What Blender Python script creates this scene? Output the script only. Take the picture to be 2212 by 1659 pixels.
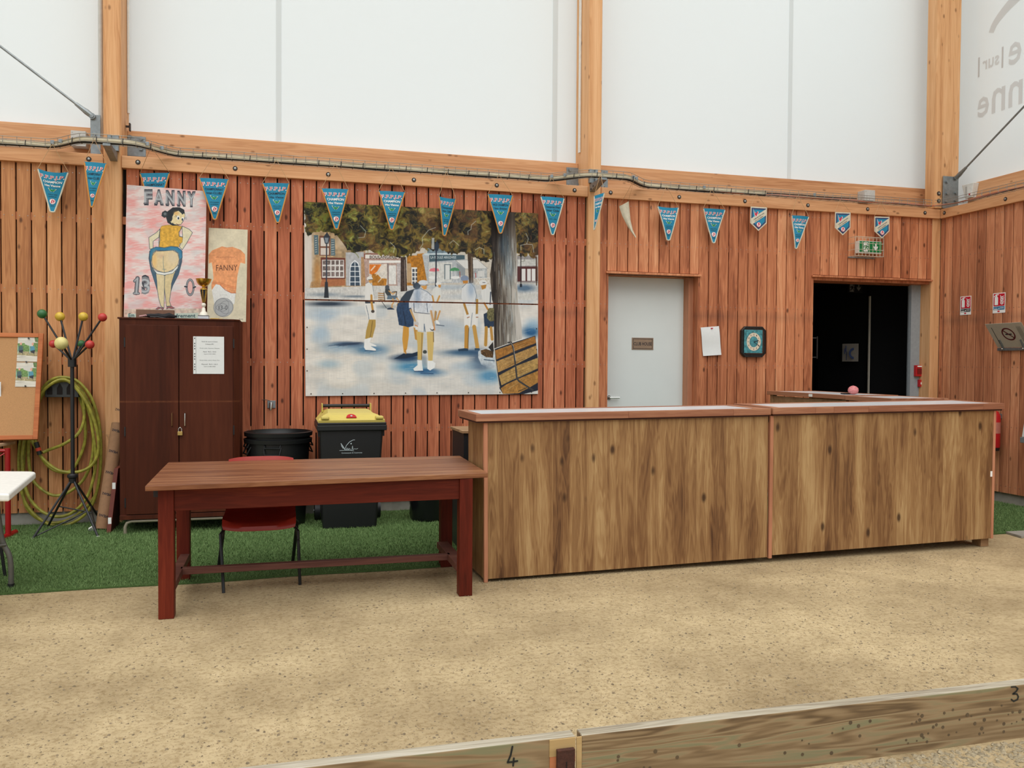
import bpy, bmesh, math, random
import numpy as np
from mathutils import Vector, Matrix
random.seed(7); NR = np.random.default_rng(11)
for o in list(bpy.data.objects): bpy.data.objects.remove(o)
C = bpy.context.scene.collection
def lin(c):
    return tuple(((x/255)/12.92 if x/255 <= .04045 else ((x/255+.055)/1.055)**2.4) for x in c)
# ---------------------------------------------------------------- camera
YAW, PITCH, ROLL = math.radians(15.22526), math.radians(-1.32021), math.radians(.3837)
FPX, CX, CY, CAMZ = 1820., 1106., 829.5, 1.48
cy, sy = math.cos(YAW), math.sin(YAW); cp, sp = math.cos(PITCH), math.sin(PITCH); cr, sr = math.cos(ROLL), math.sin(ROLL)
FW = Vector((sy*cp, cy*cp, sp)); R0 = Vector((cy, -sy, 0)); U0 = R0.cross(FW)
RT = cr*R0+sr*U0; UP = -sr*R0+cr*U0
cam = bpy.data.cameras.new('camera'); cam.lens = 36*FPX/2212; cam.sensor_width = 36; cam.sensor_fit = 'HORIZONTAL'; cam.clip_end = 200
co = bpy.data.objects.new('camera', cam); C.objects.link(co)
m = Matrix.Identity(4)
for i in range(3): m[i][0], m[i][1], m[i][2] = RT[i], UP[i], -FW[i]
m[2][3] = CAMZ; co.matrix_world = m
bpy.context.scene.camera = co
vs = bpy.context.scene.view_settings
bpy.context.scene.display_settings.display_device = 'sRGB'
vs.view_transform = 'Standard'; vs.look = 'None'; vs.gamma = 1; vs.use_curve_mapping = False; vs.exposure = 0.0
# ---------------------------------------------------------------- overcast daylight (the hall is lit through its translucent skin)
wd = bpy.data.worlds.new('overcast'); bpy.context.scene.world = wd; wd.use_nodes = True
nt = wd.node_tree; nt.nodes.clear()
wo = nt.nodes.new('ShaderNodeOutputWorld'); bg = nt.nodes.new('ShaderNodeBackground'); tc = nt.nodes.new('ShaderNodeTexCoord')
sx = nt.nodes.new('ShaderNodeSeparateXYZ'); rp = nt.nodes.new('ShaderNodeValToRGB')
nt.links.new(tc.outputs['Generated'], sx.inputs[0]); nt.links.new(sx.outputs['Z'], rp.inputs[0])
rp.color_ramp.elements[0].position = 0.0; rp.color_ramp.elements[0].color = (.54, .575, .59, 1)
rp.color_ramp.elements[1].position = 1.0; rp.color_ramp.elements[1].color = (.98, 1.0, 1.0, 1)
nt.links.new(rp.outputs[0], bg.inputs[0]); nt.links.new(bg.outputs[0], wo.inputs[0]); bg.inputs[1].default_value = 1.17
sun = bpy.data.lights.new('soft_daylight', 'SUN'); sun.energy = 1.9; sun.angle = math.radians(75); sun.color = (1, .985, .955)
so = bpy.data.objects.new('soft_daylight', sun); C.objects.link(so); so.rotation_euler = (math.radians(28), math.radians(-6), 0)

# ---------------------------------------------------------------- measuring helpers: a point where a line of sight meets a real plane
def ray(px, py): return RT*((px-CX)/FPX) - UP*((py-CY)/FPX) + FW
O = Vector((0, 0, CAMZ))
def W(px, py, Y): d = ray(px, py); return O+d*(Y/d.y)
def S(px, py, X): d = ray(px, py); return O+d*(X/d.x)
def G(px, py, z=0.): d = ray(px, py); return O+d*((z-CAMZ)/d.z)
# ---------------------------------------------------------------- materials
MATS = {}
def nn(t, k, **kw):
    n = t.nodes.new(k)
    for a, b in kw.items(): setattr(n, a, b)
    return n
def base(name, rough=.6, metal=0., spec=.5):
    m = bpy.data.materials.new(name); m.use_nodes = True; t = m.node_tree; b = t.nodes['Principled BSDF']
    b.inputs['Roughness'].default_value = rough; b.inputs['Metallic'].default_value = metal
    b.inputs['Specular IOR Level'].default_value = spec
    return m, t, b
def plain(name, c, rough=.6, metal=0., var=.06, scale=30., bump=0., spec=.5, rnd=0.):
    if name in MATS: return MATS[name]
    m, t, b = base(name, rough, metal, spec); c = lin(c)
    tc = nn(t, 'ShaderNodeTexCoord'); nz = nn(t, 'ShaderNodeTexNoise'); nz.inputs['Scale'].default_value = scale; nz.inputs['Detail'].default_value = 4
    t.links.new(tc.outputs['Object'], nz.inputs['Vector'])
    r = nn(t, 'ShaderNodeValToRGB'); r.color_ramp.elements[0].position = .3; r.color_ramp.elements[1].position = .7
    r.color_ramp.elements[0].color = tuple(x*(1-var) for x in c)+(1,); r.color_ramp.elements[1].color = tuple(min(1, x*(1+var)) for x in c)+(1,)
    t.links.new(nz.outputs[0], r.inputs[0]); out = r.outputs[0]
    t.links.new(out, b.inputs['Base Color'])
    if bump:
        bp = nn(t, 'ShaderNodeBump'); bp.inputs['Strength'].default_value = bump; bp.inputs['Distance'].default_value = .01
        t.links.new(nz.outputs[0], bp.inputs['Height']); t.links.new(bp.outputs[0], b.inputs['Normal'])
    MATS[name] = m; return m
def wood(name, cols, axis='Z', rough=.6, stretch=14., scale=9., knots=.5, rnd=.5, ring=.5, strips=0., tone_band=None, bump=.15, spec=.3, kscale=3.2, blotch=0., gain=1., sfac=.22, kr_=1.):
    """timber with grain along one axis, knots, and a tone that differs from piece to piece"""
    if name in MATS: return MATS[name]
    m, t, b = base(name, rough, 0, spec); L = t.links.new
    tc = nn(t, 'ShaderNodeTexCoord'); oi = nn(t, 'ShaderNodeObjectInfo')
    mulr = nn(t, 'ShaderNodeMath', operation='MULTIPLY'); mulr.inputs[1].default_value = 37.; L(oi.outputs['Random'], mulr.inputs[0])
    add = nn(t, 'ShaderNodeVectorMath', operation='ADD'); L(tc.outputs['Object'], add.inputs[0]); L(mulr.outputs[0], add.inputs[1])
    mp = nn(t, 'ShaderNodeMapping'); s = [scale]*3; s['XYZ'.index(axis)] = scale/stretch; mp.inputs['Scale'].default_value = s
    L(add.outputs[0], mp.inputs['Vector'])
    n1 = nn(t, 'ShaderNodeTexNoise'); n1.inputs['Scale'].default_value = 1.; n1.inputs['Detail'].default_value = 3; n1.inputs['Distortion'].default_value = .6; L(mp.outputs[0], n1.inputs['Vector'])
    # growth rings: sine of the low noise
    rm = nn(t, 'ShaderNodeMath', operation='MULTIPLY'); rm.inputs[1].default_value = 60.; L(n1.outputs[0], rm.inputs[0])
    sn = nn(t, 'ShaderNodeMath', operation='SINE'); L(rm.outputs[0], sn.inputs[0])
    fine = nn(t, 'ShaderNodeTexNoise'); fine.inputs['Scale'].default_value = 9.; fine.inputs['Detail'].default_value = 4; L(mp.outputs[0], fine.inputs['Vector'])
    a = nn(t, 'ShaderNodeMath', operation='MULTIPLY_ADD'); a.inputs[1].default_value = .09*ring; L(sn.outputs[0], a.inputs[0]); L(n1.outputs[0], a.inputs[2])
    a2 = nn(t, 'ShaderNodeMath', operation='MULTIPLY_ADD'); a2.inputs[1].default_value = .35; L(fine.outputs[0], a2.inputs[0]); L(a.outputs[0], a2.inputs[2])
    tone = a2.outputs[0]
    if rnd:
        rr = nn(t, 'ShaderNodeMath', operation='MULTIPLY_ADD'); rr.inputs[1].default_value = rnd; L(oi.outputs['Random'], rr.inputs[0]); L(tone, rr.inputs[2]); tone = rr.outputs[0]
    if strips:
        sp_ = nn(t, 'ShaderNodeSeparateXYZ'); L(tc.outputs['Object'], sp_.inputs[0])
        dv = nn(t, 'ShaderNodeMath', operation='DIVIDE'); dv.inputs[1].default_value = strips; L(sp_.outputs['X'], dv.inputs[0])
        fl = nn(t, 'ShaderNodeMath', operation='FLOOR'); L(dv.outputs[0], fl.inputs[0])
        wn = nn(t, 'ShaderNodeTexWhiteNoise', noise_dimensions='1D'); L(fl.outputs[0], wn.inputs['W'])
        sm = nn(t, 'ShaderNodeMath', operation='MULTIPLY_ADD'); sm.inputs[1].default_value = sfac; L(wn.outputs['Value'], sm.inputs[0]); L(tone, sm.inputs[2]); tone = sm.outputs[0]
    if blotch:
        mb = nn(t, 'ShaderNodeMapping'); bs = [5.]*3; bs['XYZ'.index(axis)] = 1.7; mb.inputs['Scale'].default_value = bs; L(add.outputs[0], mb.inputs['Vector'])
        nb = nn(t, 'ShaderNodeTexNoise'); nb.inputs['Scale'].default_value = 1.; nb.inputs['Detail'].default_value = 2; L(mb.outputs[0], nb.inputs['Vector'])
        mm = nn(t, 'ShaderNodeMath', operation='MULTIPLY_ADD'); mm.inputs[1].default_value = blotch; L(nb.outputs[0], mm.inputs[0]); L(tone, mm.inputs[2]); tone = mm.outputs[0]
    r = nn(t, 'ShaderNodeValToRGB'); L(tone, r.inputs[0])
    k = len(cols); lo = .5-.05+.5*blotch; hi = 1.0+rnd*.8+(.2 if strips else 0)+.5*blotch
    els = r.color_ramp.elements
    while len(els) < k: els.new(.5)
    for i, c in enumerate(cols): els[i].position = min(1., (lo-.05+(hi-lo)*i/(k-1))/2.); els[i].color = tuple(min(1., x_*gain) for x_ in lin(c))+(1,)
    half = nn(t, 'ShaderNodeMath', operation='MULTIPLY'); half.inputs[1].default_value = .5; L(tone, half.inputs[0]); L(half.outputs[0], r.inputs[0])
    col = r.outputs[0]
    if knots:
        mk = nn(t, 'ShaderNodeMapping'); ks = [kscale*2.0]*3; ks['XYZ'.index(axis)] = kscale; mk.inputs['Scale'].default_value = ks; L(add.outputs[0], mk.inputs['Vector'])
        vo = nn(t, 'ShaderNodeTexVoronoi'); vo.inputs['Scale'].default_value = 1.; vo.inputs['Randomness'].default_value = 1.; L(mk.outputs[0], vo.inputs['Vector'])
        sw = nn(t, 'ShaderNodeMath', operation='MULTIPLY_ADD'); sw.inputs[1].default_value = .05; L(fine.outputs[0], sw.inputs[0]); L(vo.outputs['Distance'], sw.inputs[2])
        kr = nn(t, 'ShaderNodeValToRGB'); kr.color_ramp.elements[0].position = .065*kr_; kr.color_ramp.elements[0].color = (1, 1, 1, 1); kr.color_ramp.elements[1].position = .13*kr_; kr.color_ramp.elements[1].color = (0, 0, 0, 1)
        L(sw.outputs[0], kr.inputs[0])
        kf = nn(t, 'ShaderNodeMath', operation='MULTIPLY'); kf.inputs[1].default_value = knots; L(kr.outputs[0], kf.inputs[0])
        mx = nn(t, 'ShaderNodeMix', data_type='RGBA'); L(kf.outputs[0], mx.inputs[0]); L(col, mx.inputs[6]); mx.inputs[7].default_value = tuple(x*.5 for x in lin(cols[0]))+(1,)
        col = mx.outputs[2]
    if tone_band:
        tone_band = tone_band if isinstance(tone_band, tuple) else (tone_band, .075, .42, (60, 55, 52), 2.2)  # a darker, noisy band at one height
        ge = nn(t, 'ShaderNodeNewGeometry'); sz = nn(t, 'ShaderNodeSeparateXYZ'); L(ge.outputs['Position'], sz.inputs[0])
        d = nn(t, 'ShaderNodeMath', operation='SUBTRACT'); d.inputs[1].default_value = tone_band[0]; L(sz.outputs['Z'], d.inputs[0])
        ab = nn(t, 'ShaderNodeMath', operation='ABSOLUTE'); L(d.outputs[0], ab.inputs[0])
        mr = nn(t, 'ShaderNodeMapRange'); mr.inputs[1].default_value = 0; mr.inputs[2].default_value = tone_band[1]; mr.inputs[3].default_value = tone_band[2]; mr.inputs[4].default_value = 0; L(ab.outputs[0], mr.inputs[0])
        xs = nn(t, 'ShaderNodeMapRange'); xs.inputs[1].default_value = tone_band[4]; xs.inputs[2].default_value = tone_band[4]+.4; L(sz.outputs['X'], xs.inputs[0])
        pn = nn(t, 'ShaderNodeTexNoise'); pn.inputs['Scale'].default_value = 3. if tone_band[4] > 0 else 26.; L(ge.outputs['Position'], pn.inputs['Vector'])
        q = nn(t, 'ShaderNodeMath', operation='MULTIPLY'); L(mr.outputs[0], q.inputs[0]); L(xs.outputs[0], q.inputs[1])
        q2 = nn(t, 'ShaderNodeMath', operation='MULTIPLY'); L(q.outputs[0], q2.inputs[0]); L(pn.outputs[0], q2.inputs[1])
        mx2 = nn(t, 'ShaderNodeMix', data_type='RGBA'); L(q2.outputs[0], mx2.inputs[0]); L(col, mx2.inputs[6]); mx2.inputs[7].default_value = lin(tone_band[3])+(1,); col = mx2.outputs[2]
    L(col, b.inputs['Base Color'])
    bp = nn(t, 'ShaderNodeBump'); bp.inputs['Strength'].default_value = bump; bp.inputs['Distance'].default_value = .004; L(a2.outputs[0], bp.inputs['Height']); L(bp.outputs[0], b.inputs['Normal'])
    MATS[name] = m; return m
def vcol(name, rough=.7, bump=.1):
    if name in MATS: return MATS[name]
    m, t, b = base(name, rough, 0, .3); a = nn(t, 'ShaderNodeVertexColor'); a.layer_name = 'paint'; t.links.new(a.outputs[0], b.inputs['Base Color'])
    nz = nn(t, 'ShaderNodeTexNoise'); nz.inputs['Scale'].default_value = 60; tc = nn(t, 'ShaderNodeTexCoord'); t.links.new(tc.outputs['Object'], nz.inputs['Vector'])
    bp = nn(t, 'ShaderNodeBump'); bp.inputs['Strength'].default_value = bump; bp.inputs['Distance'].default_value = .004; t.links.new(nz.outputs[0], bp.inputs['Height']); t.links.new(bp.outputs[0], b.inputs['Normal'])
    MATS[name] = m; return m
# ---------------------------------------------------------------- mesh builder
class MB:
    def __init__(s): s.v = []; s.f = []
    def add(s, vs_, fs_):
        n = len(s.v); s.v += [tuple(v) for v in vs_]; s.f += [tuple(i+n for i in f) for f in fs_]; return s
    def box(s, a, b, M=None):
        x0, y0, z0 = a; x1, y1, z1 = b
        v = [Vector(p) for p in ((x0, y0, z0), (x1, y0, z0), (x1, y1, z0), (x0, y1, z0), (x0, y0, z1), (x1, y0, z1), (x1, y1, z1), (x0, y1, z1))]
        if M: v = [M @ p for p in v]
        return s.add(v, [(0, 3, 2, 1), (4, 5, 6, 7), (0, 1, 5, 4), (1, 2, 6, 5), (2, 3, 7, 6), (3, 0, 4, 7)])
    def hexa(s, v): # 8 corners, bottom ring then top ring
        return s.add(v, [(0, 3, 2, 1), (4, 5, 6, 7), (0, 1, 5, 4), (1, 2, 6, 5), (2, 3, 7, 6), (3, 0, 4, 7)])
    def bar(s, p, q, w, h=None, up=(0, 0, 1)):
        p, q = Vector(p), Vector(q); d = (q-p).normalized(); u = Vector(up)
        if abs(d.dot(u)) > .98: u = Vector((0, 1, 0))
        a = d.cross(u).normalized(); b_ = a.cross(d).normalized(); h = h or w
        v = [e+a*(i*w/2)+b_*(j*h/2) for e in (p, q) for i, j in ((-1, -1), (1, -1), (1, 1), (-1, 1))]
        return s.hexa(v)
    def tube(s, pts, r, n=8, closed=False, cap=True):
        pts = [Vector(p) for p in pts]; k = len(pts); rs = r if isinstance(r, (list, tuple)) else [r]*k
        base_ = len(s.v); prev = None
        for i, p in enumerate(pts):
            if closed: d = pts[(i+1) % k]-pts[i-1]
            else: d = pts[min(i+1, k-1)]-pts[max(i-1, 0)]
            d = d.normalized() if d.length > 1e-9 else Vector((0, 0, 1))
            if prev is None:
                u = Vector((0, 0, 1)) if abs(d.z) < .9 else Vector((1, 0, 0)); a = d.cross(u).normalized()
            else: a = (prev-d*prev.dot(d)).normalized()
            prev = a; b_ = d.cross(a)
            for j in range(n):
                t = 2*math.pi*j/n; s.v.append(tuple(p+(a*math.cos(t)+b_*math.sin(t))*rs[i]))
        for i in range(k if closed else k-1):
            i2 = (i+1) % k
            for j in range(n):
                s.f.append((base_+i*n+j, base_+i*n+(j+1) % n, base_+i2*n+(j+1) % n, base_+i2*n+j))
        if cap and not closed:
            s.f.append(tuple(base_+j for j in reversed(range(n)))); s.f.append(tuple(base_+(k-1)*n+j for j in range(n)))
        return s
    def lathe(s, c, prof, n=24, axis=Vector((0, 0, 1)), cap=True):
        c = Vector(c); axis = Vector(axis).normalized(); u = Vector((1, 0, 0)) if abs(axis.x) < .9 else Vector((0, 1, 0))
        a = (u-axis*u.dot(axis)).normalized(); b_ = axis.cross(a); base_ = len(s.v)
        for r, h in prof:
            for j in range(n):
                t = 2*math.pi*j/n; s.v.append(tuple(c+axis*h+(a*math.cos(t)+b_*math.sin(t))*r))
        for i in range(len(prof)-1):
            for j in range(n): s.f.append((base_+i*n+j, base_+i*n+(j+1) % n, base_+(i+1)*n+(j+1) % n, base_+(i+1)*n+j))
        if cap:
            s.f.append(tuple(base_+j for j in reversed(range(n)))); s.f.append(tuple(base_+(len(prof)-1)*n+j for j in range(n)))
        return s
    def ball(s, c, r, n=16, k=10, sq=(1, 1, 1)):
        pr = [(max(1e-4, r*math.sin(math.pi*i/k)), -r*math.cos(math.pi*i/k)) for i in range(k+1)]
        q = MB().lathe((0, 0, 0), pr, n); c = Vector(c)
        return s.add([(c.x+v[0]*sq[0], c.y+v[1]*sq[1], c.z+v[2]*sq[2]) for v in q.v], q.f)
    def prism(s, pts, d): # planar polygon extruded by vector d
        pts = [Vector(p) for p in pts]; d = Vector(d); k = len(pts)
        return s.add(pts+[p+d for p in pts], [tuple(range(k)), tuple(range(2*k-1, k-1, -1))]+[(i, i+k, (i+1) % k+k, (i+1) % k) for i in range(k)])
def wloc(o):
    v = Vector((0, 0, 0))
    while o: v += o.location; o = o.parent
    return v
def obj(name, mb, mat, parent=None, smooth=False, bevel=0, local=False, seg=2):
    me = bpy.data.meshes.new(name); off = Vector((0, 0, 0)) if (local or not parent) else wloc(parent)
    me.from_pydata([(v[0]-off.x, v[1]-off.y, v[2]-off.z) for v in mb.v], [], mb.f)
    bm = bmesh.new(); bm.from_mesh(me); bmesh.ops.recalc_face_normals(bm, faces=bm.faces); bm.to_mesh(me); bm.free()
    if smooth:
        me.polygons.foreach_set('use_smooth', [True]*len(me.polygons))
        try: me.set_sharp_from_angle(angle=math.radians(40))
        except Exception: pass
    if mat: me.materials.append(mat)
    o = bpy.data.objects.new(name, me); C.objects.link(o)
    if parent: o.parent = parent
    if bevel:
        b = o.modifiers.new('bevel', 'BEVEL'); b.width = bevel; b.segments = seg; b.limit_method = 'ANGLE'; b.angle_limit = math.radians(50)
    return o
def thing(name, label, cat, loc=(0, 0, 0), group=None, kind=None):
    o = bpy.data.objects.new(name, None); C.objects.link(o); o.location = loc; o.empty_display_size = .1
    if label: o['label'] = label
    if cat: o['category'] = cat
    if group: o['group'] = group
    if kind: o['kind'] = kind
    return o
def tag(o, label, cat, group=None):
    o['label'] = label; o['category'] = cat
    if group: o['group'] = group
    return o
def struct(name, loc=(0, 0, 0)): return thing(name, None, None, loc, kind='structure')
def recenter(o):  # origin of a single-mesh thing to the middle of its foot
    me = o.data; co_ = [v.co for v in me.vertices]
    c = Vector(((min(v.x for v in co_)+max(v.x for v in co_))/2, (min(v.y for v in co_)+max(v.y for v in co_))/2, min(v.z for v in co_)))
    me.transform(Matrix.Translation(-c)); o.location = c; return o
# text as flat polygons
TX = {}
def text_tris(s, off=0.):
    k = (s, off)
    if k in TX: return TX[k]
    cu = bpy.data.curves.new('t', 'FONT'); cu.body = s; cu.size = 1; cu.align_x = 'CENTER'; cu.align_y = 'BOTTOM_BASELINE'; cu.offset = off; cu.resolution_u = 2
    ob = bpy.data.objects.new('t', cu); C.objects.link(ob); dg = bpy.context.evaluated_depsgraph_get()
    me = bpy.data.meshes.new_from_object(ob.evaluated_get(dg))
    v = [(p.co.x, p.co.y) for p in me.vertices]; f = [tuple(p.vertices) for p in me.polygons]
    bpy.data.objects.remove(ob); bpy.data.curves.remove(cu); bpy.data.meshes.remove(me)
    TX[k] = (v, f); return TX[k]
def text_to(mb, s, fn, width=None, height=1., off=0.):
    """adds lettering through fn(x, y) -> 3D; x centred, scaled to a width, cap height = height"""
    v, f = text_tris(s, off)
    if not v: return
    w = max(a[0] for a in v)-min(a[0] for a in v); cxx = (max(a[0] for a in v)+min(a[0] for a in v))/2
    sx_ = (width/w) if width else height/.7; sy_ = height/.7
    mb.add([fn((a-cxx)*sx_, b*sy_) for a, b in v], f)
# ---------------------------------------------------------------- colours
PK = dict(rnd=.42, scale=11, stretch=15, tone_band=2.03, knots=.85, bump=.2, ring=1.0, kscale=3.8, kr_=1.2)
M_plank = wood('larch_plank', [(112, 60, 38), (157, 94, 62), (184, 119, 82), (208, 150, 110)], 'Z', gain=1.30, **PK)
M_plankA = wood('larch_plank_tan', [(114, 68, 42), (152, 100, 62), (176, 123, 80), (196, 145, 102)], 'Z', gain=1.3, **PK)
M_plankB = wood('larch_plank_red', [(100, 48, 31), (142, 76, 50), (168, 97, 67), (192, 124, 90)], 'Z', gain=1.32, **PK)
M_plankR = wood('larch_plank_side', [(112, 66, 44), (144, 90, 62), (166, 110, 78), (190, 136, 100)], 'Z', gain=1.55, **PK)
M_beam = wood('spruce_beam', [(182, 124, 82), (214, 158, 112), (229, 178, 134)], 'X', rnd=.2, scale=12, stretch=22, knots=.8, ring=.9, kscale=5, kr_=1.35)
M_post = wood('spruce_post', [(190, 132, 84), (220, 166, 116), (233, 184, 136)], 'Z', rnd=.15, scale=12, stretch=22, knots=.8, ring=.9, kscale=4.5, kr_=1.35)
M_beamY = wood('spruce_beam_side', [(178, 122, 80), (208, 152, 106), (224, 172, 126)], 'Y', rnd=.2, scale=12, stretch=22, knots=.8, ring=.9, kscale=5, kr_=1.35)
M_lam = wood('oak_laminate', [(84, 54, 34), (128, 90, 56), (158, 120, 78), (184, 150, 104)], 'Z', rnd=.0, scale=15, stretch=13, knots=.9, strips=.1235, blotch=.5, bump=.03, rough=.45, kscale=3.2, ring=.8, gain=.94, sfac=.26, kr_=1.35)
M_trim = wood('bar_trim', [(118, 72, 50), (150, 98, 72), (180, 130, 98)], 'X', rnd=.25, scale=14, stretch=16, knots=.3, kscale=3)
M_trimZ = wood('bar_trim_upright', [(160, 104, 76), (188, 128, 96), (200, 142, 110)], 'Z', rnd=.2, scale=14, stretch=16, knots=.1)
M_mah = wood('red_varnish', [(62, 20, 11), (90, 32, 19), (116, 48, 28)], 'X', rnd=.1, scale=9, stretch=12, knots=0, rough=.5, spec=.15)
M_mahZ = wood('red_varnish_leg', [(66, 22, 12), (94, 32, 19), (118, 46, 28)], 'Z', rnd=.15, scale=9, stretch=12, knots=0, rough=.5, spec=.15)
M_ttop = wood('worn_table_top', [(88, 48, 30), (128, 80, 52), (160, 112, 76)], 'X', rnd=0, scale=10, stretch=14, knots=.3, rough=.4, kscale=2)
M_cab = wood('brown_varnished_cabinet', [(54, 24, 14), (74, 34, 20), (92, 46, 28)], 'Z', rnd=.15, scale=6, stretch=12, knots=0, rough=.5, ring=.2, spec=.15, tone_band=(1.142, .011, .75, (128, 76, 48), -9.))
M_oldw = wood('raw_lumber', [(120, 88, 58), (152, 118, 84), (172, 140, 104)], 'X', rnd=.1, scale=12, stretch=14, knots=.3)
M_curb = wood('weathered_plank', [(84, 66, 46), (122, 100, 72), (142, 120, 90), (122, 118, 88)], 'X', rnd=.1, scale=9, stretch=14, knots=.45, ring=2.0, kscale=2.6, bump=.35, blotch=.2, gain=1.12)
M_curbtop = wood('bleached_edge', [(128, 116, 98), (172, 162, 142), (192, 184, 168)], 'X', rnd=0, scale=16, stretch=20, knots=0, ring=1.)
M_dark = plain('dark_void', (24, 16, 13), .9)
M_conc = plain('concrete', (150, 146, 136), .9, var=.12, scale=12, bump=.3)
M_galv = plain('galvanised_steel', (140, 146, 148), .45, .7, var=.15, scale=25)
M_wire = plain('zinc_wire', (150, 146, 136), .4, .6)
M_cable = plain('beige_cable', (206, 196, 170), .6)
M_cableb = plain('black_cable', (38, 36, 36), .6)
M_cableo = plain('orange_cable', (200, 110, 78), .6)
M_white = plain('white_plastic', (232, 232, 226), .4)
M_lgrey = plain('light_grey_plastic', (196, 194, 188), .5)
M_blk = plain('black_steel', (24, 24, 26), .45)
M_bin = plain('black_plastic', (17, 18, 19), .45, var=.1)
M_yel = plain('yellow_plastic', (206, 186, 96), .45, var=.04)
M_red = plain('signal_red', (184, 22, 30), .4)
M_chr = plain('chrome', (200, 200, 196), .2, 1.)
M_bolt = plain('bolt_recess', (52, 40, 32), .7)
M_blue = plain('pennant_blue', (24, 132, 168), .7, var=.08, scale=20)
M_gold = plain('gold_fringe', (204, 140, 66), .7)
M_cream = plain('cream_fabric', (212, 204, 182), .8, var=.08)
M_navy = plain('navy_print', (46, 62, 104), .7)
M_pred = plain('red_print', (206, 44, 70), .7)
M_pwht = plain('white_print', (240, 240, 236), .7)
M_pblk = plain('black_print', (20, 26, 40), .7)
M_pgrn = plain('green_print', (20, 140, 70), .7)
M_cord = plain('tan_cord', (184, 148, 106), .8)
M_screw = plain('screw_head', (170, 160, 150), .4, .8)
M_door = plain('grey_door_paint', (222, 228, 226), .45, var=.02, scale=3)
# ================================================================ THE SETTING
YW = 8.40; XR = 7.575; PITCHW = .1215
# ---- ground
def sand_mat():
    m, t, b = base('compacted_sand', .95, 0, .1); L = t.links.new
    tc = nn(t, 'ShaderNodeTexCoord')
    def noise(sc, det=5, w=None):
        n = nn(t, 'ShaderNodeTexNoise'); n.inputs['Scale'].default_value = sc; n.inputs['Detail'].default_value = det; n.inputs['Roughness'].default_value = .65; L(tc.outputs['Object'], n.inputs['Vector']); return n
    n1, n2, n3 = noise(1.1, 4), noise(38, 6), noise(9, 4)
    r1 = nn(t, 'ShaderNodeValToRGB'); r1.color_ramp.elements[0].position = .3; r1.color_ramp.elements[1].position = .7
    r1.color_ramp.elements[0].color = lin((156, 136, 104))+(1,); r1.color_ramp.elements[1].color = lin((202, 181, 143))+(1,); L(n1.outputs[0], r1.inputs[0])
    r2 = nn(t, 'ShaderNodeValToRGB'); r2.color_ramp.elements[0].position = .36; r2.color_ramp.elements[0].color = (.76, .72, .66, 1); r2.color_ramp.elements[1].position = .52; r2.color_ramp.elements[1].color = (1.05, 1.05, 1.05, 1); L(n2.outputs[0], r2.inputs[0])
    r3 = nn(t, 'ShaderNodeValToRGB'); r3.color_ramp.elements[0].position = .3; r3.color_ramp.elements[0].color = (.86, .85, .82, 1); r3.color_ramp.elements[1].position = .65; r3.color_ramp.elements[1].color = (1, 1, 1, 1); L(n3.outputs[0], r3.inputs[0])
    m1 = nn(t, 'ShaderNodeMix', data_type='RGBA', blend_type='MULTIPLY'); m1.inputs[0].default_value = 1; L(r1.outputs[0], m1.inputs[6]); L(r2.outputs[0], m1.inputs[7])
    m2 = nn(t, 'ShaderNodeMix', data_type='RGBA', blend_type='MULTIPLY'); m2.inputs[0].default_value = 1; L(m1.outputs[2], m2.inputs[6]); L(r3.outputs[0], m2.inputs[7])
    L(m2.outputs[2], b.inputs['Base Color'])
    bp = nn(t, 'ShaderNodeBump'); bp.inputs['Strength'].default_value = .7; bp.inputs['Distance'].default_value = .012; L(n2.outputs[0], bp.inputs['Height']); L(bp.outputs[0], b.inputs['Normal'])
    return m
M_sand = sand_mat()
fl = obj('floor', MB().box((-30, -25, -.3), (16, YW+.25, 0)), M_sand); fl['kind'] = 'structure'
# loose grit on the sand: too small to pick apart
def grit(name, n, region, smin, smax, mat, power=2.2):
    vs_, fs_ = [], []
    for i in range(n):
        x, y = region(); s_ = smin+(smax-smin)*random.random()**power; a = random.random()*6.28
        ca, sa = math.cos(a)*s_, math.sin(a)*s_; h = s_*random.uniform(.35, .8); e = random.uniform(.6, 1)
        b0 = len(vs_)
        vs_ += [(x+ca, y+sa, -.001), (x-sa*e, y+ca*e, h*.3), (x-ca, y-sa, -.001), (x+sa*e, y-ca*e, h*.2), (x+ca*.3, y+sa*.3, h)]
        fs_ += [(b0, b0+1, b0+4), (b0+1, b0+2, b0+4), (b0+2, b0+3, b0+4), (b0+3, b0, b0+4)]
    mb = MB(); mb.v = vs_; mb.f = fs_; o = obj(name, mb, mat, fl); o['kind'] = 'stuff'; return o
M_peb = plain('sand_pebble', (158, 138, 106), .9, var=.35, scale=90)
M_pebd = plain('grey_pebble', (126, 110, 86), .9, var=.3, scale=90)
def reg_main():
    y = 2.75+3.3*random.random()**1.3; return random.uniform(-.36*y-.1, .95*y+.2), y
grit('sand_grains', 60000, reg_main, .0015, .0055, M_peb)
grit('pebbles', 10000, reg_main, .003, .010, M_pebd, 3)
def reg_counter():
    return random.uniform(1.2, 6.2), 5.48+random.gauss(0, .09)
grit('pebbles_by_counter', 2600, reg_counter, .003, .010, M_peb, 2)
def reg_front(): return random.uniform(.6, 3.4), 2.66-abs(random.gauss(0, .16))
grit('gravel', 3600, reg_front, .004, .017, plain('pale_gravel', (152, 138, 112), .9, var=.35, scale=60), 2)
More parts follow.
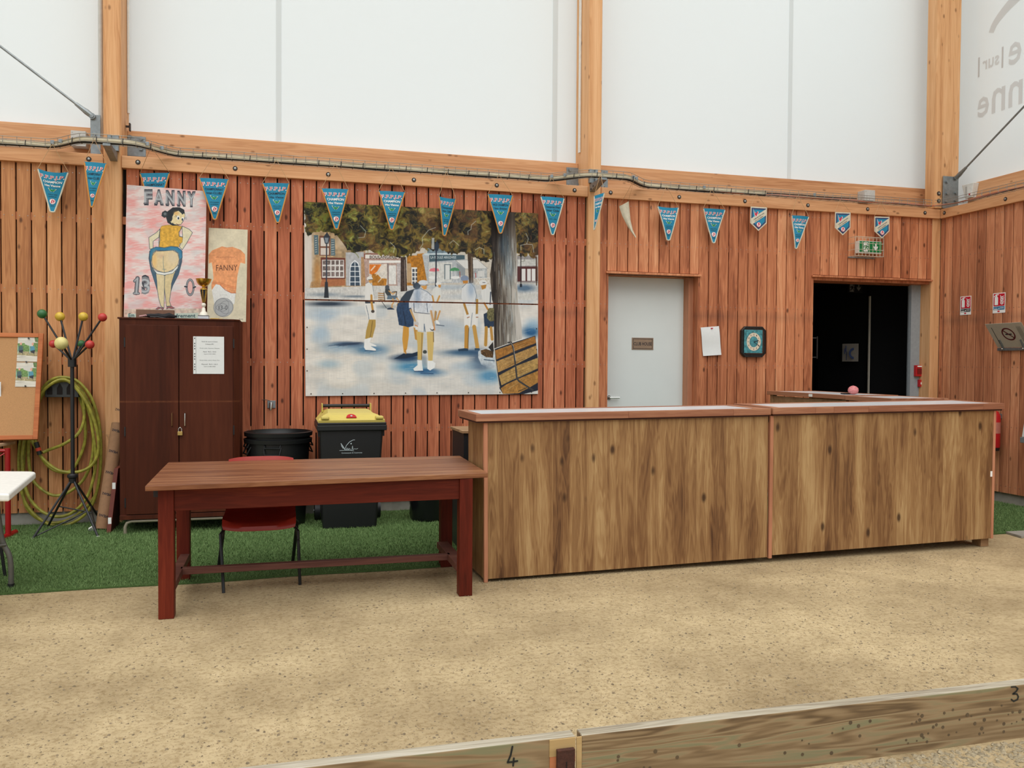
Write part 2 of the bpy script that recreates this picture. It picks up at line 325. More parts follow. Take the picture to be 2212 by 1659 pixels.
# ---- artificial grass carpet, edge slightly crooked
def gedge(x): return 5.99+.012*x+.02*math.sin(x*1.7)+.012*math.sin(x*5.1+1)
gp = [(-6, gedge(-6))]+[(x/10, gedge(x/10)) for x in range(-58, 76)]+[(XR, gedge(XR))]
gpoly = [(x, y, .004) for x, y in gp]+[(XR, YW+.02, .004), (-6, YW+.02, .004)]
M_grass = plain('green_turf', (78, 102, 58), .95, var=.3, scale=120, bump=.5, spec=.1)
turf = obj('turf_carpet', MB().prism([(x, y, .002) for x, y, z in gpoly], (0, 0, .010)), M_grass, fl); turf['label'] = 'green artificial grass carpet'
mb = MB(); N = 190000
gx = NR.uniform(-3.2, XR, N); gy = NR.uniform(0, 1, N)
for i in range(N):
    x = float(gx[i]); e = gedge(x); y = e+.004+(YW-e)*float(gy[i])
    if 1.9 < x < 6.2 and y > 6.9: continue
    if x < -.42*y+.1 and y > 6.2 and x < -.36*y-.35: continue
    a = random.random()*6.28; h = random.uniform(.010, .024); w = .0028; lx, ly = random.gauss(0, .008), random.gauss(0, .008)
    b0 = len(mb.v); mb.v += [(x-w*math.cos(a), y-w*math.sin(a), .011), (x+w*math.cos(a), y+w*math.sin(a), .011), (x+lx, y+ly, .011+h)]; mb.f.append((b0, b0+1, b0+2))
me = bpy.data.meshes.new('grass_blades'); me.from_pydata(mb.v, [], mb.f)
M_blade = plain('grass_blade', (108, 132, 82), .8, var=.35, scale=200, spec=.15); me.materials.append(M_blade)
gb = bpy.data.objects.new('grass_blades', me); C.objects.link(gb); gb.parent = turf; gb['kind'] = 'stuff'
slab = recenter(obj('concrete_slab', MB().prism([G(2172, 1153)+Vector((0, 0, .002)), Vector((7.55, G(2212, 1150).y+.02, .002)), Vector((7.55, G(2206, 1163).y-.02, .002)), G(2206, 1163)+Vector((0, 0, .002))], (0, 0, .018)), M_conc))
tag(slab, 'flat grey concrete slab set in the sand beyond the right end of the counter', 'slab')

# ---- back wall: concrete plinth, battens, planks one by one
wb = struct('wall_back', (2.5, YW, 0)); PZ0, PZ1 = .122, 3.27
def XP(px, py=600): return W(px, py, YW).x
D1L, D1R, D1T = XP(1311, 700), XP(1508, 700), 2.455
D2L, D2R, D2T = XP(1754.5, 700), XP(2010, 700), 2.50
P1L, P1R = -1.565, -1.415; P2L, P2R = 3.09, 3.235
XC = 7.50
def wallbox(mb, a, b): mb.box(a, b)
mb = MB(); y0, y1 = YW+.045, YW+.10
for a, b, z0, z1 in ((-6, D1L, PZ0, 3.36), (D1R, D2L, PZ0, 3.36), (D2R, XR+.1, PZ0, 3.36), (D1L, D1R, D1T, 3.36), (D2L, D2R, D2T, 3.36)): mb.box((a, y0, z0), (b, y1, z1))
obj('light_block_board', mb, M_dark, wb)  # dark board added to stop light leaking through the plank gaps
obj('plinth', MB().box((-6, YW+.03, -.01), (XR, YW+.2, PZ0+.01)), M_conc, wb)
BZ = [.84-.645, .84, 1.487, 2.13, 2.775]
for z in BZ:
    for a, b in ((-6, P1L), (P1R, P2L), (P2R, D1L) if z > D1T else (P2R, P2R+.03), (D1R, D2L), (D2R, XC)):
        obj('batten', MB().box((a, YW+.012, z-.035), (b, YW+.044, z+.035)), M_plank, wb)
    if z > D2T: obj('batten', MB().box((D1L, YW+.012, z-.035), (D1R, YW+.044, z+.035)), M_plank, wb); obj('batten', MB().box((D2L, YW+.012, z-.035), (D2R, YW+.044, z+.035)), M_plank, wb)
PM = {}; CURM = M_plank
def plank_mesh(w, h):
    k = (round(w, 3), round(h, 2), CURM.name)
    if k in PM: return PM[k]
    c = .003; t = .022; pr = [(-w/2+c, 0), (w/2-c, 0), (w/2, c), (w/2, t), (-w/2, t), (-w/2, c)]
    v = [(x, y, 0) for x, y in pr]+[(x, y, h) for x, y in pr]; n = 6
    f = [tuple(range(n))[::-1], tuple(range(n, 2*n))]+[(i, (i+1) % n, (i+1) % n+n, i+n) for i in range(n)]
    me = bpy.data.meshes.new('plank'); me.from_pydata(v, [], f); me.materials.append(CURM); PM[k] = me; return me
nails = MB()
def plank(wall, x, z0, z1, w, side=False):
    o = bpy.data.objects.new('plank', plank_mesh(w, z1-z0)); C.objects.link(o); o.parent = wall
    d = random.uniform(-.002, .002)
    if not side: o.location = Vector((x, YW+d, z0))-wall.location
    else: o.location = Vector((XR+d, x, z0))-wall.location; o.rotation_euler = (0, 0, math.radians(-90))
    for z in BZ+[3.18]:
        if z0 < z < z1:
            for s in (-.3, .3):
                if not side: nails.box((x+s*w-.0035, YW+d-.0015, z-.0035), (x+s*w+.0035, YW+d+.001, z+.0035))
                else: nails.box((XR+d-.0015, x+s*w-.0035, z-.0035), (XR+d+.001, x+s*w+.0035, z+.0035))
def run(wall, xa, xb, z0, z1, phase, gap=.011, side=False):
    x = phase-PITCHW*math.ceil((phase-xa)/PITCHW+1)
    while x < xb:
        l, r = max(x+gap/2, xa), min(x+PITCHW-gap/2, xb)
        if r-l > .018: plank(wall, (l+r)/2, z0, z1, r-l, side)
        x += PITCHW
CURM = M_plankA; run(wb, -5.5, P1L, PZ0, PZ1, XP(35.5)); CURM = M_plankB; run(wb, P1R+.015, P2L-.02, PZ0, PZ1, XP(570.5), .012)
CURM = M_plank; run(wb, P2R+.005, D1L, PZ0, PZ1, XP(1311), .009); run(wb, D1L, D1R, D1T+.03, PZ1, XP(1333), .009)
run(wb, D1R, D2L, PZ0, PZ1, XP(1530.5), .010); run(wb, D2L, D2R, D2T+.03, PZ1, XP(1771.5), .009)
o = obj('nail_heads', nails, M_screw, wb); o['kind'] = 'stuff'
# corner board right of the wide doorway
cb = recenter(obj('corner_post', MB().box((D2R, YW-.004, .12), (XR-.002, YW+.03, 3.25)), M_post, None, bevel=.004))
tag(cb, 'light timber corner post between the wide dark doorway and the right hand wall', 'post')
# right wall
wr = struct('wall_right', (XR, 6, 0)); BZl = BZ
obj('light_block_board', MB().box((XR+.045, 3.0, PZ0), (XR+.1, YW, 3.36)), M_dark, wr)  # added dark sheet, blocks light between the side planks
obj('plinth', MB().box((XR+.03, 3.0, -.01), (XR+.2, YW, PZ0+.01)), M_conc, wr)
for z in BZ: obj('batten', MB().box((XR+.012, 3.0, z-.035), (XR+.044, YW-.02, z+.035)), M_plank, wr)
CURM = M_plankR; nails = MB(); ph = S(2127.9, 600, XR).y; run(wr, 3.2, YW-.006, PZ0, PZ1, ph, .010, side=True)
o = obj('nail_heads', nails, M_screw, wr); o['kind'] = 'stuff'
# ---- posts, beams, rails
def single(name, mb, mat, label, cat, group=None, **k):
    o = obj(name, mb, mat, None, **k); recenter(o); return tag(o, label, cat, group)
YF, YM = 8.36, 8.76
def post(x0, x1, label, y0=YF, y1=YM):
    c = .012
    pts = [(x0+c, y0, 0), (x1-c, y0, 0), (x1, y0+c, 0), (x1, y1, 0), (x0, y1, 0), (x0, y0+c, 0)]
    return single('timber_post', MB().prism([(a, b, .0) for a, b, _ in pts], (0, 0, 9.2)), M_post, label, 'post')
p1 = post(P1L, P1R, 'tall pale timber post left of the painted woman board')
p2 = post(P2L, P2R, 'tall pale timber post just left of the grey door')
p3 = single('timber_post', MB().box((7.46, 8.38, 3.37), (7.80, 8.54, 9.2)), M_post, 'wide pale timber post standing in the right hand corner above the planks', 'post', bevel=.008)
rails = [(-6, P1L-.002, 'timber rail above the planks at the far left, under the cable tray'), (P1R+.002, P2L-.002, 'long timber rail above the big painting, under the cable tray'), (P2R+.002, XC+.03, 'timber rail above the grey door and dark doorway')]
rail_bolts = [[192], [298, 508, 709, 894, 1073, 1241], [1319, 1467, 1609, 1745, 1874, 1998]]
RZ0, RZ1 = 3.245, 3.355
M_bolthd = plain('bolt_steel', (170, 172, 170), .35, .8)
for (a, b, lb), bl in zip(rails, rail_bolts):
    t = thing('timber_rail', lb, 'rail', ((a+b)/2, YF, RZ0))
    obj('rail_board', MB().box((a, YF, RZ0), (b, YW+.12, RZ1)), M_beam, t, bevel=.004)
    for px in bl:
        c = W(px, 345+.0605*px, YF-.0); c.z = RZ0+.058
        o = obj('bolt', MB().lathe(c, [(.022, .003), (.022, -.002), (.012, -.002)], 14, (0, -1, 0)), M_bolt, t)
        obj('bolt_head', MB().lathe(c, [(.011, .001), (.011, .008), (.006, .010)], 8, (0, -1, 0)), M_bolthd, o)
t = thing('timber_rail', 'timber rail above the planks of the right hand wall', 'rail', (XC, 6, RZ0))
obj('rail_board', MB().hexa([(XC+.03, YF+.002, RZ0), (XC+.03, 3, RZ0), (XR+.12, 3, RZ0), (XR+.12, YF+.002, RZ0), (XC+.03, YF+.002, RZ1), (XC+.03, 3, RZ1), (XR+.12, 3, RZ1), (XR+.12, YF+.002, RZ1)]), M_beamY, t, bevel=.004)
for px, py in ((2040, 462), (2172, 432.5)):
    c = S(px, py, XC+.03); c.z = RZ0+.058
    o = obj('bolt', MB().lathe(c, [(.022, .003), (.022, -.002), (.012, -.002)], 14, (-1, 0, 0)), M_bolt, t)
    obj('bolt_head', MB().lathe(c, [(.011, .001), (.011, .008), (.006, .010)], 8, (-1, 0, 0)), M_bolthd, o)
BT = 3.665
for a, b, lb in ((-6, P1L-.002, 'deep horizontal timber beam at the far left under the white membrane'), (P1R+.002, P2L-.002, 'deep horizontal timber beam above the big painting under the white membrane'), (P2R+.002, 7.80, 'deep horizontal timber beam above the grey door under the white membrane')):
    single('timber_beam', MB().box((a, 8.68, 3.30), (b, 8.75, BT)), M_beam, lb, 'beam', bevel=.004)
single('timber_beam', MB().box((7.92, 3.0, 3.30), (7.99, 8.36, BT+.01)), M_beamY, 'deep timber beam over the right hand wall below the lettered membrane', 'beam', bevel=.004)
# ---- translucent membrane walls above
def membrane_mat(name, c):
    m = bpy.data.materials.new(name); m.use_nodes = True; t = m.node_tree; t.nodes.clear(); L = t.links.new
    o = nn(t, 'ShaderNodeOutputMaterial'); mx = nn(t, 'ShaderNodeMixShader'); d = nn(t, 'ShaderNodeBsdfDiffuse'); tr = nn(t, 'ShaderNodeBsdfTranslucent')
    tc = nn(t, 'ShaderNodeTexCoord'); nz = nn(t, 'ShaderNodeTexNoise'); nz.inputs['Scale'].default_value = .5; L(tc.outputs['Object'], nz.inputs['Vector'])
    r = nn(t, 'ShaderNodeValToRGB'); r.color_ramp.elements[0].color = tuple(x*.985 for x in c)+(1,); r.color_ramp.elements[1].color = c+(1,); L(nz.outputs[0], r.inputs[0])
    L(r.outputs[0], d.inputs[0]); L(r.outputs[0], tr.inputs[0]); mx.inputs[0].default_value = .42; L(d.outputs[0], mx.inputs[1]); L(tr.outputs[0], mx.inputs[2]); L(mx.outputs[0], o.inputs[0]); return m
M_mem = membrane_mat('white_membrane', (.965, .995, 1.)); M_seam = membrane_mat('membrane_seam', (.905, .935, .94)); M_memprint = membrane_mat('membrane_print', (.82, .81, .80))
wu = struct('wall_upper_back', (2, 8.77, 3.3))
obj('membrane_sheet', MB().box((-9, 8.775, 3.3), (8.02, 8.777, 9.2)), M_mem, wu)
for px, w in ((602, .05), (1199, .055), (1708, .05)):
    c = W(px, 150, 8.77); obj('seam', MB().box((c.x-w/2, 8.770, 3.3), (c.x+w/2, 8.7745, 9.2)), M_seam, wu)
wu2 = struct('wall_upper_right', (8.0, 6, 3.3))
obj('membrane_sheet', MB().box((8.004, 2.0, 3.3), (8.006, 8.8, 9.2)), M_mem, wu2)
# mirrored print showing through from outside
def on_right(px0, py0, ax=8.001):
    return S(px0, py0, ax)
def rtext(s, pxl, pyb, pxr, pyt, off=.012):
    a = S(pxl, pyb, 8.001); b = S(pxr, pyb, 8.001); top = S(pxl, pyt, 8.001)
    wd_ = abs(a.y-b.y); cyy = (a.y+b.y)/2; mb = MB()
    text_to(mb, s, lambda x, y: (8.001, cyy+x, a.z+y), wd_, top.z-a.z, off)
    o = obj('lettering', mb, M_memprint, wu2)
rtext('e', 2178, 142, 2206, 74); rtext('e', 2111, 255, 2136, 193); rtext('nn', 2142, 245, 2208, 170); rtext('sur', 2122, 152, 2158, 124, .02)
for px, y0_, y1_ in ((2115, 124, 166), (2166, 101, 146)):
    a = S(px, y0_, 8.001); b = S(px, y1_, 8.001); obj('lettering', MB().box((8.0005, a.y-.012, b.z), (8.0015, a.y+.012, a.z)), M_memprint, wu2)
arc = []
for k in range(13):
    u = k/12; px = 2143+75*u; py = 70-95*u**.72
    arc.append((px, py))
mb = MB(); L_, R_ = [], []
for k, (px, py) in enumerate(arc):
    a = S(px-2, py, 8.001); w = .07+.01*k; L_.append((8.001, a.y+w*.5, a.z+w*.2)); R_.append((8.001, a.y-w*.5, a.z-w*.25))
mb.add(L_+R_, [(i, i+1, 13+i+1, 13+i) for i in range(12)]); obj('lettering', mb, M_memprint, wu2)
# ---- door 1: grey club house door in a timber reveal
d1 = struct('door_1', ((D1L+D1R)/2, YW, 0)); YD = 8.62
XD = W(1476, 700, YD).x
leaf = obj('door_leaf', MB().box((D1L+.02, YD, .25), (XD, YD+.045, W(1400, 600, YD).z)), M_door, d1, bevel=.002)
zt = W(1400, 600, YD).z
fr = MB().box((D1L-.06, YD-.02, .1), (D1L+.02, YD+.1, zt+.06)).box((XD, YD-.02, .1), (D1R+.005, YD+.1, zt+.06)).box((D1L-.02, YD-.02, zt), (D1R, YD+.1, zt+.1))
obj('door_frame', fr, wood('door_lining', [(150, 96, 64), (184, 126, 90), (200, 144, 106)], 'Z', rnd=.3, scale=10, knots=.3), d1)
obj('reveal_board', MB().box((D1R-.012, YW-.01, .12), (D1R+.008, YD, D1T)), M_plank, d1)
obj('reveal_board', MB().box((D1L-.008, YW+.0, .12), (D1L+.012, YD, D1T)), M_plank, d1)
obj('head_board', MB().box((D1L-.02, YW-.03, D1T), (D1R+.02, YD, D1T+.022)), M_plank, d1, bevel=.003)
obj('shut_lining', MB().box((XD, YD-.12, .12), (XD+.07, YD-.02, zt+.02)), M_trimZ, d1)
obj('door_sill', MB().box((D1L, YW, .1), (D1R, YD+.2, .25)), M_conc, d1)
hc = W(1318, 859, YD-.04)
obj('door_handle', MB().tube([hc+Vector((0, .04, 0)), hc, hc+Vector((.11, 0, 0))], .009, 8).lathe(hc+Vector((0, .04, 0)), [(.024, 0), (.024, .008)], 14, (0, -1, 0)), M_chr, leaf, smooth=True)
a = W(1365, 755, YD-.006); b = W(1411.5, 730, YD-.006); xm = (a.x+b.x)/2
np_ = obj('name_plate', MB().box((a.x, YD-.006, a.z), (b.x, YD, b.z)), plain('bronze_plate', (150, 126, 104), .5, .2), leaf)
w_ = b.x-a.x; h_ = b.z-a.z; mb = MB()
for x0, x1, z0, z1 in ((.05, .95, .08, .11), (.05, .95, .89, .92), (.05, .065, .08, .92), (.935, .95, .08, .92)): mb.box((a.x+w_*x0, YD-.0075, a.z+h_*z0), (a.x+w_*x1, YD-.006, a.z+h_*z1))
text_to(mb, 'CLUB HOUSE', lambda x, y: (xm+x, YD-.0072, a.z+h_*.36+y), w_*.84, h_*.27, .01); np2 = obj('plate_lettering', mb, M_pblk, leaf)
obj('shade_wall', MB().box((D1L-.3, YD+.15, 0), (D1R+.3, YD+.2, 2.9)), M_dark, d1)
# ---- doorway 2: wide dark opening with black doors inside
d2 = struct('door_2', ((D2L+D2R)/2, YW, 0))
obj('head_board', MB().box((D2L-.02, YW-.03, D2T), (D2R, YW+.28, D2T+.022)), M_plank, d2, bevel=.003)
obj('soffit', MB().box((D2L, YW+.02, D2T-.03), (D2R, YW+.3, D2T)), M_plank, d2)
obj('reveal_board', MB().box((D2L-.008, YW, .12), (D2L+.008, YW+.28, D2T)), M_plank, d2)
obj('reveal_post', MB().box((D2R-.01, YW-.002, .12), (D2R, YW+.16, D2T)), M_post, d2)
M_pale = plain('pale_grey_wall', (150, 156, 160), .7); M_black = plain('black_door', (12, 12, 13), .75, spec=.15); M_dgrey = plain('shade_toned_wall', (52, 52, 50), .8)  # inner walls coloured dark to paint the unlit room
YI = 9.45
xr = W(1973, 700, YW+.35).x
obj('inner_wall', MB().box((D2R-.14, YW+.16, 0), (D2R+.3, YW+.2, 2.6)), M_pale, d2)
obj('inner_wall', MB().box((W(1973, 700, YW+.2).x, YW+.2, 0), (D2R+.4, YW+.3, 2.6)), M_pale, d2)
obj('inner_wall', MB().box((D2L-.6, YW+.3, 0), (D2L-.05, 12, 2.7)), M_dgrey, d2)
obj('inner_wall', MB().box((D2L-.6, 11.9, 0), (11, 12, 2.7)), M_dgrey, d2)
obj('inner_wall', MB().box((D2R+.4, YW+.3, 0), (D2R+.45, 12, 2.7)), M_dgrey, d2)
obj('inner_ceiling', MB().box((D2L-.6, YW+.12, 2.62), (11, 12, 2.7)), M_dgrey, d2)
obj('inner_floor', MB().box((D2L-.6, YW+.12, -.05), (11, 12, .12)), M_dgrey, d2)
def leafpoly(pxs, Y0, Y1, ptop0, ptop1, nm, mat):
    A_, B_ = W(pxs[0], ptop0, Y0), W(pxs[1], ptop1, Y1)
    mb = MB().prism([(A_.x, A_.y, .13), (B_.x, B_.y, .13), (B_.x, B_.y, B_.z), (A_.x, A_.y, A_.z)], (.0, .045, 0)); return obj(nm, mb, mat, d2)
l1 = leafpoly((1770, 1875), 10.1, 9.45, 630, 618, 'door_leaf', M_black)
l2 = leafpoly((1879, 1974), 9.4, 9.0, 617, 612.5, 'door_leaf', M_black)
obj('inner_wall', MB().box((D2L-.6, 10.15, 0), (D2L+.75, 10.2, 2.7)), M_dgrey, d2)
e0 = W(1878.5, 640, 9.38); e1 = W(1873, 850, 9.38)
obj('door_edge', MB().box((e0.x-.012, 9.36, .13), (e0.x+.006, 9.38, e0.z)), plain('pale_door_edge', (205, 196, 180), .5), d2)
def quad_on(a, b, zt_, zb, y_off, nm, mat, parent, col=None):
    return obj(nm, MB().prism([(a.x, a.y-y_off, zb), (b.x, b.y-y_off, zb), (b.x, b.y-y_off, zt_), (a.x, a.y-y_off, zt_)], (0, -.004, 0)), mat, parent)
na, nb = W(1816.5, 745, 9.72), W(1851, 745, 9.50)
zt_, zb = W(1834, 743, 9.7).z, W(1834, 781, 9.7).z
M_dimp = plain('shaded_notice_paper', (150, 142, 132), .7)  # paper greyed, the darkness of the interior is in its colour
pn = quad_on(na, nb, zt_, zb, .03, 'notice', M_dimp, l1)
mb = MB(); cc = (na*.3+nb*.7); rr_ = .075
for k in range(20):
    a0, a1 = 2*math.pi*k/20, 2*math.pi*(k+1)/20
    def pt(r, a_): return (cc.x+r*math.cos(a_), cc.y-.037-.25*r*math.cos(a_)*0, (zt_*.45+zb*.55)+r*math.sin(a_))
    mb.add([pt(rr_, a0), pt(rr_, a1), pt(rr_*.6, a1), pt(rr_*.6, a0)], [(0, 1, 2, 3)])
hx = na*.75+nb*.25
for dx, dz, l in ((-.03, .02, .07), (-.01, .05, .08), (.015, .05, .07), (.03, .03, .06), (0, -.06, .11)): mb.box((hx.x+dx-.006, hx.y-.04, zb+.08+dz), (hx.x+dx+.006, hx.y-.038, zb+.08+dz+l))
obj('notice_print', mb, M_navy, l1)
# hanging exit sign inside, body and print darkened to paint the shade it hangs in
c = W(1848, 620, 8.95); xs_ = thing('exit_sign', 'unlit dark exit sign hanging inside the wide dark doorway', 'sign', (c.x, c.y, c.z-.06))
obj('sign_body', MB().box((c.x-.1, c.y, c.z-.07), (c.x+.1, c.y+.03, c.z+.05)), M_black, xs_)
obj('hanger', MB().box((c.x-.01, c.y+.01, c.z+.05), (c.x+.01, c.y+.02, 2.63)), M_black, xs_)
def running(mb, ox, oz, s, Y, arrow_at=None):
    """white running man in a doorway"""
    mb.box((ox-.32*s, Y, oz-.5*s), (ox+.3*s, Y+.001, oz+.5*s))
def man(mb, ox, oz, s, Y):
    P_ = lambda x, z: (ox+x*s, Y, oz+z*s)
    for poly in ([(-.1, .12), (.12, .2), (.16, .06), (.02, -.14), (-.14, -.06)], [(.0, .2), (-.26, .12), (-.3, -.05), (-.24, -.06), (-.2, .06), (0, .12)], [(.1, .16), (.3, .02), (.42, .08), (.42, .02), (.28, -.05), (.08, .08)], [(0, -.1), (.14, -.22), (.24, -.46), (.3, -.46), (.2, -.16), (.1, -.04)], [(-.12, -.06), (-.16, -.24), (-.42, -.26), (-.42, -.34), (-.08, -.32), (-.02, -.12)]):
        mb.add([P_(*p) for p in poly], [tuple(range(len(poly)))])
    mb.add([P_(.16+.08*math.cos(t*math.pi/5), .33+.08*math.sin(t*math.pi/5)) for t in range(10)], [tuple(range(10))])
def arrow(mb, ox, oz, s, Y):
    pl = [(-.1, .45), (.1, .45), (.1, .0), (.3, .18), (.3, -.05), (0, -.42), (-.3, -.05), (-.3, .18), (-.1, 0)]
    mb.add([(ox+x*s, Y, oz+z*s) for x, z in pl], [tuple(range(9))])
M_dimw = plain('shaded_white_print', (90, 92, 88), .7)
mb = MB(); running(mb, c.x-.05, c.z-.01, .10, c.y-.002); arrow(mb, c.x+.045, c.z-.01, .09, c.y-.002); obj('pictogram', mb, M_dimw, xs_)
mb = MB(); man(mb, c.x-.05, c.z-.01, .10, c.y-.004); obj('pictogram', mb, M_black, xs_)
# things on the pale strip of wall in the doorway
def wallbox_px(px0, py0, px1, py1, Y, d): a = W(px0, py1, Y); b = W(px1, py0, Y); return (a.x, Y-d, a.z), (b.x, Y, b.z)
Yp = YW+.2
a, b = wallbox_px(1973.5, 789, 1990.5, 813, YW+.16, .04)
t = thing('fire_alarm_point', 'upper red alarm call box on the pale wall inside the wide doorway', 'alarm', ((a[0]+b[0])/2, a[1], a[2]))
obj('case', MB().box((a[0], a[1], a[2]), (b[0]+.01, b[1], b[2])), M_red, t, bevel=.004); obj('press_plate', MB().box((a[0]+.018, a[1]-.004, a[2]+.03), (b[0]-.018, a[1], b[2]-.04)), plain('dark_red', (120, 14, 20), .5), t); obj('name_strip', MB().box((a[0]+.018, a[1]-.004, b[2]-.022), (b[0]-.018, a[1], b[2]-.006)), M_white, t)
a, b = wallbox_px(1981.5, 820, 1990.5, 835.5, YW+.16, .04)
t = thing('fire_alarm_point', 'lower small red alarm box with white strip inside the wide doorway', 'alarm', ((a[0]+b[0])/2, a[1], a[2]))
obj('case', MB().box((a[0], a[1], a[2]), (b[0]+.01, b[1], b[2])), M_red, t, bevel=.004); obj('name_strip', MB().box((a[0]+.012, a[1]-.004, a[2]+.03), (b[0]-.004, a[1], a[2]+.055)), M_white, t)
a, b = wallbox_px(1983, 845, 1990.5, 857, YW+.16, .03)
t = thing('power_socket', 'grey power socket below the red alarm boxes in the wide doorway', 'socket', ((a[0]+b[0])/2, a[1], a[2]))
obj('case', MB().box((a[0]+.03, a[1], a[2]), (b[0]+.03, b[1], b[2])), plain('mid_grey_plastic', (120, 124, 126), .5), t, bevel=.004); obj('flap', MB().lathe((a[0]+.06, a[1], (a[2]+b[2])/2), [(.022, 0), (.022, .008)], 12, (0, -1, 0)), M_lgrey, t)
c0 = W(1760, 750, YW+.32); t = thing('pull_handle', 'tall grey pull handle at the left inside the wide dark doorway', 'handle', (c0.x, c0.y, W(1760, 775, c0.y).z))
z0_, z1_ = W(1760, 775, c0.y).z, W(1760, 727, c0.y).z
obj('grip', MB().box((c0.x-.006, c0.y-.05, z0_), (c0.x+.006, c0.y-.035, z1_)), plain('shaded_grey', (44, 44, 43), .6), t);  # handle colour darkened to paint in the doorway's shade
for z in (z0_+.01, z1_-.025): obj('mount', MB().box((D2L-.04, c0.y-.04, z), (c0.x, c0.y+.0, z+.015)), MATS['shaded_grey'], t)
# ================================================================ PAINTED BOARDS (hand-painted pictures, built as colour on flat boards)
def vnoise(h, w, cell, seed, cellx=None):
    r = np.random.default_rng(seed); cx_ = cellx or cell
    gh, gw = int(h/cell)+3, int(w/cx_)+3; g = r.random((gh, gw))
    y = np.arange(h)/cell; x = np.arange(w)/cx_; yi = y.astype(int); xi = x.astype(int); fy = (y-yi)[:, None]; fx = (x-xi)[None, :]
    fy = fy*fy*(3-2*fy); fx = fx*fx*(3-2*fx)
    return (g[yi][:, xi]*(1-fy)*(1-fx)+g[yi+1][:, xi]*fy*(1-fx)+g[yi][:, xi+1]*(1-fy)*fx+g[yi+1][:, xi+1]*fy*fx)
class Canvas:
    def __init__(s, x0, y0, x1, y1, k=2.): s.x0, s.y0, s.k = x0, y0, k; s.w, s.h = int((x1-x0)*k), int((y1-y0)*k); s.a = np.zeros((s.h, s.w, 3)); s.fn = lambda p: p
    def P(s, pts): return [((s.fn(p)[0]-s.x0)*s.k, (s.fn(p)[1]-s.y0)*s.k) for p in pts]
    def _box(s, q, pad):
        xs = [p[0] for p in q]; ys = [p[1] for p in q]
        return max(0, int(min(xs)-pad)), min(s.w, int(max(xs)+pad)+2), max(0, int(min(ys)-pad)), min(s.h, int(max(ys)+pad)+2)
    def _mix(s, bx, m, col):
        a0, a1, b0, b1 = bx; c = np.array(col, float)
        if c.ndim == 3: c = c[b0:b1, a0:a1]
        s.a[b0:b1, a0:a1] = s.a[b0:b1, a0:a1]*(1-m[..., None])+c*m[..., None]
    def inside(s, q, bx, sub=2):
        a0, a1, b0, b1 = bx; acc = np.zeros((b1-b0, a1-a0))
        for sy_ in range(sub):
            for sx_ in range(sub):
                Y, X = np.mgrid[b0:b1, a0:a1]; X = X+(sx_+.5)/sub; Y = Y+(sy_+.5)/sub; c = np.zeros(X.shape, bool); n = len(q)
                for i in range(n):
                    (xa, ya), (xb, yb) = q[i], q[(i+1) % n]
                    if ya == yb: continue
                    c ^= ((ya > Y) != (yb > Y)) & (X < (xb-xa)*(Y-ya)/(yb-ya)+xa)
                acc += c
        return acc/(sub*sub)
    def poly(s, pts, col, al=1., tex=0., seed=1, cell=4):
        q = s.P(pts); bx = s._box(q, 1)
        if bx[1] <= bx[0] or bx[3] <= bx[2]: return s
        m = s.inside(q, bx)*al
        if tex:
            n = vnoise(s.h, s.w, cell, seed); n2 = vnoise(s.h, s.w, cell*2.5, seed+7, cell*1.5)
            col = np.clip(np.array(col, float)[None, None, :]*(1+tex*(n+n2-1.)[..., None]), 0, 255)
        s._mix(bx, m, col); return s
    def line(s, pts, w, col, al=1.):
        q = s.P(pts); w2 = w*s.k/2; bx = s._box(q, w2+1); a0, a1, b0, b1 = bx
        if a1 <= a0 or b1 <= b0: return s
        Y, X = np.mgrid[b0:b1, a0:a1]; X = X+.5; Y = Y+.5; d = np.full(X.shape, 1e9)
        for (xa, ya), (xb, yb) in zip(q[:-1], q[1:]):
            dx, dy = xb-xa, yb-ya; L = dx*dx+dy*dy+1e-9; t = np.clip(((X-xa)*dx+(Y-ya)*dy)/L, 0, 1)
            d = np.minimum(d, np.hypot(X-xa-t*dx, Y-ya-t*dy))
        s._mix(bx, np.clip(w2-d+.5, 0, 1)*al, col); return s
    def ell(s, cx_, cy_, rx, ry, col, al=1., soft=0., n=28):
        if soft:
            x, y = s.P([(cx_, cy_)])[0]; f = s.fn; e = s.P([(cx_+rx, cy_+ry)])[0]; RX, RY = abs(e[0]-x), abs(e[1]-y)
            bx = max(0, int(x-RX*1.6)), min(s.w, int(x+RX*1.6)+1), max(0, int(y-RY*1.6)), min(s.h, int(y+RY*1.6)+1); a0, a1, b0, b1 = bx
            if a1 <= a0 or b1 <= b0: return s
            Y, X = np.mgrid[b0:b1, a0:a1]; r = np.hypot((X-x)/RX, (Y-y)/RY); s._mix(bx, np.clip((1.5-r)/1.1, 0, 1)**1.5*al, col); return s
        return s.poly([(cx_+rx*math.cos(2*math.pi*i/n), cy_+ry*math.sin(2*math.pi*i/n)) for i in range(n)], col, al)
    def out(s, pts, w, col, close=True): return s.line(list(pts)+([pts[0]] if close else []), w, col)
    def text(s, tx, cx_, by, width, h, col, off=0., sh=0., rot=0.):
        v, f = text_tris(tx, off); x0 = min(a[0] for a in v); x1 = max(a[0] for a in v); mx_ = (x0+x1)/2
        for fa in f:
            s.poly([(cx_+(v[i][0]-mx_)*width/(x1-x0), by-v[i][1]*h/.7+rot*(v[i][0]-mx_)*width/(x1-x0)) for i in fa], col)
        return s
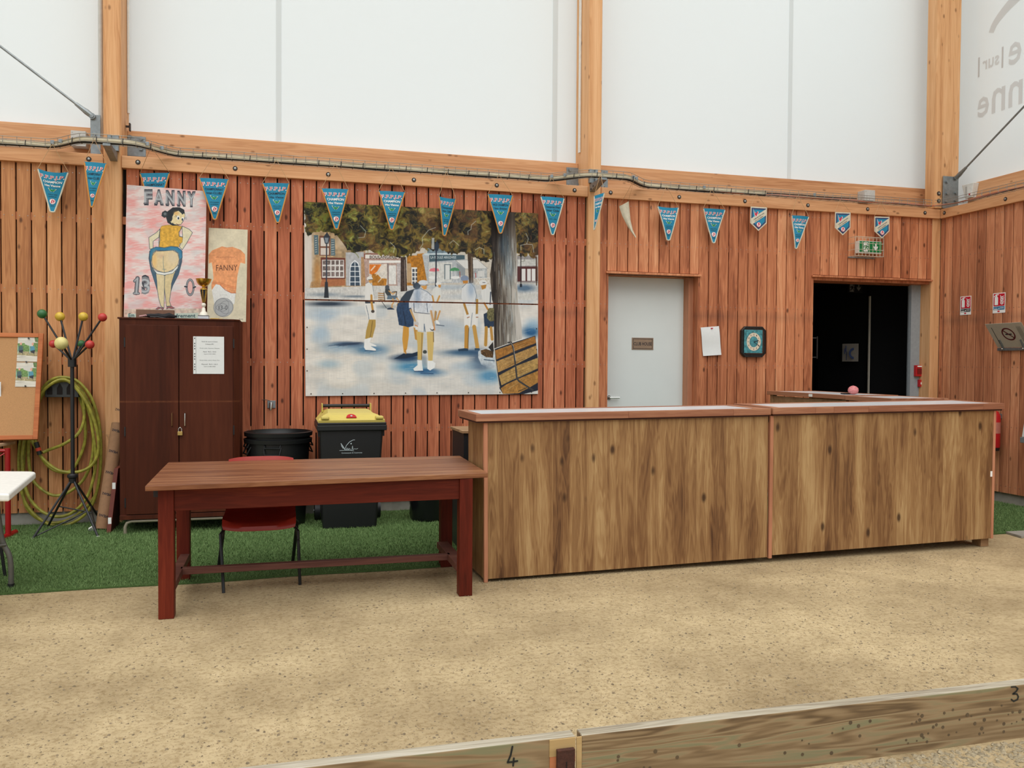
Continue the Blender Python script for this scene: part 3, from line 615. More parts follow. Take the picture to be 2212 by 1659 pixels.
def paint_board(name, parent, cv, quad_px, quad_3d, nu, nv, thick, mat):
    """board front: corners TL,TR,BR,BL in canvas units and in space"""
    u = np.linspace(0, 1, nu)[None, :, None]; v = np.linspace(0, 1, nv)[:, None, None]
    q = [np.array(p, float)[None, None, :] for p in quad_px]; d = [np.array(tuple(p), float)[None, None, :] for p in quad_3d]
    px = (q[0]*(1-u)+q[1]*u)*(1-v)+(q[3]*(1-u)+q[2]*u)*v; P3 = (d[0]*(1-u)+d[1]*u)*(1-v)+(d[3]*(1-u)+d[2]*u)*v
    X = np.clip((px[..., 0]-cv.x0)*cv.k-.5, 0, cv.w-1.01); Y = np.clip((px[..., 1]-cv.y0)*cv.k-.5, 0, cv.h-1.01); xi, yi = X.astype(int), Y.astype(int); fx, fy = (X-xi)[..., None], (Y-yi)[..., None]
    a = cv.a; c = (a[yi, xi]*(1-fx)+a[yi, xi+1]*fx)*(1-fy)+(a[yi+1, xi]*(1-fx)+a[yi+1, xi+1]*fx)*fy
    c = np.clip(c/255, 0, 1); c = np.where(c <= .04045, c/12.92, ((c+.055)/1.055)**2.4)
    off = np.array(wloc(parent)) if parent else np.zeros(3)
    V = (P3.reshape(-1, 3)-off); n = nu*nv
    idx = np.arange(n).reshape(nv, nu); F = np.stack([idx[:-1, :-1], idx[1:, :-1], idx[1:, 1:], idx[:-1, 1:]], -1).reshape(-1, 4)
    # rim and back
    d0 = [np.array(tuple(p))-off for p in quad_3d]; nrm = np.cross(d0[1]-d0[0], d0[3]-d0[0]); nrm /= np.linalg.norm(nrm); nrm = nrm*thick
    if nrm[1] < 0: nrm = -nrm
    rim = np.array([d0[0], d0[1], d0[2], d0[3]]); V = np.vstack([V, rim, rim+nrm]); b = n
    F = np.vstack([F, [[b, b+1, b+5, b+4], [b+1, b+2, b+6, b+5], [b+2, b+3, b+7, b+6], [b+3, b, b+4, b+7], [b+4, b+5, b+6, b+7]]])
    me = bpy.data.meshes.new(name); me.vertices.add(len(V)); me.vertices.foreach_set('co', V.astype(np.float32).ravel())
    me.loops.add(F.size); me.loops.foreach_set('vertex_index', F.astype(np.int32).ravel()); me.polygons.add(len(F)); me.polygons.foreach_set('loop_start', (np.arange(len(F))*4).astype(np.int32))
    me.update(calc_edges=True)
    at = me.color_attributes.new('paint', 'FLOAT_COLOR', 'POINT'); col = np.ones((len(V), 4), np.float32); col[:n, :3] = c.reshape(-1, 3); col[n:, :3] = c.mean((0, 1)); at.data.foreach_set('color', col.ravel())
    me.materials.append(mat); o = bpy.data.objects.new(name, me); C.objects.link(o)
    if parent: o.parent = parent
    return o
M_paint = vcol('painted_board'); M_photo = vcol('printed_photo', .35, 0)
R_ = random.Random(5)
# ---------------------------------------------------------------- the big village square picture
cv = Canvas(655, 432, 1166, 860, 2.0); H_, W_ = cv.h, cv.w
A = lambda x, y: (650+x/7.215, 430+y/7.215)
B = lambda x, y: (900+x/7.215, 430+y/7.215)
Cc = lambda x, y: (650+x/7.54, 640+y/7.54)
D = lambda x, y: (900+x/7.54, 640+y/7.54)
T3 = lambda x, y: (520+x/3.318, 380+y/3.318)
ax_ = lambda f, l: [f(*p) for p in l]
n1 = vnoise(H_, W_, 26, 1, 60); n2 = vnoise(H_, W_, 3, 2, 14); n3 = vnoise(H_, W_, 60, 3, 80)
g_ = np.array([218, 213, 206.])[None, None]*(1+.10*(n1-.5)+.05*(n2-.5))[..., None]; bl = np.clip((n3-.58)*2.2, 0, .4)[..., None]; cv.a[:] = g_*(1-bl)+np.array([168, 186, 200.])*bl
# pale sky/wall behind and facades
cv.poly([(657, 500), (1163, 500), (1163, 640), (657, 640)], (198, 190, 178), tex=.08)
cv.poly([(672, 478), (760, 478), (782, 540), (782, 620), (672, 622)], (172, 146, 112), tex=.28, seed=4, cell=9)
cv.ell(664, 560, 13, 90, (214, 205, 196), .9, soft=1); cv.ell(735, 520, 16, 18, (206, 190, 168), .7, soft=1); cv.ell(726, 590, 12, 20, (190, 120, 48), .25, soft=1); cv.ell(683, 590, 8, 34, (186, 128, 66), .7, soft=1)
cv.poly(ax_(A, [(190, 560), (255, 560), (262, 860), (200, 870)]), (86, 108, 116)); cv.poly(ax_(A, [(440, 610), (500, 620), (505, 880), (440, 880)]), (86, 108, 116))
for i in range(7): cv.line(ax_(A, [(212, 610+i*36), (234, 605+i*36)]), .9, (225, 225, 220)); cv.line(ax_(A, [(450, 640+i*36), (488, 636+i*36)]), .9, (225, 225, 220))
cv.poly(ax_(A, [(270, 570), (435, 570), (432, 885), (272, 880)]), (120, 78, 60)); cv.poly(ax_(A, [(290, 600), (415, 600), (415, 735), (290, 735)]), (214, 204, 196)); cv.poly(ax_(A, [(290, 760), (412, 760), (410, 870), (290, 870)]), (212, 200, 190))
cv.poly(ax_(A, [(290, 905), (655, 915), (655, 1245), (300, 1250)]), (110, 58, 46)); cv.poly(ax_(A, [(312, 945), (635, 945), (640, 1225), (312, 1225)]), (222, 218, 214))
for i in range(5):
    for j in range(3): x, y = 322+i*64, 955+j*90; cv.poly(ax_(A, [(x, y), (x+46, y), (x+46, y+66), (x, y+68)]), (118, 104, 100), tex=.4, seed=i+9)
cv.poly(ax_(A, [(310, 1250), (655, 1250), (655, 1345), (280, 1365)]), (170, 108, 72), tex=.08); cv.poly(ax_(A, [(150, 1290), (280, 1260), (280, 1370), (120, 1450)]), (168, 122, 72), .6, tex=.2)
cv.poly(ax_(A, [(660, 830), (930, 820), (930, 1350), (665, 1350)]), (178, 178, 180), tex=.12, seed=3, cell=7); cv.poly(ax_(A, [(890, 900), (975, 900), (975, 1340), (890, 1350)]), (176, 130, 84), .8, tex=.2)
arch = [(715, 1350), (720, 1080), (740, 1000), (795, 945), (850, 990), (870, 1080), (885, 1350)]; cv.poly(ax_(A, arch), (226, 230, 234)); cv.poly(ax_(A, [(728, 1350), (732, 1080), (750, 1010), (797, 965), (842, 1010), (858, 1080), (872, 1350)]), (62, 78, 94))
for y in (1048, 1125, 1205, 1290): cv.line(ax_(A, [(728, y), (870, y)]), 1.6, (226, 230, 234))
cv.line(ax_(A, [(797, 955), (800, 1350)]), 1.4, (226, 230, 234))
# bakery
cv.poly(ax_(A, [(925, 835), (1500, 835), (1500, 1350), (960, 1350)]), (176, 150, 140), tex=.15); cv.poly(ax_(A, [(935, 845), (1460, 850), (1460, 935), (935, 935)]), (126, 74, 60)); cv.poly(ax_(A, [(950, 862), (1450, 868), (1450, 928), (950, 925)]), (226, 222, 214)); cv.poly(ax_(A, [(1025, 870), (1460, 872), (1460, 925), (1030, 925)]), (214, 206, 198))
t0 = A(1225, 922); cv.text('BOULANGERIE', t0[0], t0[1], 57, 6.2, (66, 52, 50), .02)
cv.poly(ax_(A, [(1010, 955), (1490, 955), (1490, 990), (1010, 995)]), (232, 230, 226)); cv.poly(ax_(A, [(1010, 1010), (1280, 1010), (1290, 1340), (1010, 1345)]), (214, 206, 196), tex=.1)
cv.poly(ax_(A, [(1015, 1015), (1200, 1015), (1130, 1130), (1070, 1180), (1015, 1160)]), (216, 120, 42), tex=.15); cv.poly(ax_(A, [(1050, 1170), (1130, 1160), (1190, 1230), (1280, 1240), (1270, 1345), (1060, 1345)]), (176, 118, 44), tex=.25); cv.line(ax_(A, [(1040, 1110), (1100, 1040)]), 2.4, (232, 214, 190)); cv.line(ax_(A, [(1120, 1180), (1270, 1050)]), 2.2, (228, 216, 200), .8); cv.line(ax_(A, [(1150, 1290), (1280, 1140)]), 2.4, (226, 218, 206), .7)
cv.poly(ax_(A, [(1285, 1000), (1305, 1000), (1305, 1340), (1290, 1340)]), (120, 110, 110)); cv.poly(ax_(A, [(1310, 1030), (1420, 1030), (1420, 1325), (1310, 1325)]), (222, 220, 216), tex=.08); cv.poly(ax_(A, [(1430, 1000), (1490, 1000), (1490, 1350), (1440, 1350)]), (186, 178, 178), tex=.2)
cv.poly(ax_(A, [(1590, 880), (1900, 870), (1900, 1350), (1590, 1350)]), (176, 116, 38), tex=.25, seed=8); cv.poly(ax_(A, [(1590, 1000), (1650, 1000), (1650, 1300), (1590, 1300)]), (190, 176, 160), .7); cv.poly(ax_(A, [(1655, 1060), (1820, 1060), (1820, 1320), (1660, 1325)]), (228, 226, 222))
for i in range(3):
    for j in range(4): x, y = 1672+i*48, 1085+j*66; cv.poly(ax_(A, [(x, y), (x+34, y), (x+34, y+48), (x, y+48)]), (74, 80, 90))
# cafe
cv.poly(ax_(B, [(-60, 850), (60, 840), (60, 1290), (-60, 1300)]), (178, 118, 38), tex=.25, seed=8)
cv.poly(ax_(B, [(20, 860), (130, 820), (380, 815), (700, 900), (700, 1300), (100, 1310)]), (176, 180, 184), tex=.12); cv.poly(ax_(B, [(85, 600), (400, 640), (520, 860), (100, 870)]), (96, 120, 134), .8, tex=.3); cv.poly(ax_(B, [(40, 845), (560, 830), (560, 870), (60, 875)]), (196, 208, 214))
cv.poly(ax_(B, [(130, 865), (690, 870), (690, 935), (130, 975)]), (70, 92, 102)); t0 = B(360, 925); cv.text('LA BOULE ARKOVISE', t0[0]-1, t0[1], 56, 5.4, (222, 228, 230), .015)
cv.poly(ax_(B, [(120, 985), (490, 985), (490, 1290), (120, 1290)]), (206, 206, 202), tex=.1); cv.poly(ax_(B, [(365, 1010), (470, 1010), (470, 1250), (365, 1250)]), (110, 124, 130)); cv.poly(ax_(B, [(382, 1025), (452, 1025), (452, 1250), (382, 1250)]), (212, 214, 212))
cv.poly(ax_(B, [(545, 950), (900, 940), (1060, 1080), (700, 1085)]), (214, 213, 210)); cv.out(ax_(B, [(545, 950), (900, 940), (1060, 1080), (700, 1085)]), .6, (110, 112, 112)); cv.poly(ax_(B, [(560, 990), (700, 1090), (700, 1190), (580, 1190)]), (142, 148, 152)); cv.poly(ax_(B, [(830, 1085), (1050, 1080), (1050, 1230), (830, 1240)]), (170, 174, 176), tex=.2); cv.poly(ax_(B, [(900, 1120), (1010, 1110), (1010, 1210), (900, 1210)]), (206, 206, 204))
cv.poly(ax_(B, [(125, 1120), (150, 1080), (210, 1070), (270, 1080), (292, 1118), (200, 1128)]), (216, 120, 130)); cv.poly(ax_(B, [(445, 1115), (480, 1075), (535, 1062), (590, 1080), (612, 1112), (530, 1120)]), (76, 140, 96)); cv.line(ax_(B, [(535, 1110), (540, 1230)]), .8, (226, 226, 226))
for x in (190, 540): cv.ell(*B(x, 1220), 10, 3.2, (226, 226, 224)); cv.line(ax_(B, [(x-50, 1310), (x, 1225), (x+40, 1310)]), .7, (226, 226, 224))
for x in (880, 960, 1040): cv.line(ax_(B, [(x, 1235), (x+60, 1320)]), .8, (226, 226, 224)); cv.line(ax_(B, [(x+60, 1235), (x, 1320)]), .8, (226, 226, 224))
cv.line(ax_(B, [(860, 1232), (1120, 1228)]), 1.1, (228, 228, 226)); cv.line(ax_(B, [(865, 1150), (870, 1220)]), 1.4, (170, 40, 40)); cv.line(ax_(B, [(612, 1130), (616, 1215)]), 1.4, (150, 60, 40))
# right shop
cv.poly(ax_(B, [(1540, 880), (1880, 880), (1890, 1310), (1540, 1300)]), (150, 146, 146), tex=.15); cv.poly(ax_(B, [(1550, 940), (1870, 940), (1870, 1035), (1550, 1040)]), (196, 196, 192), tex=.12); cv.poly(ax_(B, [(1550, 1050), (1885, 1050), (1885, 1280), (1550, 1285)]), (84, 44, 44))
for x in (1620, 1710, 1785): cv.poly(ax_(B, [(x, 1085), (x+62, 1085), (x+62, 1275), (x, 1275)]), (222, 220, 218))
# pavement
cv.poly([(657, 622), (782, 618), (905, 616), (1163, 612), (1163, 648), (657, 646)], (204, 202, 198), tex=.10, seed=12)
for cx0, cy0, rx, ry, co_, al in ((700, 636, 36, 5, (92, 112, 132), .5), (760, 640, 30, 3, (70, 90, 110), .6), (1130, 622, 28, 9, (62, 92, 122), .8), (960, 620, 60, 6, (150, 168, 184), .5), (1000, 640, 60, 6, (180, 190, 198), .5), (1140, 640, 20, 6, (196, 196, 190), .6)): cv.ell(cx0, cy0, rx, ry, co_, al, soft=1)
# blue painted shadows on the ground
for cx0, cy0, rx, ry, co_, al in ((745, 742, 36, 5, (30, 50, 80), .8), (868, 772, 30, 6, (20, 40, 70), .8), (910, 800, 24, 5, (24, 60, 100), .8), (1000, 760, 40, 5, (34, 60, 92), .8), (705, 656, 45, 6, (30, 44, 62), .9), (700, 680, 30, 16, (142, 170, 196), .5), (745, 746, 50, 7, (70, 100, 130), .6), (790, 755, 40, 12, (52, 104, 146), .75), (720, 752, 34, 12, (120, 158, 188), .5), (707, 786, 26, 10, (140, 172, 192), .6), (870, 774, 34, 10, (28, 60, 96), .8), (880, 792, 36, 12, (48, 124, 170), .8), (915, 805, 40, 9, (50, 104, 150), .7), (1000, 762, 60, 9, (58, 96, 130), .75), (1030, 775, 24, 22, (44, 70, 100), .7), (1052, 812, 30, 16, (60, 130, 176), .75), (1010, 790, 30, 12, (120, 160, 190), .4), (945, 700, 40, 16, (150, 170, 190), .5), (985, 720, 40, 24, (150, 172, 190), .5), (1146, 716, 22, 14, (30, 84, 132), .95), (1150, 700, 20, 14, (130, 170, 200), .6), (826, 662, 20, 5, (110, 122, 130), .6), (690, 720, 20, 20, (150, 180, 206), .5)): cv.ell(cx0, cy0, rx, ry, co_, al, soft=1)
for i in range(420):
    x, y = R_.uniform(660, 1150), R_.uniform(655, 850); l = R_.uniform(6, 22); s_ = R_.uniform(-.25, .05); c0 = R_.choice([(190, 194, 196), (214, 210, 204), (176, 186, 196), (206, 204, 200)]); cv.line([(x, y), (x+l, y+s_*l)], R_.uniform(.5, 1.5), c0, .35)
for i in range(14): cv.line([(735-i*1.5+R_.uniform(-20, 20), 744+R_.uniform(-4, 4)), (775+R_.uniform(-8, 8), 742+R_.uniform(-3, 3))], .7, (44, 60, 84), .6)
# foliage
top = [(655, 430), (1168, 430), (1168, 548), (1158, 552), (1148, 560), (1140, 548), (1128, 552), (1112, 548), (1090, 548), (1062, 556), (1040, 566), (1010, 552), (990, 545), (962, 548), (940, 536), (925, 540), (905, 536), (890, 544), (872, 552), (850, 556), (830, 552), (812, 550), (790, 540), (765, 546), (746, 542), (738, 528), (725, 510), (708, 500), (690, 498), (676, 500), (664, 510), (660, 500)]
mask_q = cv.P(top); wob = (vnoise(H_, W_, 8, 21)-.5)*16
m_ = cv.inside(mask_q, (0, W_, 0, H_), 1); Yg, Xg = np.mgrid[0:H_, 0:W_]; Yw = np.clip((Yg+wob).astype(int), 0, H_-1); Xw = np.clip((Xg+wob*.6).astype(int), 0, W_-1); m_ = m_[Yw, Xw]
warp = (vnoise(H_, W_, 30, 31)-.5)*40; warp2 = (vnoise(H_, W_, 22, 32)-.5)*40
def wn(cell, seed):
    n = vnoise(H_+80, W_+80, cell, seed); return n[np.clip((Yg+warp+40).astype(int), 0, H_+79), np.clip((Xg+warp2+40).astype(int), 0, W_+79)]
f1, f2, f3 = wn(34, 41), wn(12, 42), wn(5, 43); tn = np.clip((f1*.45+f2*.4+f3*.2-.53)*1.9+.42, 0, 1)
pal = np.array([[20, 19, 18], [36, 32, 24], [62, 50, 30], [98, 82, 38], [128, 100, 48], [122, 120, 62], [168, 146, 88]], float); ti = tn*(len(pal)-1); i0 = np.clip(ti.astype(int), 0, len(pal)-2); fo = pal[i0]*(1-(ti-i0)[..., None])+pal[i0+1]*(ti-i0)[..., None]
green = np.clip(1.25-(Xg/W_)*2.2, 0, 1)[..., None]*.5; fo = fo*(1-green)+(fo*np.array([.85, 1.12, .75]))*green; rust = np.clip((vnoise(H_, W_, 40, 51)-.6)*3, 0, .5)[..., None]; fo = fo*(1-rust)+np.array([120, 80, 48])*rust
cv.a = cv.a*(1-m_[..., None])+fo*m_[..., None]
for i in range(1000):
    x, y = R_.uniform(658, 1162), R_.uniform(434, 556)
    ix, iy = int((x-cv.x0)*2), int((y-cv.y0)*2)
    if not (0 <= ix < W_ and 0 <= iy < H_) or m_[iy, ix] < .5: continue
    a = R_.uniform(0, 6.28); l = R_.uniform(3, 9); bnd = R_.uniform(-.8, .8)
    if x < 790: c0 = R_.choice([(122, 128, 56), (150, 140, 76), (88, 104, 52), (66, 66, 34), (140, 112, 52), (104, 130, 80)])
    elif x < 1060: c0 = R_.choice([(112, 92, 44), (88, 72, 36), (52, 42, 28), (128, 100, 52), (78, 84, 46), (60, 74, 50), (110, 84, 50)])
    else: c0 = R_.choice([(44, 40, 32), (72, 62, 40), (150, 96, 56), (86, 86, 58), (60, 62, 44), (112, 100, 70)])
    cv.line([(x, y), (x+l*math.cos(a), y+l*math.sin(a)), (x+1.8*l*math.cos(a+bnd), y+1.8*l*math.sin(a+bnd))], R_.uniform(.8, 2.2), c0, .45)
for pts in (ax_(B, [(870, 340), (800, 400), (790, 470), (740, 500), (745, 555)]), ax_(B, [(1690, 530), (1730, 620), (1700, 700), (1600, 720), (1610, 790)]), ax_(B, [(230, 440), (120, 480), (20, 600), (30, 700), (-20, 770)]), ax_(A, [(880, 410), (960, 500), (940, 590), (850, 600)]), ax_(A, [(1330, 670), (1400, 740), (1380, 830)]), ax_(B, [(450, 690), (510, 640), (600, 720)]), ax_(B, [(860, 790), (930, 750), (1000, 780), (1000, 850)]), ax_(B, [(1700, 700), (1800, 710), (1820, 830)])): cv.line(pts, 1.2, (190, 194, 186), .75)
# tree trunks and lamps
for f, l, c0 in ((A, [(1490, 900), (1570, 900), (1590, 1430), (1490, 1440)], (66, 52, 46)), (B, [(735, 820), (820, 860), (830, 1300), (760, 1320)], (70, 54, 42))): cv.poly(ax_(f, l), c0, tex=.35, seed=6, cell=3)
cv.line(ax_(A, [(1550, 950), (1560, 1420)]), 1.6, (176, 164, 156), .7); cv.line(ax_(B, [(800, 900), (805, 1290)]), 1.8, (168, 150, 128), .6)
cv.line(ax_(A, [(378, 690), (375, 1300)]), 2.6, (52, 58, 70)); cv.poly(ax_(A, [(355, 1290), (395, 1290), (412, 1540), (340, 1540)]), (44, 48, 56)); cv.poly(ax_(A, [(330, 590), (385, 510), (428, 590), (405, 695), (355, 695)]), (50, 56, 66)); cv.poly(ax_(A, [(350, 600), (408, 600), (395, 680), (362, 680)]), (128, 140, 152))
cv.line(ax_(B, [(240, 780), (232, 1350)]), 3.0, (38, 44, 58)); cv.poly(ax_(B, [(205, 730), (250, 640), (290, 730), (262, 810), (225, 810)]), (44, 56, 72)); cv.poly(ax_(B, [(170, 600), (210, 600), (210, 780), (165, 780)]), (190, 196, 198), .8)
cv.line(ax_(B, [(1606, 880), (1606, 1340)]), 1.9, (40, 34, 38)); cv.ell(*B(1606, 870), 2.8, 4.6, (42, 38, 40)); cv.line(ax_(B, [(1862, 920), (1866, 1340)]), 2.4, (70, 50, 38)); cv.poly(ax_(B, [(1590, 1320), (1625, 1320), (1625, 1370), (1588, 1370)]), (30, 36, 48))
# the big trunk
trunk = ax_(B, [(1120, 190), (1500, 210), (1535, 700), (1540, 1240), (1560, 1640)])+ax_(D, [(1640, 160), (1690, 480), (1700, 690), (1480, 760), (1220, 850), (1215, 500), (1200, 100)])+ax_(B, [(1130, 1560), (1100, 1170), (1140, 900), (1120, 560)])
q = cv.P(trunk); bx = cv._box(q, 1); mk = cv.inside(q, bx); a0, a1, b0, b1 = bx
xx = (np.arange(a0, a1)[None, :]-((1055-cv.x0)*2))/((1118-1055)*2.); st = vnoise(H_, W_, 50, 61, 3)[b0:b1, a0:a1]; st2 = vnoise(H_, W_, 90, 62, 7)[b0:b1, a0:a1]; sh = np.clip(xx*1.1+.45*(st-.5)+.5*(st2-.5), 0, 1)
yy = np.clip((np.arange(b0, b1)[:, None]/2+cv.y0-470)/100, 0, 1); sh = np.clip(sh*(.25+.75*yy), 0, 1)
pl = np.array([[34, 28, 26], [76, 66, 58], [118, 110, 100], [150, 146, 138], [196, 190, 182]], float); ti = sh*4; i0 = np.clip(ti.astype(int), 0, 3); tc_ = pl[i0]*(1-(ti-i0)[..., None])+pl[i0+1]*(ti-i0)[..., None]
cv.a[b0:b1, a0:a1] = cv.a[b0:b1, a0:a1]*(1-mk[..., None])+tc_*mk[..., None]
cv.ell(1085, 530, 15, 36, (50, 76, 98), .55, soft=1); cv.ell(1096, 580, 12, 34, (110, 134, 150), .5, soft=1); cv.ell(1062, 470, 12, 46, (30, 24, 22), .8, soft=1); cv.ell(1062, 600, 5, 60, (40, 32, 28), .7, soft=1)
for i in range(150):
    x = 1060+R_.random()**.8*52; y = R_.uniform(500, 720); c0 = R_.choice([(196, 190, 184), (60, 50, 46), (160, 176, 186), (98, 88, 78)]); cv.line([(x, y), (x+R_.uniform(-1, 2.5), y+R_.uniform(10, 34))], R_.uniform(.4, 1.2), c0, .45)
# ---- figures
WH, SK, OC, BLK, NV = (222, 220, 216), (206, 150, 80), (190, 140, 66), (40, 42, 50), (40, 62, 92)
# player standing left
cv.poly(ax_(A, [(955, 1320), (1010, 1290), (1060, 1340), (1085, 1500), (1080, 1600), (945, 1600), (950, 1440)]), WH); cv.out(ax_(A, [(955, 1320), (1010, 1290), (1060, 1340), (1085, 1500)]), .6, (96, 110, 124), False)
cv.ell(*A(1020, 1240), 6.2, 5.2, WH); cv.poly(ax_(A, [(1000, 1265), (1060, 1255), (1055, 1300), (1020, 1310)]), SK); cv.line(ax_(A, [(1000, 1258), (1060, 1252)]), 1.3, BLK)
cv.poly(ax_(Cc, [(985, 70), (1150, 70), (1170, 200), (1165, 375), (1040, 375), (985, 200)]), WH); cv.poly(ax_(Cc, [(990, 75), (1140, 75), (1145, 112), (995, 115)]), (62, 66, 74)); cv.line(ax_(Cc, [(1010, 150), (1045, 300), (1055, 375)]), 1., (80, 96, 116))
cv.line(ax_(A, [(1045, 1500), (1050, 1600)])+ax_(Cc, [(1090, 60), (1115, 230)]), 4.4, OC); cv.ell(*Cc(1115, 245), 3.6, 3.2, (74, 66, 62))
cv.poly(ax_(Cc, [(1055, 378), (1160, 380), (1160, 480), (1110, 670), (1065, 690), (995, 690), (1010, 560)]), (178, 146, 76)); cv.line(ax_(Cc, [(1110, 400), (1090, 560), (1070, 680)]), 1., (96, 76, 44))
cv.poly(ax_(Cc, [(985, 700), (1095, 665), (1065, 750), (1170, 800), (1170, 815), (1080, 810), (1165, 860), (1160, 885), (1000, 870), (975, 830)]), (232, 232, 230)); cv.line(ax_(Cc, [(990, 885), (1160, 890)]), 1.2, (44, 66, 92))
# bench and reader
for i in range(4): cv.line(ax_(A, [(1150, 1465+i*32), (1235, 1475+i*32)]), 2.2, (168, 124, 72))
cv.line(ax_(A, [(1235, 1450), (1250, 1600)]), 1.4, (56, 44, 36)); cv.line(ax_(A, [(1180, 1590), (1430, 1575)]), 1.6, (120, 88, 56)); cv.poly(ax_(A, [(1255, 1390), (1320, 1390), (1345, 1500), (1290, 1510), (1250, 1450)]), (62, 66, 68)); cv.ell(*A(1285, 1370), 4.6, 4.4, (74, 80, 88)); cv.line(ax_(A, [(1310, 1430), (1370, 1480), (1420, 1440)]), 2., SK)
cv.poly(ax_(A, [(1290, 1500), (1420, 1500), (1450, 1530), (1400, 1560), (1280, 1560)]), (92, 112, 128)); cv.line(ax_(A, [(1370, 1550), (1380, 1620)])+ax_(Cc, [(1420, 130), (1420, 190)]), 2.2, SK); cv.line(ax_(A, [(1430, 1540), (1470, 1590)])+ax_(Cc, [(1500, 140)]), 2.2, SK); cv.line(ax_(Cc, [(1240, 60), (1330, 190)]), 1., BLK); cv.poly(ax_(Cc, [(1340, 195), (1400, 180), (1455, 205), (1455, 215), (1345, 215)]), (40, 56, 78)); cv.line(ax_(A, [(1360, 1450), (1430, 1440), (1420, 1500)]), 1.8, (60, 52, 44))
# dark-shirted man bending, then white-shirted man in front
cv.poly(ax_(A, [(1700, 1400), (1800, 1400), (1760, 1620), (1450, 1650), (1500, 1540), (1580, 1440)]), (56, 66, 78)); cv.ell(*A(1740, 1350), 8, 7, (52, 62, 74)); cv.poly(ax_(Cc, [(1510, 110), (1700, 100), (1770, 330), (1765, 480), (1680, 505), (1530, 465), (1490, 220)]), (44, 66, 96), tex=.2)
cv.line(ax_(Cc, [(1600, 240), (1640, 460)]), 1.2, (24, 34, 54)); cv.poly(ax_(Cc, [(1600, 480), (1690, 505), (1690, 640), (1660, 860), (1610, 930), (1585, 700)]), (204, 148, 62)); cv.poly(ax_(Cc, [(1765, 500), (1830, 540), (1830, 720), (1790, 700)]), (190, 140, 66)); cv.poly(ax_(Cc, [(1600, 930), (1740, 930), (1830, 900), (1860, 960), (1640, 1010), (1450, 1020)]), (26, 44, 66)); cv.line(ax_(Cc, [(1630, 860), (1640, 930)]), 2.6, (190, 130, 50))
sh_ = ax_(A, [(1700, 1410), (1800, 1395), (1900, 1440), (1990, 1520), (1990, 1600)])+ax_(D, [(180, 100), (205, 220), (130, 270), (-60, 265), (-120, 200)])+ax_(Cc, [(1760, 180), (1690, 190), (1690, 90), (1720, 20)])
cv.poly(sh_, (206, 210, 216), tex=.10, seed=15); cv.line(sh_[:6], 1., (84, 104, 130)); cv.ell(*A(1750, 1500), 8, 22, (126, 146, 172), .6, soft=1); cv.line(ax_(D, [(95, 110), (110, 260)]), 1.2, (70, 84, 106)); cv.line(ax_(Cc, [(1770, 110), (1775, 250)]), 1.4, (60, 76, 100)); cv.line(ax_(Cc, [(1780, 260), (2030, 285)]), 1.2, (66, 76, 96))
cv.ell(*A(1840, 1300), 10.5, 5.6, (206, 212, 220)); cv.line(ax_(A, [(1770, 1335), (1920, 1340)]), 1., (90, 104, 120)); cv.poly(ax_(A, [(1800, 1350), (1900, 1345), (1890, 1400), (1850, 1410)]), (208, 150, 80))
cv.poly(ax_(Cc, [(1830, 280), (2036, 290)])+ax_(D, [(140, 285), (190, 470), (200, 560), (80, 575), (20, 560)])+ax_(Cc, [(1930, 570), (1790, 540), (1830, 400)]), WH); cv.line(ax_(D, [(55, 450), (70, 575)]), 1.4, (80, 100, 120)); cv.line(ax_(Cc, [(1940, 450), (1935, 570)]), 1.2, (90, 108, 130))
cv.line(ax_(Cc, [(1715, 220), (1800, 420)]), 4., (198, 160, 110)); cv.ell(*Cc(1810, 445), 5, 5, (196, 190, 186)); cv.line(ax_(Cc, [(1790, 470), (1830, 485)]), 2.2, (206, 140, 90)); cv.line(ax_(D, [(165, 240), (215, 470)]), 4.2, (200, 156, 108)); cv.ell(*D(190, 520), 5.4, 5.2, (66, 60, 60)); cv.ell(*D(182, 510), 4.2, 4.2, (226, 224, 222)); cv.line(ax_(D, [(215, 480), (225, 545)]), 3., (206, 146, 96))
cv.poly(ax_(Cc, [(1810, 570), (1930, 590), (1915, 800), (1900, 1040), (1830, 1030), (1830, 800)]), (206, 174, 102)); cv.poly(ax_(D, [(95, 580), (200, 575), (215, 700), (200, 900), (190, 1045), (120, 1050), (105, 800)]), (210, 180, 110)); cv.line(ax_(Cc, [(1905, 600), (1895, 1020)]), 1.4, (130, 100, 56)); cv.line(ax_(D, [(205, 580), (208, 740)]), 1.6, (120, 92, 50))
cv.poly(ax_(Cc, [(1825, 1035), (1900, 1045), (1920, 1210), (1780, 1215), (1760, 1180), (1830, 1120)]), (234, 234, 232)); cv.poly(ax_(D, [(105, 1045), (190, 1050), (240, 1090), (225, 1160), (150, 1210), (105, 1180)]), (234, 234, 232)); cv.line(ax_(Cc, [(1780, 1222), (1930, 1222)]), 1.4, (30, 60, 96)); cv.line(ax_(D, [(0, 1250), (200, 1260)]), 2.4, (36, 70, 110), .7); cv.ell(*D(65, 905), 4.4, 4, (64, 70, 66)); cv.ell(*D(60, 1050), 5, 14, (130, 146, 160), .6, soft=1)
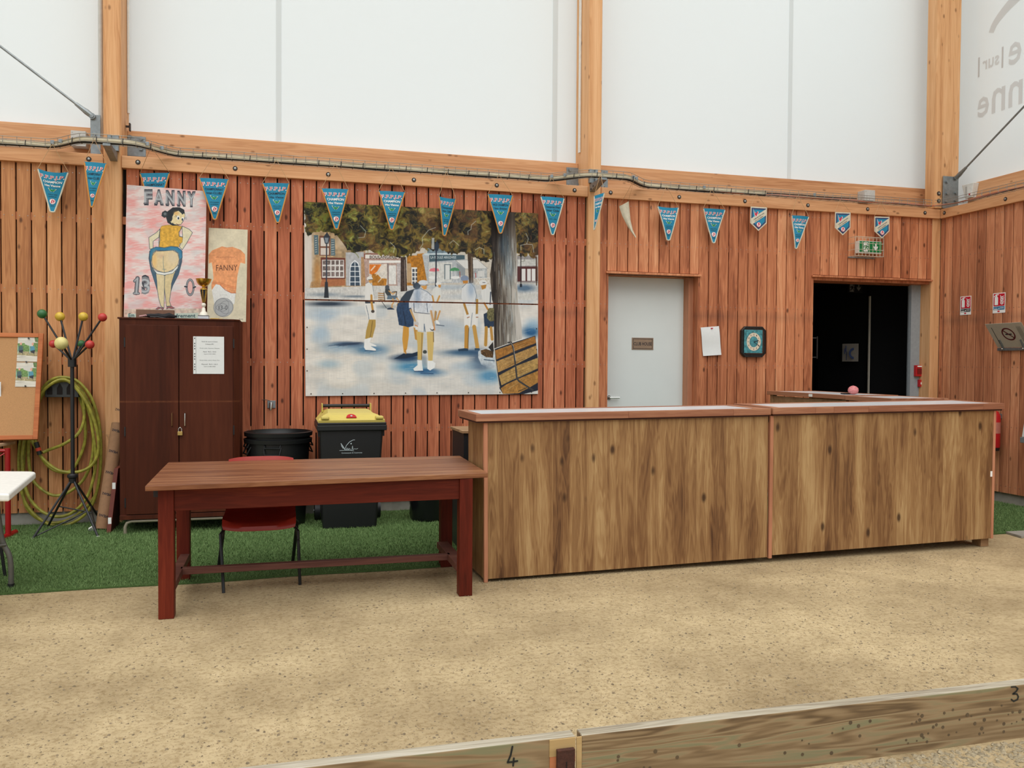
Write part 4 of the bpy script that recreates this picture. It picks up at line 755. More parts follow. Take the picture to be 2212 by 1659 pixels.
# distant player
cv.poly(ax_(B, [(190, 1400), (240, 1365), (300, 1375), (325, 1450), (310, 1600), (190, 1590), (170, 1500)]), (214, 214, 210)); cv.ell(*B(275, 1320), 6, 4.6, (220, 220, 218)); cv.poly(ax_(B, [(265, 1335), (315, 1330), (310, 1375), (280, 1380)]), (204, 142, 70)); cv.line(ax_(B, [(180, 1510), (200, 1600)]), 3.4, (196, 146, 76)); cv.line(ax_(B, [(290, 1510), (250, 1610)]), 3.6, (200, 150, 80))
cv.poly(ax_(D, [(215, 115), (335, 120), (330, 235), (225, 245)]), (212, 212, 210)); cv.line(ax_(D, [(240, 245), (225, 390)]), 3.4, (180, 140, 84)); cv.line(ax_(D, [(310, 240), (265, 380)]), 3.6, (200, 150, 88)); cv.poly(ax_(D, [(240, 390), (270, 385), (310, 440), (300, 458), (250, 440)]), (230, 230, 228)); cv.line(ax_(D, [(255, 465), (380, 480)]), 1.8, (50, 66, 88), .7); cv.line(ax_(D, [(245, 380), (255, 250)]), .8, (90, 70, 50))
# two on the right
b2 = ax_(B, [(650, 1380), (720, 1310), (790, 1310), (850, 1380), (880, 1500), (860, 1600)])+ax_(D, [(950, 100), (760, 150), (690, 90)])+ax_(B, [(640, 1540)]); cv.poly(b2, (212, 214, 216)); cv.line(b2[:6], 1., (90, 108, 128)); cv.ell(*B(790, 1400), 9, 20, (146, 166, 190), .7, soft=1); cv.ell(*B(690, 1235), 9, 6.4, (128, 142, 166)); cv.poly(ax_(B, [(655, 1270), (745, 1265), (740, 1310), (670, 1315)]), (188, 126, 56))
cv.poly(ax_(D, [(715, 160), (900, 155), (945, 300), (940, 490), (715, 495), (715, 330)]), (226, 224, 220)); cv.line(ax_(D, [(850, 270), (825, 490)]), 1., (92, 108, 128)); cv.line(ax_(D, [(715, 130), (770, 290)]), 5, (172, 126, 58)); cv.line(ax_(D, [(930, 60), (925, 290)]), 5, (166, 126, 58)); cv.ell(*D(780, 320), 3.4, 3.4, (224, 222, 220)); cv.ell(*D(930, 310), 3.4, 3.4, (224, 222, 220)); cv.line(ax_(D, [(765, 350), (800, 335)]), 1.6, (150, 90, 50)); cv.line(ax_(D, [(915, 340), (945, 340)]), 1.6, (150, 90, 50))
cv.line(ax_(D, [(755, 500), (750, 850)]), 9, (190, 138, 60)); cv.line(ax_(D, [(880, 495), (935, 830)]), 8.4, (196, 150, 76)); cv.line(ax_(D, [(790, 520), (775, 840)]), 1.4, (110, 80, 40)); cv.poly(ax_(D, [(610, 860), (720, 845), (780, 850), (780, 890), (620, 895)]), (40, 64, 88)); cv.poly(ax_(D, [(890, 845), (970, 845), (975, 880), (890, 880)]), (50, 76, 98))
b3 = ax_(B, [(950, 1440), (1050, 1360), (1110, 1420), (1130, 1540), (1140, 1640)])+ax_(D, [(1215, 110), (1170, 200), (1100, 220), (1040, 160)]); cv.poly(b3, (216, 216, 214)); cv.line(ax_(B, [(1110, 1450), (1100, 1640)]), 2.4, (56, 66, 84)); cv.ell(*B(985, 1300), 9, 6, (220, 220, 218)); cv.poly(ax_(B, [(950, 1345), (1040, 1330), (1030, 1390), (970, 1410)]), (178, 128, 60)); cv.line(ax_(B, [(980, 1300), (1020, 1300)]), 1., BLK); cv.line(ax_(D, [(1050, 110), (1110, 210)]), 4, (186, 128, 60))
cv.poly(ax_(D, [(1040, 290), (1100, 260), (1215, 260), (1215, 490), (1130, 515), (1055, 490)]), (40, 56, 78), tex=.2); cv.poly(ax_(D, [(1130, 190), (1215, 190), (1215, 400), (1150, 410), (1100, 360), (1095, 260)]), (104, 98, 66), tex=.4, seed=33, cell=3); cv.line(ax_(D, [(1085, 510), (1075, 790)]), 7, (184, 138, 64)); cv.line(ax_(D, [(1165, 510), (1185, 700)]), 6, (184, 138, 70))
# basket, then bench back in the corner
cv.poly(ax_(D, [(950, 900), (1000, 860), (1100, 850), (1215, 880), (1240, 1000), (1250, 1170), (1100, 1160), (1000, 1110), (950, 1000)]), (196, 204, 210), tex=.12); cv.poly(ax_(D, [(990, 880), (1080, 855), (1210, 900), (1200, 1000), (1080, 990), (1000, 940)]), (92, 66, 40), tex=.4, seed=5, cell=3); cv.line(ax_(D, [(1100, 850), (1150, 760), (1200, 730)]), 1.2, (196, 200, 200)); cv.poly(ax_(D, [(1120, 830), (1200, 740), (1215, 900), (1180, 900)]), (46, 42, 40)); cv.line(ax_(D, [(1050, 1030), (1220, 1050)]), 2., (70, 92, 112)); cv.ell(*D(1010, 1150), 22, 8, (70, 96, 124), .5, soft=1)
cv.poly(ax_(D, [(1225, 860), (1460, 780), (1930, 640), (1990, 1150), (1990, 1530), (1700, 1600), (1370, 1590), (1310, 1500)]), (34, 38, 50))
slats = [([(1235, 880), (1470, 800), (1920, 650), (1945, 760), (1600, 880), (1260, 1030)], (160, 108, 50)), ([(1260, 1060), (1600, 930), (1945, 800), (1960, 930), (1610, 1100), (1285, 1240)], (176, 136, 80)), ([(1300, 1290), (1610, 1130), (1975, 1000), (1985, 1170), (1640, 1310), (1345, 1450)], (176, 140, 82)), ([(1330, 1500), (1420, 1440), (1640, 1340), (1985, 1210), (1985, 1400), (1800, 1500), (1640, 1580), (1370, 1590)], (172, 122, 60))]
for i, (l, c0) in enumerate(slats):
    cv.poly(ax_(D, l), c0, tex=.22, seed=70+i, cell=5)
    for k in range(16):
        t = R_.random(); a_, b_ = D(*l[0]), D(*l[2]); c_ = D(*l[-1]); d_ = D(*l[3]); s0 = R_.uniform(0, .6); s1 = s0+R_.uniform(.2, .4)
        p_ = lambda s_: ((a_[0]*(1-t)+c_[0]*t)*(1-s_)+(b_[0]*(1-t)+d_[0]*t)*s_, (a_[1]*(1-t)+c_[1]*t)*(1-s_)+(b_[1]*(1-t)+d_[1]*t)*s_); cv.line([p_(s0), p_(s1)], .8, R_.choice([(120, 82, 40), (206, 176, 120), (140, 96, 48)]), .6)
cv.line(ax_(D, [(1460, 755), (1510, 750), (1545, 830), (1570, 1000), (1610, 1340), (1650, 1385), (1890, 1530)]), 3.6, (62, 60, 60)); cv.line(ax_(D, [(1500, 752), (1550, 810), (1590, 1050)]), .9, (176, 172, 168)); cv.line(ax_(D, [(1225, 870), (1260, 1200), (1310, 1480)]), 1.6, (206, 196, 180)); cv.line(ax_(D, [(1630, 1550), (1780, 1490)]), 1.6, (60, 50, 40))
# fine vertical board grain through the paint
cv.a *= (1+.05*(vnoise(H_, W_, 40, 81, 1.6)-.5))[..., None]
big = thing('mural', 'large painted board of a village square with pétanque players, in two panels', 'painting', (1.38, YW-.02, 1.165))
qy = lambda px, py: W(px, py, YW-.022)
TL, TR, ML, MR, BL_, BR_ = (657, 435.5), (1162.4, 461), (658.3, 645.5), (1162.3, 656.2), (660, 855.6), (1162, 851)
def board(nm, tl, tr, br, bl, cvx, parent, nu, nv, mat, th=.014): return paint_board(nm, parent, cvx, [tl, tr, br, bl], [qy(*tl), qy(*tr), qy(*br), qy(*bl)], nu, nv, th, mat)
board('panel', TL, TR, MR, ML, cv, big, 700, 300, M_paint)
ML2, MR2 = (658.3, 648.6), (1162.3, 659)
board('panel', ML2, MR2, BR_, BL_, cv, big, 700, 290, M_paint)
for i in range(8):
    for py in (852.8-i*.55,):
        c = qy(672+i*68, py-2); obj('screw', MB().lathe(c+Vector((0, -.001, 0)), [(.006, 0), (.004, .004)], 8, (0, -1, 0)), M_bolt, big)
for i in range(1, 4):
    c = qy(661, 660+i*47); obj('screw', MB().lathe(c+Vector((.01, -.001, 0)), [(.006, 0), (.004, .004)], 8, (0, -1, 0)), M_bolt, big)
    c = qy(1159, 665+i*45); obj('screw', MB().lathe(c+Vector((0, -.001, 0)), [(.006, 0), (.004, .004)], 8, (0, -1, 0)), M_bolt, big)
# ---------------------------------------------------------------- cabinet and what stands on it
CZ = 1.858; CX0, CX1, CY0, CY1 = -1.338, -.366, 7.75, 8.33
cab = thing('wooden_cabinet', 'tall dark brown varnished two-door cabinet on bent tube feet', 'cabinet', ((CX0+CX1)/2, CY0+.25, 0))
zb = .135; ch = .045
pts = [(CX0, CY0+.02), (CX1-ch, CY0+.02), (CX1, CY0+.02+ch), (CX1, CY1), (CX0, CY1)]
obj('carcass', MB().prism([(x, y, zb) for x, y in pts], (0, 0, CZ-zb)), M_cab, cab, bevel=.006)
obj('top_board', MB().prism([(x+(-.012 if x < -1 else .0), y-(.012 if y < 8 else 0), CZ-.012) for x, y in pts], (0, 0, .014)), M_cab, cab, bevel=.003)
xs0, xs1, xs2 = W(271, 800, CY0).x, W(386.3, 800, CY0).x, W(503, 800, CY0).x
zt1 = W(330, 702, CY0).z; zb1 = W(330, 1110, CY0).z
for a, b in ((xs0, xs1-.004), (xs1+.004, xs2)):
    dr = obj('door', MB().box((a, CY0, zb1), (b, CY0+.022, zt1)), M_cab, cab, bevel=.003)
    for z in (zt1-.15, (zt1+zb1)/2-.1, zb1+.1):
        xh = a-.012 if a < -1 else b+.002; obj('hinge', MB().box((xh, CY0+.004, z-.04), (xh+.010, CY0+.02, z+.04)), M_blk, dr)
    hx_ = W(372 if a < -1 else 400, 900, CY0).x; h0, h1 = W(400, 920, CY0).z, W(400, 892, CY0).z
    obj('handle', MB().tube([(hx_, CY0, h0), (hx_, CY0-.022, h0+.004), (hx_, CY0-.026, (h0+h1)/2), (hx_, CY0-.022, h1-.004), (hx_, CY0, h1)], .005, 8), plain('brass_handle', (120, 84, 52), .4, .6) if a < -1 else M_chr, dr, smooth=True)
obj('bottom_rail', MB().box((CX0, CY0+.005, zb), (CX1-ch, CY0+.03, zb1-.006)), M_cab, cab, bevel=.003)
M_tube = plain('grey_beige_tube', (148, 138, 118), .5, .3)
r_ = .014
for y in (CY0+.03, CY1-.06):
    obj('tube_foot', MB().tube([(CX0+.04, y, 0), (CX0+.04, y, .07), (CX0+.055, y, .105), (CX0+.09, y, .118), (CX1-.09, y, .118), (CX1-.055, y, .105), (CX1-.04, y, .07), (CX1-.04, y, 0)], r_, 10), M_tube, cab, smooth=True)
# padlock
c = W(389, 935, CY0-.02); t = thing('padlock', 'small brass padlock hanging between the two cabinet doors', 'padlock', (c.x, c.y, c.z-.02))
obj('lock_body', MB().box((c.x-.02, c.y-.008, c.z-.022), (c.x+.02, c.y+.008, c.z+.012)), plain('brass', (190, 160, 96), .35, .7), t, bevel=.003)
obj('shackle', MB().tube([(c.x-.012, c.y, c.z+.01), (c.x-.012, c.y, c.z+.035), (c.x, c.y, c.z+.048), (c.x+.012, c.y, c.z+.035), (c.x+.012, c.y, c.z+.01)], .0035, 8), M_chr, t, smooth=True)
# typed notice in a punched sleeve
def text_px(mb, s, cx_, by, wpx, hpx, Y, off=0.):
    c = W(cx_, by, Y); wr_ = abs(W(cx_+wpx/2, by, Y).x-W(cx_-wpx/2, by, Y).x); hr_ = W(cx_, by-hpx, Y).z-c.z
    sl = (W(cx_+50, by, Y).z-W(cx_-50, by, Y).z)/(W(cx_+50, by, Y).x-W(cx_-50, by, Y).x)*0
    text_to(mb, s, lambda x, y: (c.x+x, Y, c.z+y+sl*x), wr_, hr_, off)
a, b = W(417.5, 807.5, CY0-.003), W(484, 727.5, CY0-.003)
t = thing('typed_notice', 'white typed timetable sheet in a punched plastic sleeve on the cabinet door', 'notice', ((a.x+b.x)/2, a.y, a.z))
obj('sheet', MB().box((a.x, CY0-.004, a.z), (b.x, CY0-.001, b.z)), plain('paper', (226, 228, 226), .5, var=.02), t)
mb = MB()
for k in range(14):
    zz = a.z+(b.z-a.z)*(.05+.9*k/13); mb.box((a.x+.008, CY0-.0052, zz-.005), (a.x+.016, CY0-.0042, zz+.005)) if k % 4 else None
mb.box((a.x+.021, CY0-.005, a.z), (a.x+.0225, CY0-.0042, b.z))
for s_, y, w_, h_ in (('Ecole des sports et loisirs', 739, 34, 2.2), ('Créneaux EPS :', 744.5, 19, 2.3), ('Période scolaire : Novembre / Décembre', 753, 43, 1.7), ('Mardi : 9h15 / 10h15', 761, 28, 2.4), ('reprise le 04/11/2024', 765.5, 25, 1.7), ('Période scolaire : Janvier / Février / Mars', 779, 43, 1.7), ('Mercredi : 9h15 / 10h15', 788, 35, 2.4), ('reprise le 08/01/2025', 792.5, 25, 1.7)): text_px(mb, s_, 453, y, w_, h_, CY0-.0052)
obj('print', mb, plain('grey_print', (70, 72, 76), .7), t)
# ---- FANNY picture
fq = [(274, 399), (446.3, 413), (441, 688.5), (267.2, 683.5)]
cv = Canvas(262, 394, 452, 694, 3.0); H_, W_ = cv.h, cv.w
F = lambda x, y: (260+x/5.53, 400+y/5.53)
n1, n2, n3, n4 = vnoise(H_, W_, 20, 3, 70), vnoise(H_, W_, 5, 4, 26), vnoise(H_, W_, 60, 5, 110), vnoise(H_, W_, 34, 6, 60)
tn = np.clip(.5+(n1-.5)*1.1+(n2-.5)*.8+(n3-.5)*.9, 0, 1)[..., None]
cv.a[:] = np.array([226, 160, 156.])*(1-tn)+np.array([226, 212, 208.])*tn; gr = np.clip((n4-.6)*2, 0, .5)[..., None]; cv.a = cv.a*(1-gr)+np.array([196, 200, 200])*gr
R_ = random.Random(8)
for i in range(420):
    x, y = R_.uniform(264, 446), R_.uniform(400, 676); l = R_.uniform(4, 14); cv.line([(x, y), (x+l, y-R_.uniform(.5, .35*l))], R_.uniform(.6, 1.8), R_.choice([(230, 196, 192), (224, 150, 148), (232, 222, 216), (206, 190, 184), (214, 164, 160)]), .5)
cv.poly(ax_(F, [(30, 1450), (400, 1440), (1010, 1450), (1000, 1600), (30, 1580)]), (200, 186, 160), .6, tex=.3, cell=10)
for cx0, cy0, rx, ry in ((640, 350, 190, 130), (600, 900, 240, 280), (540, 1200, 180, 300), (250, 1170, 130, 120), (830, 1200, 80, 120), (600, 560, 260, 130), (570, 140, 330, 110)): q_ = F(cx0, cy0); cv.ell(q_[0], q_[1], rx/5.53*.72, ry/5.53*.72, (206, 206, 206), .5, soft=1)
GR, DK = (128, 130, 134), (52, 56, 66)
def fat(tx, cx0, by, w_, h_, rot=0.):
    q_ = F(cx0, by); cv.text(tx, q_[0], q_[1]+.6, w_/5.53, h_/5.53, DK, .10, rot=rot); cv.text(tx, q_[0], q_[1], w_/5.53*.985, h_/5.53*.95, GR, .055, rot=rot); cv.text(tx, q_[0]-.3, q_[1]-.9, w_/5.53*.97, h_/5.53*.86, (176, 180, 184), -.005, rot=rot)
for k, (l_, x, w_, dy) in enumerate((('F', 330, 100, 0), ('A', 455, 115, 3), ('N', 590, 105, 10), ('N', 725, 100, 18), ('Y', 845, 105, 24))):
    fat(l_, x, 212+dy, w_, 150)
    if l_ != 'Y': cv.line(ax_(F, [(x-48, 214+dy), (x-20, 214+dy)]), 3.2, DK); cv.line(ax_(F, [(x-45, 213+dy), (x-23, 213+dy)]), 1.6, GR)

for w_, c0_ in ((9, DK), (6.6, GR), (2, (178, 182, 186))): cv.line(ax_(F, [(202, 1090), (188, 1260)]), w_, c0_); cv.line(ax_(F, [(168, 1122), (205, 1086)]), w_*.7, c0_); cv.line(ax_(F, [(162, 1264), (215, 1266)]), w_*.6, c0_)
fat('3', 300, 1262, 100, 190)
q_ = F(830, 1200); cv.ell(q_[0], q_[1], 9.6, 18.6, DK); cv.ell(q_[0], q_[1], 8.6, 17.6, (150, 152, 156)); cv.ell(q_[0], q_[1], 6.4, 14.6, DK); cv.ell(q_[0], q_[1], 5.4, 13.4, (222, 176, 170)); cv.line(ax_(F, [(765, 1190), (790, 1195)]), 3, DK); cv.line(ax_(F, [(870, 1205), (895, 1195)]), 3, DK)
SKN, LN = (216, 208, 176), (62, 78, 92)
def shp(l, c0, w_=1.0, tex=.06, lc=LN): cv.poly(ax_(F, l), c0, tex=tex, cell=8); cv.out(ax_(F, l), w_, lc)
# arms
shp([(468, 515), (420, 560), (335, 615), (345, 750), (385, 745), (385, 660), (455, 610)], SKN); shp([(730, 480), (820, 520), (858, 560), (790, 680), (735, 760), (700, 725), (735, 640), (740, 590)], SKN)
# legs and skirt
shp([(415, 1010), (430, 1190), (455, 1340), (480, 1420), (515, 1440), (525, 1060)], (212, 196, 156)); shp([(525, 1060), (520, 1200), (545, 1420), (600, 1415), (580, 1360), (605, 1200), (660, 980)], (208, 190, 146))
shp([(345, 770), (335, 860), (360, 1000), (400, 1120), (435, 1230), (430, 1120), (415, 1000), (375, 960), (355, 880)], (70, 96, 116)); shp([(735, 780), (730, 900), (690, 1050), (620, 1180), (600, 1240), (605, 1150), (640, 1040), (690, 960), (705, 860)], (70, 92, 110))
shp([(345, 790), (360, 750), (420, 725), (520, 735), (600, 718), (680, 730), (730, 770), (735, 850), (700, 880), (690, 800), (640, 765), (520, 770), (420, 765), (385, 800), (360, 900), (345, 850)], (52, 120, 156), 1.2)
bt_ = [(370, 900), (375, 830), (420, 775), (520, 772), (620, 765), (680, 800), (698, 870), (680, 940), (640, 985), (560, 1020), (510, 1025), (440, 1005), (390, 965)]
shp(bt_, (218, 196, 152), 1.0); cv.ell(*F(400, 880), 6, 20, (226, 180, 112), .7, soft=1); cv.ell(*F(620, 850), 14, 16, (212, 196, 170), .6, soft=1); cv.ell(*F(480, 830), 8, 5, (196, 160, 136), .5, soft=1); cv.line(ax_(F, [(508, 835), (505, 900), (515, 990), (520, 1025)]), .9, (96, 124, 130)); cv.line(ax_(F, [(498, 985), (540, 988)]), .8, (96, 124, 130))
shp([(370, 960), (430, 1010), (520, 1028), (610, 1010), (688, 935), (680, 975), (620, 1035), (520, 1055), (430, 1040)], (222, 224, 218), .8)
shp([(470, 510), (490, 480), (560, 468), (650, 468), (735, 490), (695, 560), (700, 605), (740, 610), (735, 670), (695, 700), (700, 725), (600, 715), (520, 732), (455, 722), (470, 640), (465, 580)], (212, 164, 66), 1.0, tex=.16, lc=(150, 130, 80))
cv.line(ax_(F, [(468, 515), (460, 600), (455, 720)]), 1.4, LN); cv.line(ax_(F, [(735, 490), (695, 555), (700, 600), (740, 612)]), 1.3, LN)
# head
shp([(540, 370), (560, 310), (620, 265), (700, 262), (755, 290), (765, 340), (740, 420), (700, 470), (620, 475), (560, 440)], (44, 48, 52), .8, lc=(30, 34, 40)); shp([(495, 320), (530, 300), (565, 320), (560, 365), (520, 382), (488, 360)], (56, 62, 66), .8, lc=(30, 34, 40)); cv.ell(*F(528, 338), 3, 3, (126, 134, 138), .7)
shp([(615, 370), (640, 320), (690, 300), (725, 330), (735, 345), (760, 330), (768, 360), (745, 430), (712, 470), (640, 462), (600, 430), (615, 400)], (224, 206, 160), .6); cv.ell(*F(660, 330), 6, 5, (216, 160, 86), .6, soft=1)
cv.poly(ax_(F, [(590, 425), (622, 430), (610, 452)]), (220, 206, 168)); cv.ell(*F(686, 385), 3.2, 4.6, (236, 236, 232)); cv.ell(*F(688, 390), 1.8, 2.8, (50, 56, 70)); cv.ell(*F(740, 400), 2.8, 4.4, (236, 236, 232)); cv.ell(*F(736, 405), 1.7, 2.8, (50, 56, 70)); cv.line(ax_(F, [(640, 370), (668, 374)]), .7, LN); cv.line(ax_(F, [(650, 355), (672, 366)]), .7, LN); cv.line(ax_(F, [(760, 385), (788, 378)]), .7, LN); cv.line(ax_(F, [(755, 395), (790, 398)]), .7, LN); cv.line(ax_(F, [(662, 452), (690, 466), (710, 462)]), .8, (120, 50, 50)); cv.line(ax_(F, [(760, 395), (715, 470)]), .8, LN)
shp([(415, 1450), (450, 1425), (515, 1438), (500, 1465), (480, 1440), (440, 1455)], (150, 92, 92), .7); shp([(545, 1455), (550, 1425), (600, 1415), (642, 1440), (620, 1450), (570, 1438)], (150, 92, 92), .7)
cv.poly(ax_(F, [(85, 1500), (930, 1500), (930, 1565), (85, 1560)]), (196, 206, 192)); q_ = F(130, 1540); cv.text('Em', q_[0], q_[1], 12, 8, (36, 70, 76), .02); q_ = F(770, 1552); cv.text('drement', q_[0], q_[1], 45, 8, (36, 70, 76), .02)
def leanq(p, top): Y = 8.328 if top else 8.25; return W(p[0], p[1], Y)
q3 = [leanq(fq[0], 1), leanq(fq[1], 1), leanq(fq[2], 0), leanq(fq[3], 0)]
q3[2].z = q3[3].z = CZ+.004
fan = paint_board('fanny_picture', None, cv, fq, q3, 330, 520, .012, M_paint); recenter(fan); tag(fan, 'pink painted board of a woman from behind and 13 0, on top of the cabinet', 'painting')
# ---- T-shirt picture
tq = [(451, 492), (535, 496.2), (531.3, 691), (447, 687)]
cv = Canvas(443, 487, 540, 696, 3.0); H_, W_ = cv.h, cv.w; T_ = lambda x, y: (400+x/7.54, 480+y/7.54)
n1, n2 = vnoise(H_, W_, 40, 3), vnoise(H_, W_, 9, 4); cv.a[:] = np.array([206, 196, 170.])*(1+.10*(n1-.5)+.05*(n2-.5))[..., None]
cv.poly(ax_(T_, [(430, 1060), (500, 985), (560, 1000), (700, 1100), (820, 1130), (800, 1300), (600, 1400), (470, 1290)]), (214, 214, 210), tex=.06); cv.out(ax_(T_, [(430, 1060), (500, 985), (560, 1000), (700, 1100), (820, 1130), (800, 1300)]), .4, (170, 166, 156), False)
cv.poly(ax_(T_, [(595, 390), (680, 410), (775, 400), (900, 445), (975, 520), (978, 670), (900, 650), (880, 720), (850, 860), (840, 960), (825, 1130), (740, 1125), (640, 1060), (570, 1000), (500, 985), (430, 1080), (425, 1000), (460, 900), (450, 760), (430, 640), (385, 660), (380, 520), (440, 450)]), (218, 148, 100), tex=.12, seed=9, cell=9); cv.line(ax_(T_, [(595, 390), (680, 410), (775, 400)]), .6, (196, 110, 70))
for d_ in (0, 22): cv.line(ax_(T_, [(430, 955+d_), (560, 960+d_), (680, 1010+d_), (830, 1040+d_)]), .8, (190, 106, 66))
cv.line(ax_(T_, [(570, 1000), (650, 1080), (750, 1130), (825, 1132)]), 1.2, (170, 84, 54)); cv.line(ax_(T_, [(560, 1160), (630, 1155), (680, 1165)]), .5, (160, 160, 156)); cv.line(ax_(T_, [(870, 1150), (880, 1220), (830, 1290)]), .5, (180, 172, 156))
q_ = T_(675, 775); cv.text('FANNY', q_[0], q_[1], 46, 12.5, (72, 42, 34), -.005); q_ = T_(645, 570); cv.text('SITE DE BOIS MOREAU', q_[0], q_[1], 40, 2.6, (150, 92, 64)); q_ = T_(665, 600); cv.text('PARTIE', q_[0], q_[1], 12, 2.2, (160, 100, 70))
q_ = T_(622, 1353); cv.ell(q_[0], q_[1], 21.4, 19.8, (118, 120, 122), n=40); cv.ell(q_[0], q_[1], 20.8, 19.2, (166, 168, 168), n=40)
for a0 in (0, 2.1, 4.2): cv.out([(q_[0]+6*math.cos(a0)+14.5*math.cos(t), q_[1]+6*math.sin(a0)+13.4*math.sin(t)) for t in [k*.3 for k in range(21)]], .5, (96, 98, 102))
cv.text('13-0', q_[0]-1, q_[1]+5, 19, 9, (70, 72, 76)); q_ = T_(910, 1558); cv.text('Fanny', q_[0], q_[1], 9, 3.5, (90, 84, 76))
q3 = [W(*tq[0], 8.375), W(*tq[1], 8.375), W(*tq[2], 8.25), W(*tq[3], 8.25)]; q3[2].z = q3[3].z = CZ+.004
o = paint_board('shirt_picture', None, cv, tq, q3, 200, 420, .012, M_paint); recenter(o); tag(o, 'narrow cream board painted with an orange shirt, right of the pink board', 'painting')
# trophy
c = W(440, 684, 8.05); c.z = CZ+.003; k = .0044
tr = thing('trophy_cup', 'small gold trophy cup with black stem on top of the cabinet', 'trophy', tuple(c)); M_goldm = plain('gold_metal', (206, 164, 72), .25, .9, var=.25, scale=60)
M_mrb = plain('white_marble', (232, 226, 210), .3, var=.06)
obj('plinth', MB().box((c.x-10*k, c.y-10*k, c.z), (c.x+10*k, c.y+10*k, c.z+8*k)), plain('grey_label_plinth', (206, 208, 212), .4), tr); obj('plinth_top', MB().box((c.x-10.2*k, c.y-10.2*k, c.z+8*k), (c.x+10.2*k, c.y+10.2*k, c.z+9.2*k)), M_pblk, tr)
obj('base', MB().lathe(c, [(9*k, 9.2*k), (8*k, 12*k), (7*k, 15*k), (4*k, 18*k), (3.4*k, 24*k), (2*k, 26*k), (3.6*k, 28*k), (4.6*k, 31*k), (3.4*k, 34*k), (1.6*k, 35*k)], 20), M_mrb, tr, smooth=True)
obj('stem', MB().lathe(c, [(2*k, 35*k), (3*k, 45*k), (6*k, 61*k), (6*k, 62*k)], 16), M_pblk, tr, smooth=True); mb = MB()
for j in range(6): t_ = j*math.pi/3+.3; mb.tube([c+Vector((math.cos(t_)*2*k, math.sin(t_)*2*k, 36*k)), c+Vector((math.cos(t_)*6.6*k, math.sin(t_)*6.6*k, 61*k))], .8*k, 6)
o = obj('stem_ribs', mb, M_goldm, tr); o['kind'] = 'stuff'
obj('bowl', MB().lathe(c, [(7*k, 62*k), (6.6*k, 64*k), (3*k, 66*k), (3*k, 68*k), (9*k, 71*k), (13*k, 76*k), (15.5*k, 84*k), (14.5*k, 84*k), (12*k, 77*k), (2*k, 70*k)], 24), M_goldm, tr, smooth=True)
# cardboard strip, dark folded umbrella, yellow object
a, b = W(293.5, 686, 8.1), W(375.5, 670, 8.1); o = single('cardboard_box', MB().box((a.x, 8.1, CZ+.003), (b.x, 8.16, b.z)), plain('brown_card', (124, 90, 72), .8), 'low brown cardboard box lying on the cabinet in front of the pink board', 'box', bevel=.002)
um = thing('folded_umbrella', 'black folded umbrella with pink end lying on top of the cabinet', 'umbrella', (W(345, 680, 7.98).x, 7.98, CZ+.003)); p0, p1 = W(309, 680, 7.98), W(382, 682, 8.0); p0.z = p1.z = CZ+.028
R_ = random.Random(3); mb = MB(); pp = [p0.lerp(p1, i/9)+Vector((0, 0, R_.uniform(-.004, .008))) for i in range(10)]; mb.tube(pp, [.008, .014, .02, .016, .022, .024, .027, .026, .018, .006], 9); obj('canopy', mb, plain('black_cloth', (22, 20, 24), .8), um, smooth=True)
obj('handle', MB().tube([p0+Vector((-.03, 0, -.006)), p0, p0+Vector((.03, -.02, .004))], .007, 8), plain('dusty_pink', (196, 150, 150), .5), um, smooth=True); obj('tie_strap', MB().tube([pp[2]+Vector((0, -.03, -.01)), pp[4]+Vector((0, -.04, -.012)), pp[6]+Vector((.02, -.03, -.02))], .006, 6), M_blk, um)
c = W(466, 686, 7.95); single('yellow_knife', MB().box((c.x-.045, 7.94, CZ+.003), (c.x+.03, 7.965, CZ+.018)).box((c.x+.03, 7.945, CZ+.005), (c.x+.06, 7.96, CZ+.014)), plain('dull_yellow', (206, 168, 84), .5), 'small dull yellow utility knife lying right of the trophy on the cabinet', 'knife', bevel=.003)
# ---------------------------------------------------------------- dark table
TZ = .785
tb = thing('work_table', 'long dark red-brown varnished wooden table with stretchers, left of the counter', 'table', (.26, 5.66, 0))
FL, FR, BR2, BL2 = Vector((-.745, 5.085, 0)), Vector((1.268, 5.235, 0)), Vector((1.30, 6.27, 0)), Vector((-.768, 6.27, 0)); dz = lambda p, z: (p.x, p.y, z)
n_ = 5
for i in range(n_):
    a, b = i/n_, (i+1)/n_-.0004; P0, P1, P2, P3 = FL.lerp(BL2, a), FR.lerp(BR2, a), FR.lerp(BR2, b), FL.lerp(BL2, b)
    obj('top_board', MB().hexa([dz(P0, TZ-.03), dz(P1, TZ-.03), dz(P2, TZ-.03), dz(P3, TZ-.03), dz(P0, TZ), dz(P1, TZ), dz(P2, TZ), dz(P3, TZ)]), M_ttop, tb, bevel=.0015 if 0 < i < n_-1 else .003)
legs = [(-.690, 5.17), (1.085, 5.23), (-.690, 6.03), (1.11, 6.02)]; lw = .085
for x, y in legs: obj('leg', MB().box((x, y, 0), (x+lw, y+lw, TZ-.03)), M_mahZ, tb, bevel=.004)
obj('apron', MB().hexa([(-.605, 5.185, .622), (1.085, 5.245, .622), (1.085, 5.27, .622), (-.605, 5.21, .622), (-.605, 5.185, TZ-.03), (1.085, 5.245, TZ-.03), (1.085, 5.27, TZ-.03), (-.605, 5.21, TZ-.03)]), M_mah, tb, bevel=.002)
obj('apron', MB().box((-.605, 6.07, .622), (1.11, 6.095, TZ-.03)), M_mah, tb, bevel=.002)
for x in (-.665, 1.12): obj('apron', MB().box((x, 5.25, .622), (x+.025, 6.03, TZ-.03)), M_mah, tb, bevel=.002)
